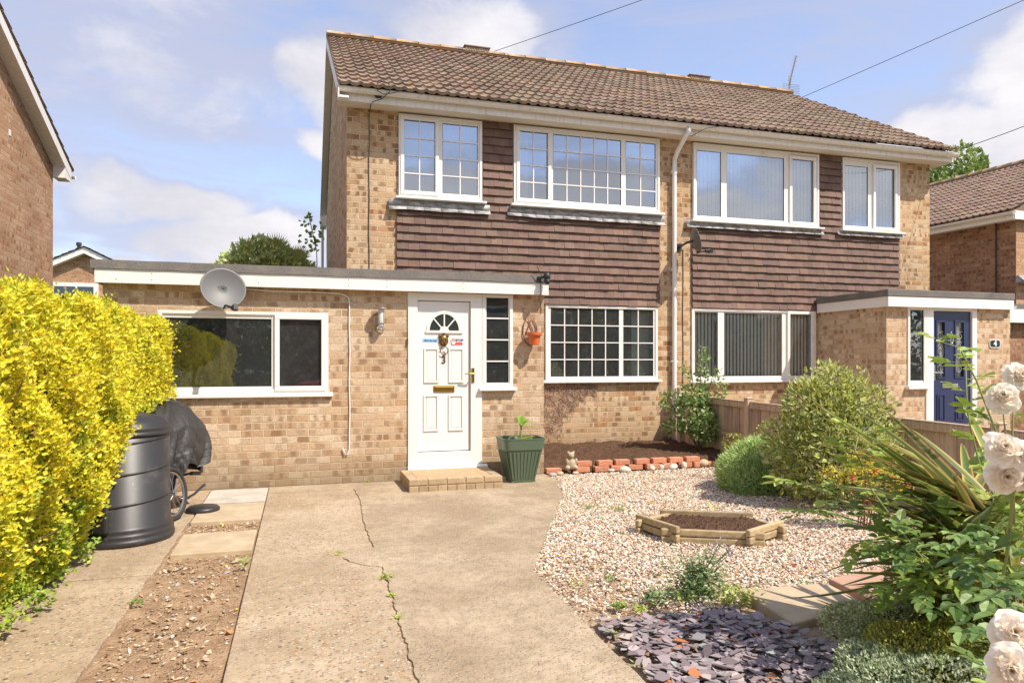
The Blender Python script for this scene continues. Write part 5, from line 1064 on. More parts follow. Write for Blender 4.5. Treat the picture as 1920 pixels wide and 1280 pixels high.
# hexagonal log planter
t_=thing('planter_bed','six sided raised bed of weathered timber logs filled with soil, standing on the gravel','raised bed',(3.25,5.25,0))
A=R(-27.5); ca_,sa_=math.cos(A),math.sin(A); hc=(3.295,5.27)
def hx(x,y): return (hc[0]+x*ca_-y*sa_,hc[1]+x*sa_+y*ca_)
hp=[(-.315,-.31),(.315,-.31),(.545,.0),(.315,.31),(-.315,.31),(-.545,.0)]
rr_=random.Random(8)
for i in range(6):
    a,b=Vector(hp[i]),Vector(hp[(i+1)%6]); d_=(b-a).normalized(); zo=.0 if i%2==0 else .030
    for lay in range(2 if i%2==0 else 2):
        z=-.012+lay*.062+zo; 
        if z+.07>.19: continue
        s=MB(); p=a-d_*.085; q=b+d_*.085; P0=hx(*p);Q0=hx(*q); v=rr_.uniform(.88,1.12); s.beam((*P0,z+.029),(*Q0,z+.029+rr_.uniform(-.004,.004)),.042,.057,c=(v,v*.98,v*.94)); s.build('log',M_LOG,t_,bevel=.011,seg=3)
s=MB(); n_=10
V=[];F=[]
gx=np.linspace(-.53,.53,60); gy=np.linspace(-.295,.295,36); XX,YY=np.meshgrid(gx,gy); r9=np.random.default_rng(3); ZZ=.092+.020*np.sin(XX*5+1)*np.cos(YY*7)+.010*r9.normal(size=XX.shape)
lim=.545-.23/.31*np.abs(YY); XX2=np.clip(XX,-lim+.02,lim-.02); PX_=hc[0]+XX2*ca_-YY*sa_; PY_=hc[1]+XX2*sa_+YY*ca_
V=np.stack([PX_.ravel(),PY_.ravel(),ZZ.ravel()],1); i_=np.arange(35*60).reshape(35,60)[:,:-1].ravel(); F=np.stack([i_,i_+1,i_+61,i_+60],1); npmesh('soil_fill',V,F,M_SOIL,None,t_,smooth=True)

SHR=[]
# ================================================================== NEIGHBOURING BUILDINGS
# left: gable wall facing us
NL=thing('brick_house','brick gable end of the neighbouring house at the far left, above the yellow hedge','house',(-4.4,12,0))
sl_=.43; zr=lambda y:5.13+sl_*(15.5-y)
w=MB(); w.add([(-4.4,15.15,-.1),(-4.4,15.15,5.05),(-4.4,10.9,zr(10.9)-.12),(-4.4,6.6,5.05),(-4.4,6.6,-.1)],[(0,1,2,3,4)]); w.add([(-4.4,15.15,-.1),(-12,15.15,-.1),(-12,15.15,5.05),(-4.4,15.15,5.05)],[(0,1,2,3)]); w.add([(-4.4,6.6,-.1),(-12,6.6,-.1),(-12,6.6,5.05),(-4.4,6.6,5.05)],[(0,1,2,3)]); w.build('brick_wall',M_BRN,NL)
w=MB()
RY=10.9
for (ya,yb) in ((15.5,RY),(6.25,RY)):
    za=5.13; zb=zr(RY)
    w.hexa([(-4.21,ya,za-.20),(-4.19,ya,za-.20),(-4.19,yb,zb-.20),(-4.21,yb,zb-.20),(-4.21,ya,za-.015),(-4.19,ya,za-.015),(-4.19,yb,zb-.015),(-4.21,yb,zb-.015)])
    w.hexa([(-4.40,ya,za-.20),(-4.21,ya,za-.20),(-4.21,yb,zb-.20),(-4.40,yb,zb-.20),(-4.40,ya,za-.185),(-4.21,ya,za-.185),(-4.21,yb,zb-.185),(-4.40,yb,zb-.185)])
w.box(-4.40,15.15,4.88,-4.195,15.48,5.12); vb=w.build('verge_board',M_GUT,NL)
cs_=math.cos(math.atan(sl_)); roof_tiles('roof',NL,(-4.17,15.55,5.12),(-1,0,0),(0,-cs_,cs_*sl_),(0,cs_*sl_,cs_),7.8,(15.55-RY)/cs_,M_RTN,seed=5); roof_tiles('roof',NL,(-11.97,6.2,5.12),(1,0,0),(0,cs_,cs_*sl_),(0,-cs_*sl_,cs_),7.8,(RY-6.2)/cs_,M_RTN,seed=6)
gutter(NL,(-12,15.60,5.03),(-4.15,15.60,5.03)); s=MB(); s.box(-4.415,13.05,5.02,-4.39,13.13,5.12); s.build('wall_vent',M_WH,NL,bevel=.006)
# far left bungalow gable
NB=thing('bungalow','small distant brick gable with white barge boards behind the hedge, seen over the extension roof','bungalow',(-10,39.5,0))
ap=(-10.05,7.05); sl2=.50
w=MB(); w.add([(ap[0]-6,39.5,0),(ap[0]+6,39.5,0),(ap[0]+6,39.5,ap[1]-.25-sl2*6),(ap[0],39.5,ap[1]-.3),(ap[0]-6,39.5,ap[1]-.25-sl2*6)],[(0,1,2,3,4)]); w.build('brick_wall',M_BRN,NB)
w=MB()
for sg in (-1,1):
    w.hexa([(ap[0],39.1,ap[1]-.33),(ap[0]+sg*6.5,39.1,ap[1]-.33-sl2*6.5),(ap[0]+sg*6.5,39.5,ap[1]-.33-sl2*6.5),(ap[0],39.5,ap[1]-.33),(ap[0],39.1,ap[1]-.04),(ap[0]+sg*6.5,39.1,ap[1]-.04-sl2*6.5),(ap[0]+sg*6.5,39.5,ap[1]-.04-sl2*6.5),(ap[0],39.5,ap[1]-.04)])
w.build('barge_board',M_WH,NB)
for sg in (-1,1):
    c5=math.cos(math.atan(sl2)); roof_tiles('roof',NB,(ap[0]+sg*6.6,39.0 if sg>0 else 49,ap[1]-sl2*6.6),(0,1 if sg>0 else -1,0),(-sg*c5,0,c5*sl2),(sg*c5*sl2,0,c5),10,6.6/c5,M_RTN,per=.3,seed=9,amp=.02)
w=MB()
w.box(-11.6,39.42,4.0,-9.5,39.52,5.30); w.box(-8.45,39.42,4.0,-7.3,39.52,5.25); wq=w.build('window',M_WH,NB); w=MB(); mat('dark pane',(.05,.07,.09),.1)
for xa,xb in ((-11.4,-10.5),(-10.4,-9.7),(-8.3,-8.0),(-7.9,-7.5)):
    w=MB(); w.box(xa,39.40,4.1,xb,39.43,5.12); w.build('pane',MATS['dark pane'],wq)
w=MB(); w.tube([(-10.75,41,6.6),(-10.75,41,7.35)],[.11,.09],10); w.lathe([(.14,7.35),(.12,7.5),(.001,7.52)],(-10.75,41,0),10); w.build('flue',M_BLK,NB)
s=MB(); s.lathe([(.001,-.34),(.22,-.30),(.42,-.14),(.50,.0),(.001,.02)],(-7.6,38.2,6.35),20,sx=1.2,sy=.6); 
# right neighbour, rotated a few degrees
NR=thing('brick_house','neighbouring brick house at the far right with a shaded side wall and brown roof','house',(16.35,12.85,0),rz=R(4.0))
rzm=Matrix.Rotation(R(0),3,'Z')
gx0,gy0=16.35,12.85
w=MB(); w.add([(gx0,gy0,-.1),(gx0,gy0,5.0),(gx0,gy0+12,5.0),(gx0,gy0+12,-.1)],[(0,1,2,3)]); w.build('side_wall',M_BRD,NR)
w=MB(); sx_=.488
w.add([(gx0,gy0,-.1),(gx0+8.56,gy0,-.1),(gx0+8.56,gy0,5.0),(gx0+4.28,gy0,5.0+4.28*sx_),(gx0,gy0,5.0)],[(0,1,2,3,4)]); w.build('front_wall',M_BRN,NR)
cx5=math.cos(math.atan(sx_)); roof_tiles('roof',NR,(gx0-.35,gy0+12,5.03),(0,-1,0),(cx5,0,cx5*sx_),(-cx5*sx_,0,cx5),12.2,(4.28+.35)/cx5,M_RTN,gauge=.36,per=.17,amp=.022,step=.03,seed=8)
rf=[o for o in NR.children if o.name.startswith('roof')][-1]; w=MB(); w.hexa([(gx0-.33,gy0-.15,4.99),(gx0+4.28,gy0-.15,4.99),(gx0+4.28,gy0+12,4.99),(gx0-.33,gy0+12,4.99),(gx0-.33,gy0-.15,5.01),(gx0+4.28,gy0-.15,4.97+4.6*sx_),(gx0+4.28,gy0+12,4.97+4.6*sx_),(gx0-.33,gy0+12,5.01)]); w.build('roof_deck',M_RTN,rf); ridge(rf,(gx0+4.28,gy0+12,5.03+(4.63)*sx_+.04),(gx0+4.28,gy0-.2,5.03+4.63*sx_+.04),r=.13,seed=4)
s=MB(); s.box(gx0-.30,gy0-.15,4.80,gx0-.28,gy0+12,4.99); s.box(gx0-.28,gy0-.15,4.82,gx0,gy0+12,4.835); s.box(gx0-.28,gy0-.17,4.80,gx0+8.8,gy0-.15,5.0); s.build('fascia',M_GUT,NR); gutter(NR,(gx0-.36,gy0+12,4.97),(gx0-.36,gy0-.2,4.97),r=.065)
s=MB(); s.tube([(gx0-.05,gy0+.45,4.85),(gx0-.05,gy0+.45,0)],.018,6); s.build('black_cable',M_CABLE,NR)
s=MB(); s.box(gx0+.4,gy0-.02,3.0,gx0+2.6,gy0+.05,4.4); s.hexa([(gx0-.02,gy0-.25,3.32),(gx0+2.8,gy0-.25,3.32),(gx0+2.8,gy0,3.32),(gx0-.02,gy0,3.32),(gx0+.02,gy0-.05,3.5),(gx0+2.8,gy0-.05,3.5),(gx0+2.8,gy0,3.5),(gx0+.02,gy0,3.5)]); s.build('bay_sill',M_LEAD,NR)
GA=thing('garage','low flat roofed brick garage with white fascia between porch and far right house','garage',(14.9,12.3,0))
w=MB(); w.add([(13.9,11.9,-.1),(18,11.9,-.1),(18,11.9,2.3),(13.9,11.9,2.3)],[(0,1,2,3)]); w.add([(13.9,11.9,-.1),(13.9,11.9,2.3),(13.9,17,2.3),(13.9,17,-.1)],[(0,1,2,3)]); w.build('brick_wall',M_BRD,GA)
w=MB(); w.box(13.75,11.70,2.3,18,11.73,2.62); w.box(13.75,11.73,2.3,13.77,17,2.62); w.build('fascia_board',M_WH,GA); w=MB(); w.box(13.72,11.68,2.62,18,17,2.70); w.build('flat_roof',M_FELT,GA)
s=MB(); s.box(14.7,11.885,-.05,14.72,11.90,2.3); s.build('dark_post',M_CABLE,GA)
# across the road (mirrored in the lower windows)
def opposite(cx9,lab):
    OP=thing('brick_house',lab,'house',(cx9,-20,0),'houses across the road')
    w=MB(); w.box(cx9-8.2,-24,-.1,cx9+8.2,-20,5.0); w.build('brick_wall',M_BRD,OP); w=MB(); w.hexa([(cx9-8.4,-19.6,4.9),(cx9+8.4,-19.6,4.9),(cx9+8.4,-24.4,4.9),(cx9-8.4,-24.4,4.9),(cx9-8.4,-21.9,7.2),(cx9+8.4,-21.9,7.2),(cx9+8.4,-22.1,7.2),(cx9-8.4,-22.1,7.2)],c=(1,1,1)); w.build('roof',M_RTN,OP)
    for x in (cx9-6,cx9-2,cx9+3):
        for z0,z1 in ((3.1,4.5),(.9,2.2)):
            w=MB(); w.box(x,-20.02,z0,x+2,-19.95,z1); fw_=w.build('window',M_WH,OP); w=MB(); w.box(x+.1,-19.96,z0+.1,x+1.9,-19.94,z1-.1); w.build('pane',MATS['dark pane'],fw_)
opposite(-6,'brick house across the road, mirrored only in the wide extension window'); opposite(11,'brick house across the road, mirrored only in the small paned ground floor window'); opposite(28,'brick house across the road, mirrored only in the striped blind window')
for k9,(x9,y9,r9_) in enumerate(((6,-12.5,2.2),(10.5,-12.8,2.6),(15,-12.4,2.3),(20,-13,2.7),(25,-12.6,2.5),(31,-13,2.8),(-3,-13,2.0))):
    SHR.append((x9,y9,r9_,k9))
# red car parked behind the camera (mirrored in the small casement)
CR=thing('parked_car','red car parked on the road, visible only in the casement reflection','car',(1.6,-3.9,0))
def loft(mb,secs):
    n=len(secs[0]); vs=[p for s_ in secs for p in s_]; mb.add(vs,[(i*n+k,i*n+(k+1)%n,(i+1)*n+(k+1)%n,(i+1)*n+k) for i in range(len(secs)-1) for k in range(n)]+[tuple(range(n))[::-1],tuple((len(secs)-1)*n+k for k in range(n))])
s=MB(); secs=[]
for x,h_,w_ in ((-2.0,.62,.70),(-1.9,.82,.80),(-1.1,.92,.84),(.2,.95,.85),(1.6,.95,.84),(2.0,.85,.78),(2.1,.6,.72)):
    secs.append([(1.9+x,-4.6-w_,.28),(1.9+x,-4.6-w_,h_-.15),(1.9+x,-4.6-w_*.9,h_),(1.9+x,-4.6+w_*.9,h_),(1.9+x,-4.6+w_,h_-.15),(1.9+x,-4.6+w_,.28)])
loft(s,secs); s.build('body',M_REDCAR,CR,bevel=.04)
s=MB(); secs=[]
for x,h_,w_ in ((-1.05,.93,.76),(-.35,1.38,.62),(.9,1.42,.62),(1.6,.97,.74)): secs.append([(1.9+x,-4.6-.76,.92),(1.9+x,-4.6-w_,h_),(1.9+x,-4.6+w_,h_),(1.9+x,-4.6+.76,.92)])
loft(s,secs); s.build('glasshouse',M_CGL,CR)
for x in (.6,3.2):
    for y in (-5.42,-3.78): s=MB(); s.tube([(x,y-.09,.30),(x,y+.09,.30)],.30,20); s.build('wheel',M_RUB,CR)

# ================================================================== PLANTS
def lumps(D,seed,k=26,amp=.16,width=9.):
    """pseudo noise radius multiplier for unit directions"""
    r_=np.random.default_rng(seed); c=nrm(r_.normal(size=(k,3))); a=r_.uniform(-.4,1,k); d=np.clip(D@c.T,-1,1); return 1+amp*(np.exp((d-1)*width)*a).sum(1)
def crown(name,parent,ctr,rad,n,ll,lw,pal,w_=None,pal2=None,seed=1,rmin=.55,amp=.2,width=9,up=.35,sprig=.0,fold=.2,origin=None,lowcut=-.9,jit=.5,pw=.4,inner=.72,droop=0):
    r_=np.random.default_rng(seed); D=nrm(r_.normal(size=(n,3))); D=D[D[:,2]>lowcut]; n=len(D)
    rr=rmin+(1-rmin)*r_.uniform(0,1,n)**pw; lum=lumps(D,seed,amp=amp,width=width); P=np.array(ctr)+D*np.array(rad)*(rr*lum)[:,None]
    out=D*.6+r_.normal(size=(n,3))*jit+np.array([0,0,up]); out=nrm(out); N=nrm(D*.5+np.array([.25,-.3,.8])+r_.normal(size=(n,3))*.45)
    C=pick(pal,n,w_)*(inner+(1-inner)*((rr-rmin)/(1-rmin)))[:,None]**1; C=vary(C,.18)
    C2=vary(pick(pal2,n),.12) if pal2 is not None else None
    V,F,Cv=leaves(P,out,N,r_.uniform(.7,1.25,n)*ll,r_.uniform(.75,1.2,n)*lw,C,C2,fold,droop)
    return npmesh(name,V,F,M_LEAF,Cv,parent,origin=origin or (ctr[0],ctr[1],0))
def stems(name,parent,base,ctr,rad,n,r0,seed=1,m=None,spread=.08,thick=1):
    rr=random.Random(seed); s=MB()
    for k in range(n):
        a=rr.uniform(0,6.28); el=rr.uniform(.1,1.3); e=Vector((ctr[0]+rad[0]*.8*math.cos(a)*math.cos(el),ctr[1]+rad[1]*.8*math.sin(a)*math.cos(el),ctr[2]+rad[2]*.8*math.sin(el))); b=Vector(base)+Vector((rr.uniform(-spread,spread),rr.uniform(-spread,spread),0)); m_=(b+e)/2+Vector((rr.uniform(-.1,.1)*rad[0],rr.uniform(-.1,.1)*rad[1],rad[2]*.12)); s.tube([b,m_,e],[r0,r0*.7,r0*.35],6)
    return s.build(name,m or M_BARK,parent,smooth=True)
# ---- golden privet hedge
def hedge():
    r_=np.random.default_rng(21); N_=150000
    def xf(Y,Z):  # front face
        f_=np.clip(Z/.85,0,1); base=-1.60+.29*f_**.8; base=base-.25*np.clip(Z-1.45,0,.6)**2*2.0
        w_=.055*np.sin(Y*2.3+Z*1.3)+.045*np.sin(Y*5.1-Z*4.2+1)+.03*np.sin(Y*9.7+Z*8.1)+.022*np.sin(Z*13+Y*15+2)
        # step back round the compost bin, bulge above it
        m_=1/(1+np.exp(-(Y-6.05)/.06)); low=1/(1+np.exp((Z-1.02)/.05)); 
        return base+w_-m_*low*.62-np.clip(Y-8.05,0,.5)**2*2.2-m_*.02
    top=lambda Y,X:1.90-.10*np.clip((5.6-Y)/1.6,0,1)+.035*np.sin(Y*3.1)+.03*np.sin(Y*7.3+X*5)-.12*np.clip(Y-8.0,0,1)
    # front shell
    nF=int(N_*.74); Y=r_.uniform(2.6,8.45,nF); 
    dens=np.clip(4.6/np.maximum(Y,1),.45,1.0); Z=.02+1.88*r_.uniform(0,1,nF); X=xf(Y,Z)-np.abs(r_.normal(0,.075,nF))**1.0; hol=.10*np.clip(np.sin(Y*11+Z*3)*np.sin(Z*12-Y*2)-.35,0,1); X-=hol; X+=r_.exponential(.018,nF)*(r_.random(nF)<.35)
    sel=Z<top(Y,X); A=np.stack([X,Y,Z],1)[sel]; nA=np.tile([1.,-.15,.25],(len(A),1))
    # top shell
    nT=int(N_*.20); Y=r_.uniform(2.6,8.4,nT); X=r_.uniform(-3.2,-1.22,nT); Z=top(Y,X)-np.abs(r_.normal(0,.06,nT)); sel=X<xf(Y,Z)+.02; B=np.stack([X,Y,Z+r_.exponential(.014,nT)*(r_.random(nT)<.4)],1)[sel]; nB=np.tile([.1,-.1,1.],(len(B),1))
    # end faces
    nE=int(N_*.12); X=r_.uniform(-2.6,-1.25,nE); Z=r_.uniform(.02,1.9,nE); lowm=(Z<1.02); Y=np.where(lowm&(X>-2.0),6.08,8.45)-np.abs(r_.normal(0,.06,nE)); sel=X<xf(Y-.15,Z)+.03; Cc=np.stack([X,Y,Z],1)[sel]; nC=np.tile([.1,1.,.2],(len(Cc),1))
    nU=int(N_*.05); X=r_.uniform(-2.0,-1.27,nU); Y=r_.uniform(6.1,8.4,nU); Z=1.05+np.abs(r_.normal(0,.05,nU))+.06*np.sin(Y*9+X*7); U_=np.stack([X,Y,Z],1); nUU=np.tile([.3,0,-.8],(len(U_),1))
    P=np.concatenate([A,B,Cc,U_]); NO=np.concatenate([nA,nB,nC,nUU]); n=len(P)
    D=nrm(NO*.55+r_.normal(size=(n,3))*.55+np.array([0,0,.45])); Nn=nrm(NO*.7+np.array([.2,-.3,.7])+r_.normal(size=(n,3))*.5)
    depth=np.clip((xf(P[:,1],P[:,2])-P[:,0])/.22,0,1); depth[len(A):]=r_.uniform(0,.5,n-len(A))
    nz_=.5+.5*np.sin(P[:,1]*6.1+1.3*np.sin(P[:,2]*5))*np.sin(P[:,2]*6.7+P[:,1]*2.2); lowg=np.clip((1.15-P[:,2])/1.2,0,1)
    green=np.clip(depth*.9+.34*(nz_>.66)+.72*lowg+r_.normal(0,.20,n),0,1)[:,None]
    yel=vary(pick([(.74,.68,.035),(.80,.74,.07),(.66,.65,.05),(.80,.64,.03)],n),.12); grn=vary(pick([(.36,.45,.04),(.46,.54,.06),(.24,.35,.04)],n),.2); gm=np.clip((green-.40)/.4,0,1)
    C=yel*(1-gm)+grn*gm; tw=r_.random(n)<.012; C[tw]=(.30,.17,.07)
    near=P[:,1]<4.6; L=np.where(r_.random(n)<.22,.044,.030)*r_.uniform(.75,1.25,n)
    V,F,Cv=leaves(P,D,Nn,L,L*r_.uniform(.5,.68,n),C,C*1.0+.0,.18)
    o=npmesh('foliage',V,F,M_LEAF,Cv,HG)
HG=thing('hedge','clipped golden yellow privet hedge along the left side of the drive','hedge',(-2.2,5.5,0))
hedge()
s=MB(); rr=random.Random(2)
for k in range(150):
    y=rr.uniform(2.8,8.2); x=rr.uniform(-2.5,-1.75); e=Vector((-1.40+rr.uniform(-.22,.06),y+rr.uniform(-.3,.3),rr.uniform(.3,1.8))); s.tube([(x,y,0),((x+e.x)/2-.05,y,e.z*.5),e],[.010,.007,.003],5)
s.build('branches',M_BARK,HG)
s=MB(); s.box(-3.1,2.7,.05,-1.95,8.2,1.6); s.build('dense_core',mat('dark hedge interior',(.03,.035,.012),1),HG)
# low hedge suckers beside the path
BG=[(.30,.42,.05),(.40,.50,.07),(.22,.34,.05)]
for cx2,cy2,k in ((-1.44,4.72,46),(-1.50,5.3,40),(-1.47,4.32,40),(-1.48,5.75,36),(-1.55,6.02,30)):
    P=np.array([cx2,cy2,.09])+rng.normal(size=(k,3))*np.array([.035,.05,.035]); n=len(P); V,F,Cv=leaves(P,rng.normal(size=(n,3))+np.array([.4,-.2,.3]),np.tile([.2,-.3,1.],(n,1))+rng.normal(size=(n,3))*.3,.045,.03,vary(pick(BG,n),.2)); npmesh('low_shoot',V,F,M_LEAF,Cv,HG)

# ---- trees and shrubs behind
def tree(name,label,cat,base,ctr,rad,n,ll,lw,pal,seed,lowcut=-.9,trunk=.12,grp=None,amp=.3,k=9,w_=None,rmin=.45):
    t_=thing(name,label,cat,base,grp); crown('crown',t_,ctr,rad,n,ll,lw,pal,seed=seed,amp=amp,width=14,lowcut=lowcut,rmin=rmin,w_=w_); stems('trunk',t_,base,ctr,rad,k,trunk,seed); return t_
G_L=[(.46,.54,.15),(.58,.64,.24),(.30,.40,.10),(.70,.72,.34)]
tree('tree','bushy pale green tree behind the right end of the main roof','tree',(31.6,28,0),(31.3,28,8.1),(2.7,2.7,2.7),9000,.30,.20,[(.20,.27,.05),(.28,.36,.08),(.13,.20,.04),(.36,.44,.13)],5,amp=.32)
t_=tree('palm_shrub','rounded palm like evergreen showing above the extension roof','shrub',(-1.0,17.5,0),(-.65,17.2,2.7),(1.35,1.1,1.2),15000,.14,.075,[(.50,.58,.17),(.62,.68,.27),(.36,.46,.11),(.74,.76,.38)],9,amp=.22,rmin=.6)
# fans of narrow leaves on top
FV=([],[],[])
for (x,z,aa,sc_) in ((-.50,3.85,1.5,.9),(-1.0,3.75,1.9,.75),(-.05,3.7,1.2,.75),(-1.2,3.45,2.3,.6),(.15,3.4,.9,.6),(-.6,3.45,1.4,.8)):
    for k in range(15):
        a=aa+(k-7)*.13; L=.5*sc_*(1-.015*abs(k-7)); V0=np.array([[x,16.5,z],[x+L*.6*math.cos(a)-.016*math.sin(a),16.45,z+L*.6*math.sin(a)+.016*math.cos(a)],[x+L*math.cos(a),16.4,z+L*math.sin(a)],[x+L*.6*math.cos(a)+.016*math.sin(a),16.45,z+L*.6*math.sin(a)-.016*math.cos(a)]])
        b=sum(len(v) for v in FV[0]); FV[0].append(V0); FV[1].append(np.array([[b,b+1,b+2,b+3]])); c_=np.array([[.42,.42,.13]]) if k%2 else np.array([[.30,.36,.10]]); FV[2].append(np.repeat(c_,4,0))
npmesh('palm_fans',np.concatenate(FV[0]),np.concatenate(FV[1]),M_LEAF,np.concatenate(FV[2]),t_)
tree('shrub','low green bush showing above the extension roof beside the rear downpipe','shrub',(.2,17.0,0),(.35,17.0,2.6),(.80,.8,.72),3600,.10,.05,[(.34,.46,.09),(.46,.56,.13),(.22,.32,.07),(.55,.42,.16)],12,amp=.25)
tree('shrub','small yellow leaved bush at the left foot of the palm like shrub','shrub',(-2.0,17.2,0),(-1.95,17.0,2.75),(.55,.5,.62),1700,.10,.05,[(.42,.42,.08),(.30,.36,.06)],13)
t_=thing('climbing_plant','thin leafy climber sprays beside the rear downpipe against the sky','climber',(.35,18.6,0))
s=MB(); s.tube([(.45,18.3,2.5),(.40,18.3,4.2),(.22,18.2,5.0)],.012,5); s.tube([(.42,18.3,3.9),(.0,18.2,4.0),(-.4,18.1,3.85)],.007,5); s.build('stem',M_BARK,t_)
P=np.concatenate([np.array([.28,18.2,4.55])+rng.normal(size=(60,3))*np.array([.16,.05,.30]),np.array([-.2,18.2,4.0])+rng.normal(size=(10,3))*np.array([.25,.05,.08])]); n=len(P); V,F,Cv=leaves(P,rng.normal(size=(n,3)),np.tile([0,-1.,.4],(n,1)),.12,.085,vary(pick([(.30,.38,.12),(.20,.28,.08)],n),.2)); npmesh('leaves',V,F,M_LEAF,Cv,t_)

for x9,y9,r9_,k9 in SHR:
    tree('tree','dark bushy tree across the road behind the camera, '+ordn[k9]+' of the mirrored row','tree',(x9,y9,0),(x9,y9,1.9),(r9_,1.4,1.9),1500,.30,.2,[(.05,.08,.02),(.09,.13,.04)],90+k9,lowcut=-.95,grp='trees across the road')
# ---- climber on the fence corner
t_=thing('climbing_shrub','tall leafy green shrub in the corner where the fence meets the house','shrub',(5.72,9.35,0))
cp=[((5.60,9.4,.66),(.34,.26,.30),620),((5.75,9.3,.48),(.26,.22,.26),520),((5.30,9.5,.88),(.22,.16,.15),150),((5.74,9.35,1.25),(.10,.10,.45),170),((5.93,9.2,1.10),(.10,.10,.26),90),((5.50,9.4,1.18),(.06,.1,.36),60),((5.36,9.5,.48),(.20,.12,.10),90),((5.62,9.35,.95),(.26,.2,.16),190)]
Vs=[];Fs=[];Cs=[];b=0
for k,(c_,rd,n) in enumerate(cp):
    D=rdir(n); P=np.array(c_)+D*np.array(rd)*(rng.uniform(.3,1,n)**.6)[:,None]; V,F,Cv=leaves(P,D*.6+rng.normal(size=(n,3))*.5,np.tile([.2,-.6,.7],(n,1))+rng.normal(size=(n,3))*.4,rng.uniform(.045,.075,n),rng.uniform(.032,.05,n),vary(pick([(.24,.36,.10),(.34,.46,.16),(.16,.26,.08),(.50,.58,.28)],n,[5,4,3,2]),.2)); Vs.append(V);Fs.append(F+b);Cs.append(Cv); b+=len(V)
npmesh('foliage',np.concatenate(Vs),np.concatenate(Fs),M_LEAF,np.concatenate(Cs),t_)
s=MB(); 
for e in ((5.72,9.35,1.7),(5.86,9.2,1.4),(5.56,9.4,1.5),(5.3,9.5,.8),(5.5,9.4,.9)): s.tube([(5.68,9.3,.1),(5.66+(e[0]-5.66)*.4,9.34,e[2]*.5),e],[.018,.012,.004],6)
s.build('stems',M_BARK,t_,smooth=True)
# dark strap leaved clump and yellow green euonymus sprig left of the soft shrub
def clump(name,label,cat,base,n,L,wd,h,c1,c2,seed,spread=.1,grp=None,droop=1.2,m=M_LEAF,a0=0,a1=6.283,segs=8):
    r_=random.Random(seed); B=([],[],[])
    for k in range(n): blade(B,(base[0]+r_.uniform(-spread,spread),base[1]+r_.uniform(-spread,spread),base[2]),r_.uniform(a0,a1),L*r_.uniform(.4,1),wd*r_.uniform(.7,1.2),h*r_.uniform(.6,1.2),tuple(x*r_.uniform(.8,1.2) for x in c1),tuple(x*r_.uniform(.85,1.15) for x in c2),segs=segs,droop=droop*r_.uniform(.8,1.2))
    return tag(npmesh(name,np.concatenate(B[0]),np.concatenate(B[1]),m,np.concatenate(B[2]),origin=(base[0],base[1],0),smooth=True),label,cat,grp)
clump('strap_leaf_plant','dark green strap leaved clump against the fence, right of the corner shrub','plant',(5.72,8.35,.0),46,.26,.022,.34,(.05,.10,.03),(.08,.14,.04),4,.1)
# ---- soft feathery shrub
t_=thing('feathery_shrub','soft grey green feathery mound shrub at the edge of the gravel','shrub',(5.0,6.85,0))
def feather(name,par,ctr,rad,n,L,wd,pal,seed,amp=.12,lowcut=-.25,up=.9,rmin=.72,w_=None,jit=.45,width=20,inner=.6):
    r_=np.random.default_rng(seed); D=nrm(r_.normal(size=(n,3))); D=D[D[:,2]>lowcut]; n=len(D); rr=rmin+(1-rmin)*r_.uniform(0,1,n)**.6; P=np.array(ctr)+D*np.array(rad)*(rr*lumps(D,seed,40,amp,width))[:,None]
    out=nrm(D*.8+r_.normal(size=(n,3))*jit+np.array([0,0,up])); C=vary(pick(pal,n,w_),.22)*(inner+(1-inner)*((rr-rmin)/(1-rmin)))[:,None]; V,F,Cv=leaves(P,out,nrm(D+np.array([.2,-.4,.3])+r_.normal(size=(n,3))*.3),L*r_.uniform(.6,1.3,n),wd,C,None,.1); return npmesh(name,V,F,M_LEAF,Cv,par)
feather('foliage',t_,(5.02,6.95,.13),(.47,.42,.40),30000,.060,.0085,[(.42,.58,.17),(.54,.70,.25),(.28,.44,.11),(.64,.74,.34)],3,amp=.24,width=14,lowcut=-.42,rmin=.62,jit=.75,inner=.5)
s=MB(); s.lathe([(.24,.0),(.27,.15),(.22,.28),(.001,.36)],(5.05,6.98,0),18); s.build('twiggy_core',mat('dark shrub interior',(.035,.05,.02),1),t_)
tag(crown('euonymus_sprig',None,(5.14,7.62,.30),(.13,.14,.26),330,.035,.022,[(.36,.44,.05),(.50,.54,.08)],seed=31,lowcut=-1),'small bright yellow green bush behind the left of the soft grey green shrub','shrub')
tag(crown('euonymus_sprig',None,(5.32,7.2,.62),(.15,.12,.12),170,.035,.022,[(.36,.44,.05),(.50,.54,.08)],seed=32,lowcut=-1),'small yellow green tuft just above the soft grey green shrub','shrub')
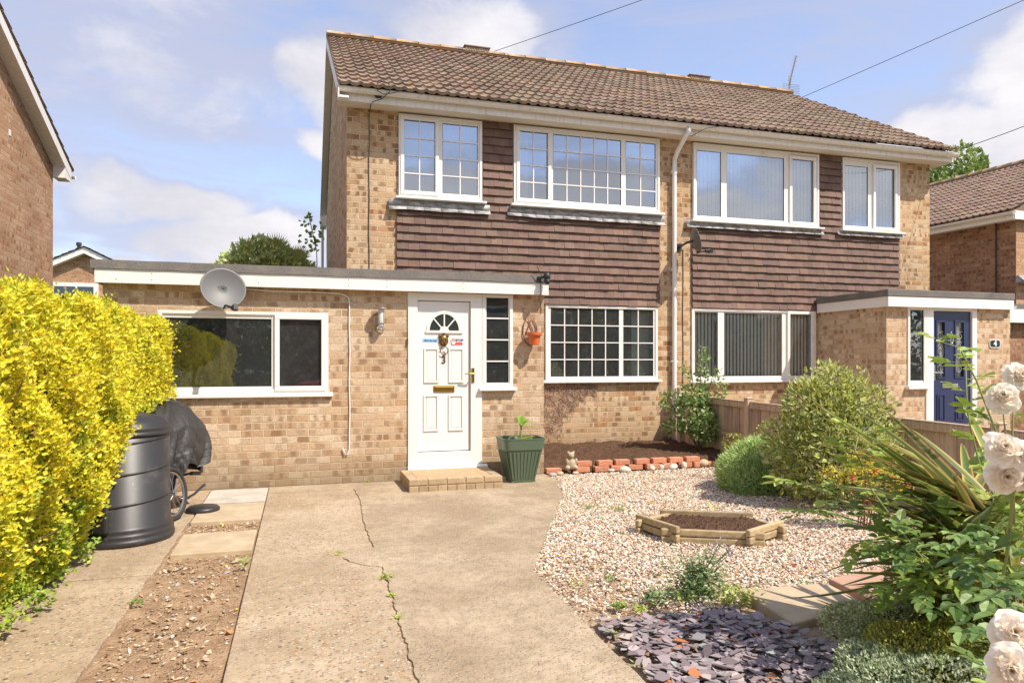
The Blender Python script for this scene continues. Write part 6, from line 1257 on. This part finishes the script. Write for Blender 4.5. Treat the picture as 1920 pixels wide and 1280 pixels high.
# ---- variegated shrub
t_=thing('variegated_shrub','large shrub with cream edged green leaves in front of the fence','shrub',(5.35,6.1,0))
VP=[(.10,.18,.02),(.06,.12,.02),(.18,.28,.03),(.30,.38,.05)]; VE=[(.86,.82,.34),(.80,.76,.20),(.90,.86,.50)]
b_=0;Vs=[];Fs=[];Cs=[]
for k,(c_,rd,n) in enumerate([((5.18,6.0,.52),(.50,.44,.50),4200),((4.95,6.0,.98),(.24,.24,.28),800),((5.22,6.02,1.12),(.20,.22,.26),650),((5.42,5.95,.95),(.22,.22,.24),600),((5.58,5.9,.62),(.22,.25,.24),450),((4.78,6.0,.70),(.16,.2,.22),350)]):
    D=rdir(n); D=D[D[:,2]>-.85]; n=len(D); rr=.5+.5*rng.uniform(0,1,n)**.5; P=np.array(c_)+D*np.array(rd)*(rr*lumps(D,40+k,30,.46,11))[:,None]; 
    V,F,Cv=leaves(P,nrm(D*.7+rng.normal(size=(n,3))*.5+np.array([0,0,.35])),nrm(D*.5+np.array([.1,-.4,.7])+rng.normal(size=(n,3))*.4),rng.uniform(.055,.095,n),rng.uniform(.028,.044,n),vary(pick(VP,n),.2),vary(pick(VE,n),.15),.2); Vs.append(V);Fs.append(F+b_);Cs.append(Cv); b_+=len(V)
# upright pale shoots
for k in range(46):
    a=rng.uniform(0,6.28); bx=5.14+.42*math.cos(a)*rng.random(); by=6.0+.3*math.sin(a); z0=1.08+rng.uniform(-.22,.12); L=rng.uniform(.08,.24); m_=10
    f_=np.linspace(0,1,m_); P=np.stack([bx+.03*f_*math.cos(a),by+0*f_,z0+L*f_],1); ph=np.arange(m_)*2.4; D=np.stack([np.cos(ph),np.sin(ph),.6+0*ph],1); V,F,Cv=leaves(P,D,np.tile([0,-.3,1.],(m_,1)),.045*(1-.4*f_),.020,vary(pick([(.36,.42,.06),(.28,.36,.05)],m_),.1),vary(pick([(.68,.66,.16)],m_),.1),.2); Vs.append(V);Fs.append(F+b_);Cs.append(Cv); b_+=len(V)
npmesh('foliage',np.concatenate(Vs),np.concatenate(Fs),M_LEAF,np.concatenate(Cs),t_)
stems('branches',t_,(5.2,6.05,0),(5.15,6.0,.5),(.45,.4,.6),16,.012,4)
# ---- fuchsia with yellow leaves and red flowers
t_=thing('fuchsia','small bush with yellow orange leaves and red flowers at the foot of the variegated shrub','shrub',(4.75,5.15,0))
Vs=[];Fs=[];Cs=[];b_=0
for (c_,rd,n) in (((4.70,5.10,.58),(.16,.12,.10),420),((4.66,5.0,.50),(.20,.14,.10),420),((4.88,5.0,.50),(.13,.11,.10),260),((4.45,5.15,.46),(.10,.1,.08),160),((4.98,4.95,.36),(.10,.1,.12),160)):
    D=rdir(n); P=np.array(c_)+D*np.array(rd)*(rng.uniform(.2,1,n)**.5)[:,None]; V,F,Cv=leaves(P,D*.5+rng.normal(size=(n,3))*.5,np.tile([.1,-.4,.8],(n,1))+rng.normal(size=(n,3))*.3,rng.uniform(.022,.036,n),rng.uniform(.013,.02,n),vary(pick([(.62,.54,.05),(.55,.52,.06),(.66,.42,.05),(.45,.48,.07)],n),.15)); Vs.append(V);Fs.append(F+b_);Cs.append(Cv);b_+=len(V)
npmesh('foliage',np.concatenate(Vs),np.concatenate(Fs),M_LEAF,np.concatenate(Cs),t_)
stems('branches',t_,(4.75,5.1,0),(4.7,5.05,.3),(.2,.15,.3),9,.006,5,m=mat('reddish stem',(.35,.13,.08),.6),spread=.05)
for (x,y,z) in ((4.50,4.98,.47),(4.69,4.93,.52),(4.84,4.9,.455),(4.98,4.86,.42),(4.71,4.95,.45)):
    s=MB(); s.lathe([(.001,.03),(.006,.02),(.008,.008),(.019,-.012),(.006,-.01),(.007,-.03),(.001,-.035)],(x,y,z),8); s.build('red_flower',mat('red flower',(.62,.02,.03),.5),t_)
# ---- low shrubs bottom right
MBX=[(.52,.58,.25),(.66,.70,.38),(.32,.40,.14),(.78,.80,.50)]
def mound(label,ctr,rad,n,pal,seed,L=.018,wd=.009,h=None,core=(.04,.055,.02)):
    t_=thing('low_shrub',label,'shrub',(ctr[0],ctr[1],0),'low evergreen mounds in the bottom right corner'); feather('foliage',t_,ctr,rad,n,L,wd,pal,seed,amp=.36,lowcut=-.35,up=.5,rmin=.76,width=13,jit=.6,inner=.55)
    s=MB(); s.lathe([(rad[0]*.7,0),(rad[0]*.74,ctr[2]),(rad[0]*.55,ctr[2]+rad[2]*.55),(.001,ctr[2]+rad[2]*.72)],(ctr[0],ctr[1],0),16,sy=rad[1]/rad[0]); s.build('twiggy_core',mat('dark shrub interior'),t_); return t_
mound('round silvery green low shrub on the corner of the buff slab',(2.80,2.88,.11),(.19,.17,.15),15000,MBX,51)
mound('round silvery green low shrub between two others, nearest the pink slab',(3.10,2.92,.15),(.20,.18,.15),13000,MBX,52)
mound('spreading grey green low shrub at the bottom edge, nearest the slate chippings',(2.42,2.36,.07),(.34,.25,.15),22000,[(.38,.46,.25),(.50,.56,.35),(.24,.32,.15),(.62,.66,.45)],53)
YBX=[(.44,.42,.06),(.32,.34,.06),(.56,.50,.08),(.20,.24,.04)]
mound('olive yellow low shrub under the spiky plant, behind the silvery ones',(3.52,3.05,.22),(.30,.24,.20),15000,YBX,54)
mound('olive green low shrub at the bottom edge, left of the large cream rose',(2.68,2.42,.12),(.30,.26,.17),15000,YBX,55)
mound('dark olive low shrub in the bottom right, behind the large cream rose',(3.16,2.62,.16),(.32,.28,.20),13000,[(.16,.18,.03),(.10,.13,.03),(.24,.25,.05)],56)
# ---- phormium
t_=thing('spiky_plant','big clump of arching striped sword leaves on the right edge, behind the roses','plant',(3.32,2.76,0))
B=([],[],[]); r_=random.Random(17)
px_,py_=3.32,2.76
spec=[]
for k in range(40): spec.append((r_.uniform(1.9,4.6),r_.uniform(.45,.85),r_.uniform(.0,.34),r_.uniform(.055,.080)))
for k in range(26): spec.append((r_.uniform(-1.2,1.9),r_.uniform(.5,.85),r_.uniform(.1,.42),.06))
for k in range(60): spec.append((r_.uniform(2.3,3.6),r_.uniform(.5,1.0),r_.uniform(-.28,.33),r_.uniform(.048,.074)))
for a,L,h,wd in ((2.95,1.05,.38,.07),(2.78,1.0,.46,.07),(3.1,.95,.30,.07),(2.62,.95,.40,.065),(3.25,.9,.36,.07),(2.9,.85,.24,.075),(3.0,1.1,.20,.07),(3.4,.85,.28,.07)): spec.append((a,L,h,wd))
for a,L,h,wd in spec:
    q=r_.random(); c1=(.17,.23,.06) if q<.5 else ((.26,.30,.07) if q<.8 else (.12,.17,.06)); c2=(.72,.66,.20) if q<.75 else (.72,.48,.14)
    blade(B,(px_+r_.uniform(-.10,.10),py_+r_.uniform(-.10,.10),.62+r_.uniform(-.28,.14)),a,L,wd,h,tuple(x*r_.uniform(.8,1.2) for x in c1),tuple(x*r_.uniform(.8,1.15) for x in c2),segs=10,droop=r_.uniform(.3,.95),tip=3.2,start=.6,fold=.20)
npmesh('sword_leaves',np.concatenate(B[0]),np.concatenate(B[1]),M_LEAF,np.concatenate(B[2]),t_,smooth=True)
s=MB(); s.lathe([(.20,0),(.17,.2),(.10,.35),(.001,.4)],(px_,py_,0),12); s.build('base',M_BARK,t_)
# ---- rose bush
RB=thing('rose_bush','rose bush with cream double flowers leaning in from the right edge','rose bush',(3.1,2.35,0))
RL=([],[],[],[0])
def leaflet_set(P,D,L,c):
    """compound leaf of five leaflets"""
    P=Vector(P); D=Vector(D).normalized(); S=D.cross(Vector((0,0,1))).normalized(); Np=S.cross(D); pts=[];dirs=[];Ls=[]
    for f_,sg,l_ in ((.30,-1,.62),(.30,1,.62),(.62,-1,.80),(.62,1,.80),(.75,0,1.)):
        pts.append(tuple(P+D*L*f_)); dirs.append(tuple((D*.55+S*sg*.85) if sg else D)); Ls.append(l_*L*.55)
    C=np.array(c)*rng.uniform(.85,1.15)
    for q_,(p_,d_,l_) in enumerate(zip(pts,dirs,Ls)):
        p_=np.array(p_); d_=np.array(d_,dtype=float); d_/=np.linalg.norm(d_); nn=np.array(tuple(Np))+rng.normal(size=3)*.15; sd_=np.cross(d_,nn); sd_/=np.linalg.norm(sd_); nn=np.cross(sd_,d_); W_=l_*.66; V=[p_]; Cc=[C]
        for f_,w9,dp in ((.22,.36,.02),(.50,.50,.05),(.78,.34,.10)):
            m_=p_+d_*l_*f_-nn*l_*dp; V+=[m_+sd_*W_*w9+nn*W_*.16,m_-nn*W_*.03,m_-sd_*W_*w9+nn*W_*.16]; Cc+=[C*1.06,C*.92,C*1.06]
        V.append(p_+d_*l_-nn*l_*.17); Cc.append(C*1.1); o_=RL[3][0]
        F=[[0,2,1],[0,3,2],[1,2,4],[2,5,4],[2,3,5],[3,6,5],[4,5,7],[5,8,7],[5,6,8],[6,9,8],[7,8,10],[8,9,10]]
        RL[0].append(np.array(V)); RL[1].append(np.array(F)+o_); RL[2].append(np.array(Cc)); RL[3][0]+=len(V)
stemm=MB(); rr=random.Random(23)
def cane(pts,r0=.006,nleaf=10,L=.095,cset=((.22,.31,.05),(.30,.40,.08),(.15,.24,.04),(.40,.48,.11)),f0=.2):
    pts=[Vector(p) for p in pts]; stemm.tube(pts,[r0*(1-.6*i/(len(pts)-1)) for i in range(len(pts))],6)
    for k in range(nleaf):
        f_=f0+(1-f0)*(k+.5)/nleaf; i=min(int(f_*(len(pts)-1)),len(pts)-2); g_=f_*(len(pts)-1)-i; p=pts[i].lerp(pts[i+1],g_); d=(pts[i+1]-pts[i]).normalized(); s_=d.cross(Vector((0,0,1))); s_=s_.normalized() if s_.length>.05 else Vector((1,0,0))
        sg=1 if k%2 else -1; D=(d*.45+s_*sg*.8+Vector((rr.uniform(-.3,.3),rr.uniform(-.4,.2),rr.uniform(-.25,.35)))); leaflet_set(p,D,L*rr.uniform(.75,1.2),rr.choice(cset))
bs=Vector((3.15,2.45,.05))
# long arching canes toward the left (metres)
canes=[[bs,(2.75,2.6,.50),(2.45,2.85,.72),(2.25,3.1,.82),(2.18,3.2,.80)],[bs,(2.6,2.6,.6),(2.42,2.75,.84),(2.32,2.85,1.02),(2.30,2.9,1.10)],[bs,(2.85,2.55,.55),(2.62,2.75,.80),(2.40,2.95,.92)],[bs,(2.80,2.7,.45),(2.60,3.0,.62),(2.42,3.25,.66),(2.34,3.35,.60)],[bs,(2.9,2.6,.50),(2.55,2.7,.62),(2.30,2.78,.60),(2.16,2.82,.54)],
 [bs,(2.75,2.5,.36),(2.45,2.6,.42),(2.24,2.66,.36)],[bs,(2.9,2.4,.75),(2.72,2.45,1.0),(2.62,2.5,1.22),(2.52,2.5,1.44)],[bs,(2.95,2.3,.62),(2.75,2.3,.74),(2.6,2.35,.78)],[bs,(2.8,2.35,.55),(2.6,2.4,.58),(2.42,2.45,.52),(2.3,2.5,.45)],
 [bs,(2.9,2.25,.5),(2.7,2.2,.55),(2.5,2.2,.50)],[bs,(2.75,2.15,.38),(2.55,2.1,.40),(2.40,2.1,.36)],[bs,(3.0,2.5,.6),(2.85,2.7,.75),(2.75,2.9,.78)],[bs,(2.7,2.3,.25),(2.45,2.35,.24),(2.25,2.4,.20)]]
for k,c_ in enumerate(canes): cane([Vector(p)+Vector((.36*i/(len(c_)-1),0,0)) for i,p in enumerate(c_)],nleaf=13 if k not in (4,) else 5,L=.145)
# dense leaves at the base
for k in range(70):
    p=Vector((rr.uniform(2.35,3.0),rr.uniform(2.2,2.8),rr.uniform(.40,.78))); 
    leaflet_set(p,(rr.uniform(-1,.2),rr.uniform(-.8,.4),rr.uniform(-.3,.4)),.12*rr.uniform(.8,1.2),rr.choice(((.10,.18,.04),(.16,.26,.06),(.24,.34,.09))))
# small rose stems in front (right edge)
fl_specs=[]
def rose(par,c,r_,face,seed,full=1):
    rr_=random.Random(seed); c=Vector(c); f=Vector(face).normalized(); u=f.orthogonal().normalized(); v=f.cross(u); V=[];F=[];C=[];b=0
    r_=r_*.88; cream=np.array([.95,.88,.76]); inner=np.array([.90,.70,.47]); edge_=np.array([.96,.92,.84])
    rings=[(1.0,7,.05,1.0),(.88,7,.28,.98),(.72,6,.55,.9),(.55,6,.85,.8),(.40,5,1.1,.65),(.26,4,1.3,.5)]
    for ri,(rad,npet,lift,sz) in enumerate(rings):
        for k in range(npet):
            a=2*math.pi*(k+.5*(ri%2)+rr_.uniform(-.15,.15))/npet; d=u*math.cos(a)+v*math.sin(a); s_=f.cross(d); L=r_*rad*rr_.uniform(.74,1.14)*1.05; w_=r_*sz*rr_.uniform(.75,1.1); nu,nv=7,8; curl=rr_.uniform(.12,.65); lift=lift+rr_.uniform(-.15,.15); rot=rr_.uniform(-.25,.25)
            for i in range(nu+1):
                for j in range(nv+1):
                    f_=i/nu; g_=(j/nv-.5)*2; ww=w_*(.25+.75*math.sin(min(f_*1.35,1)*math.pi/2))*(1-.25*max(0,f_-.75)*4*abs(g_))
                    x=L*(f_ if lift<.6 else f_*.75); z=r_*(lift*.55*f_+.10*math.sin(f_*3))-r_*curl*max(0,f_-.62)**1.3*1.6+.07*r_*math.sin(g_*6+ri*2+k*1.7)*f_*f_ +r_*.16*(g_*g_)*(1 if lift>.3 else -.3); x2=x-r_*.10*g_*g_
                    p=c+d*x2+s_*(g_*ww*.62)+f*(z+r_*.02*ri)+d*rot*r_*.0
                    V.append(tuple(p)); t2_=f_; C.append(inner*(1-t2_)**1.5*(.9 if ri>2 else .7)+cream*(1-(1-t2_)**1.5*(.9 if ri>2 else .7)) if t2_<.85 else edge_)
            F+=[[b+i*(nv+1)+j,b+(i+1)*(nv+1)+j,b+(i+1)*(nv+1)+j+1,b+i*(nv+1)+j+1] for i in range(nu) for j in range(nv)]; b+=(nu+1)*(nv+1)
    o=npmesh('rose_flower',np.array(V),np.array(F),M_PETAL,np.clip(np.array(C)*np.random.default_rng(seed).uniform(.93,1.05,(len(V),1)),0,1),par,smooth=True)
blooms=[((1.417,1.143,1.268),.042,(-.5,-.7,.35)),((1.452,1.130,1.256),.040,(-.2,-.8,.4)),((1.455,1.170,1.205),.044,(-.5,-.75,.0)),((1.498,1.160,1.203),.040,(-.2,-.9,.1)),
 ((1.795,1.448,1.355),.046,(-.55,-.6,.3)),((1.930,1.513,1.408),.044,(-.2,-.8,.3)),
 ((1.195,.945,.975),.046,(-.5,-.6,.45)),((1.150,.912,.935),.044,(-.7,-.6,.1)),((1.206,.930,.905),.046,(-.4,-.9,.1)),((1.180,.935,.890),.042,(-.6,-.6,-.2))]
for k,(c_,r_b,fc) in enumerate(blooms): rose(RB,c_,r_b,fc,60+k)
def cane2(pts,nleaf,L,f0=.3,r0=.005): cane(pts,r0=r0,nleaf=nleaf,L=L,f0=f0)
for k in range(120):
    p=Vector((rr.uniform(1.35,2.3),rr.uniform(1.15,1.9),rr.uniform(.70,.95))); d9=p.y*.9584+p.x*.2854; l9=(p.x*.9584-p.y*.2854)/d9
    if .62<l9<.80: leaflet_set(p,(rr.uniform(-1,.2),rr.uniform(-.8,.4),rr.uniform(-.3,.4)),.10*rr.uniform(.8,1.25),rr.choice(((.09,.17,.05),(.14,.25,.07),(.22,.34,.10))))
cane2([bs,(2.3,1.9,.5),(1.75,1.4,.95),(1.50,1.19,1.12),(1.475,1.175,1.19)],0,.07,.55)
cane2([(1.75,1.4,.95),(1.52,1.2,1.17),(1.44,1.15,1.24)],0,.06,.5); cane2([(1.9,1.5,1.0),(1.84,1.47,1.2),(1.80,1.452,1.33)],5,.075,.1,.004); cane2([(1.9,1.5,1.0),(1.92,1.52,1.25),(1.93,1.52,1.38)],3,.07,.2,.004)
cane2([(1.90,1.50,1.05),(1.84,1.50,1.25),(1.80,1.53,1.40),(1.775,1.56,1.49),(1.72,1.57,1.505)],7,.07,.30,.0035)
cane2([(1.9,1.4,.5),(1.4,1.1,.75),(1.20,.945,.90)],3,.07,.3)
npmesh('leaves',np.concatenate(RL[0]),np.concatenate(RL[1]),M_LEAF,np.concatenate(RL[2]),RB)
stemm.build('canes',M_STEM,RB,smooth=True)

# ---- weeds and self sown plants
def weed(label,x,y,n,L,wd,h,spread,pal,seed,z=0,grp=None,name='weed'):
    r_=np.random.default_rng(seed); a=r_.uniform(0,6.28,n); P=np.stack([x+r_.normal(0,spread,n),y+r_.normal(0,spread,n),z+r_.uniform(0,h,n)],1); D=np.stack([np.cos(a),np.sin(a),r_.uniform(.1,.9,n)],1); V,F,Cv=leaves(P,D,np.tile([0,-.2,1.],(n,1))+r_.normal(size=(n,3))*.2,L*r_.uniform(.6,1.2,n),wd*r_.uniform(.7,1.2,n),vary(pick(pal,n),.2))
    return tag(npmesh(name,V,F,M_LEAF,Cv,origin=(x,y,z)),label,'weed' if name=='weed' else 'plant',grp)
WG=[(.26,.36,.08),(.34,.44,.12),(.18,.28,.06)]; WY=[(.44,.50,.10),(.36,.44,.08)]
BD=[(.26,.36,.15),(.36,.46,.22),(.17,.26,.10)]
t_=thing('self_sown_plant','upright leafy plant with small mauve flowers growing where the gravel meets the slate','plant',(2.35,3.88,0))
r_=np.random.default_rng(4); n=620; P=np.stack([2.36+r_.normal(0,.085,n),3.90+r_.normal(0,.05,n),np.abs(r_.normal(.10,.075,n))],1); a=r_.uniform(0,6.28,n); D=np.stack([np.cos(a),np.sin(a),r_.uniform(-.1,.8,n)],1); V,F,Cv=leaves(P,D,np.tile([0,-.3,1.],(n,1))+r_.normal(size=(n,3))*.3,.042*r_.uniform(.5,1.2,n),.022,vary(pick(BD,n),.2)); npmesh('leaves',V,F,M_LEAF,Cv,t_)
s=MB(); rr=random.Random(9); FP=[]
for k in range(15):
    e=Vector((2.38+rr.uniform(-.19,.22),3.92+rr.uniform(-.08,.06),rr.uniform(.20,.36))); s.tube([(2.36,3.9,0),((2.36+e.x)/2,3.9,e.z*.6),e],.0028,4); FP.append(e)
s.build('stems',M_STEM,t_); P=np.concatenate([np.array(e)+r_.normal(size=(9,3))*.014 for e in FP]); n=len(P); V,F,Cv=leaves(P,r_.normal(size=(n,3)),r_.normal(size=(n,3)),.016,.012,vary(pick([(.50,.42,.58),(.55,.50,.52),(.38,.34,.30)],n),.1)); npmesh('mauve_flowers',V,F,M_PETAL,Cv,t_)
k=0
for (x,y,n,L,wd,h,sp,pal,lab) in [(2.02,3.83,90,.045,.018,.09,.035,BD,'small grey green plant on the back edge of the slate chippings'),(1.80,3.84,26,.06,.022,.02,.02,WG,'flat rosette weed on the back left corner of the slate'),(1.90,3.77,36,.03,.016,.03,.03,WY,'yellow green weed just in front of the rosette at the slate edge'),
 (2.52,3.72,170,.035,.018,.07,.06,WY,'bright yellow green weed patch between the slate and the buff slab'),(2.20,3.85,70,.03,.02,.06,.05,WG,'small leafy weed left of the tall self sown plant'),(1.96,4.35,18,.05,.015,.03,.02,WG,'little weed alone in the gravel nearest the drive kink'),(2.62,3.95,30,.03,.015,.04,.03,WY,'tiny weed behind the corner of the buff slab'),
 (1.60,3.45,24,.03,.018,.02,.018,WY,'yellow green tuft on the drive edge beside the slate, farthest one'),(1.575,3.28,18,.03,.016,.02,.016,WY,'small tuft on the drive edge beside the slate, middle one'),(1.56,3.08,20,.03,.016,.02,.018,WY,'tuft on the drive edge beside the slate, nearest the camera'),
 (.553,4.82,40,.026,.014,.02,.022,WY,'moss tuft at the top of the drive crack'),(.54,4.45,22,.022,.012,.012,.014,WY,'moss tuft in the middle of the drive crack'),(.53,4.05,16,.02,.012,.01,.012,WY,'moss tuft lower down the drive crack'),(.28,5.52,24,.03,.010,.01,.03,WY,'thin weed by the kink of the drive crack'),
 (-.93,4.72,16,.035,.02,.03,.012,WG,'small green weed at the side path edge'),(-.375,5.35,14,.045,.02,.06,.008,WG,'dark green weed at the right edge of the dirt strip'),(2.75,6.55,46,.05,.008,.02,.05,WG,'flat weed mat in the gravel left of the timber bed, farther one'),(2.98,6.35,60,.05,.008,.03,.05,WG,'grassy weed tuft in the gravel behind the timber bed'),
 (3.15,6.02,14,.05,.012,.04,.03,[(.45,.22,.08),(.35,.34,.08)],'dry seedlings at the back corner of the timber bed'),(3.62,5.72,18,.05,.012,.04,.03,WY,'green sprout inside the right corner of the timber bed'),(1.72,4.35,20,.03,.012,.02,.03,WY,'sparse weed at the gravel edge near the drive corner'),(.78,8.70,16,.03,.012,.01,.02,WY,'tiny weed at the foot of the wall left of the step')]:
    weed(lab,x,y,n,L,wd,h,sp,pal,70+k,z=.10 if 'timber bed' in lab and ('back corner' in lab or 'inside' in lab) else .0,grp='weeds growing in the gravel, slate and paving'); k+=1
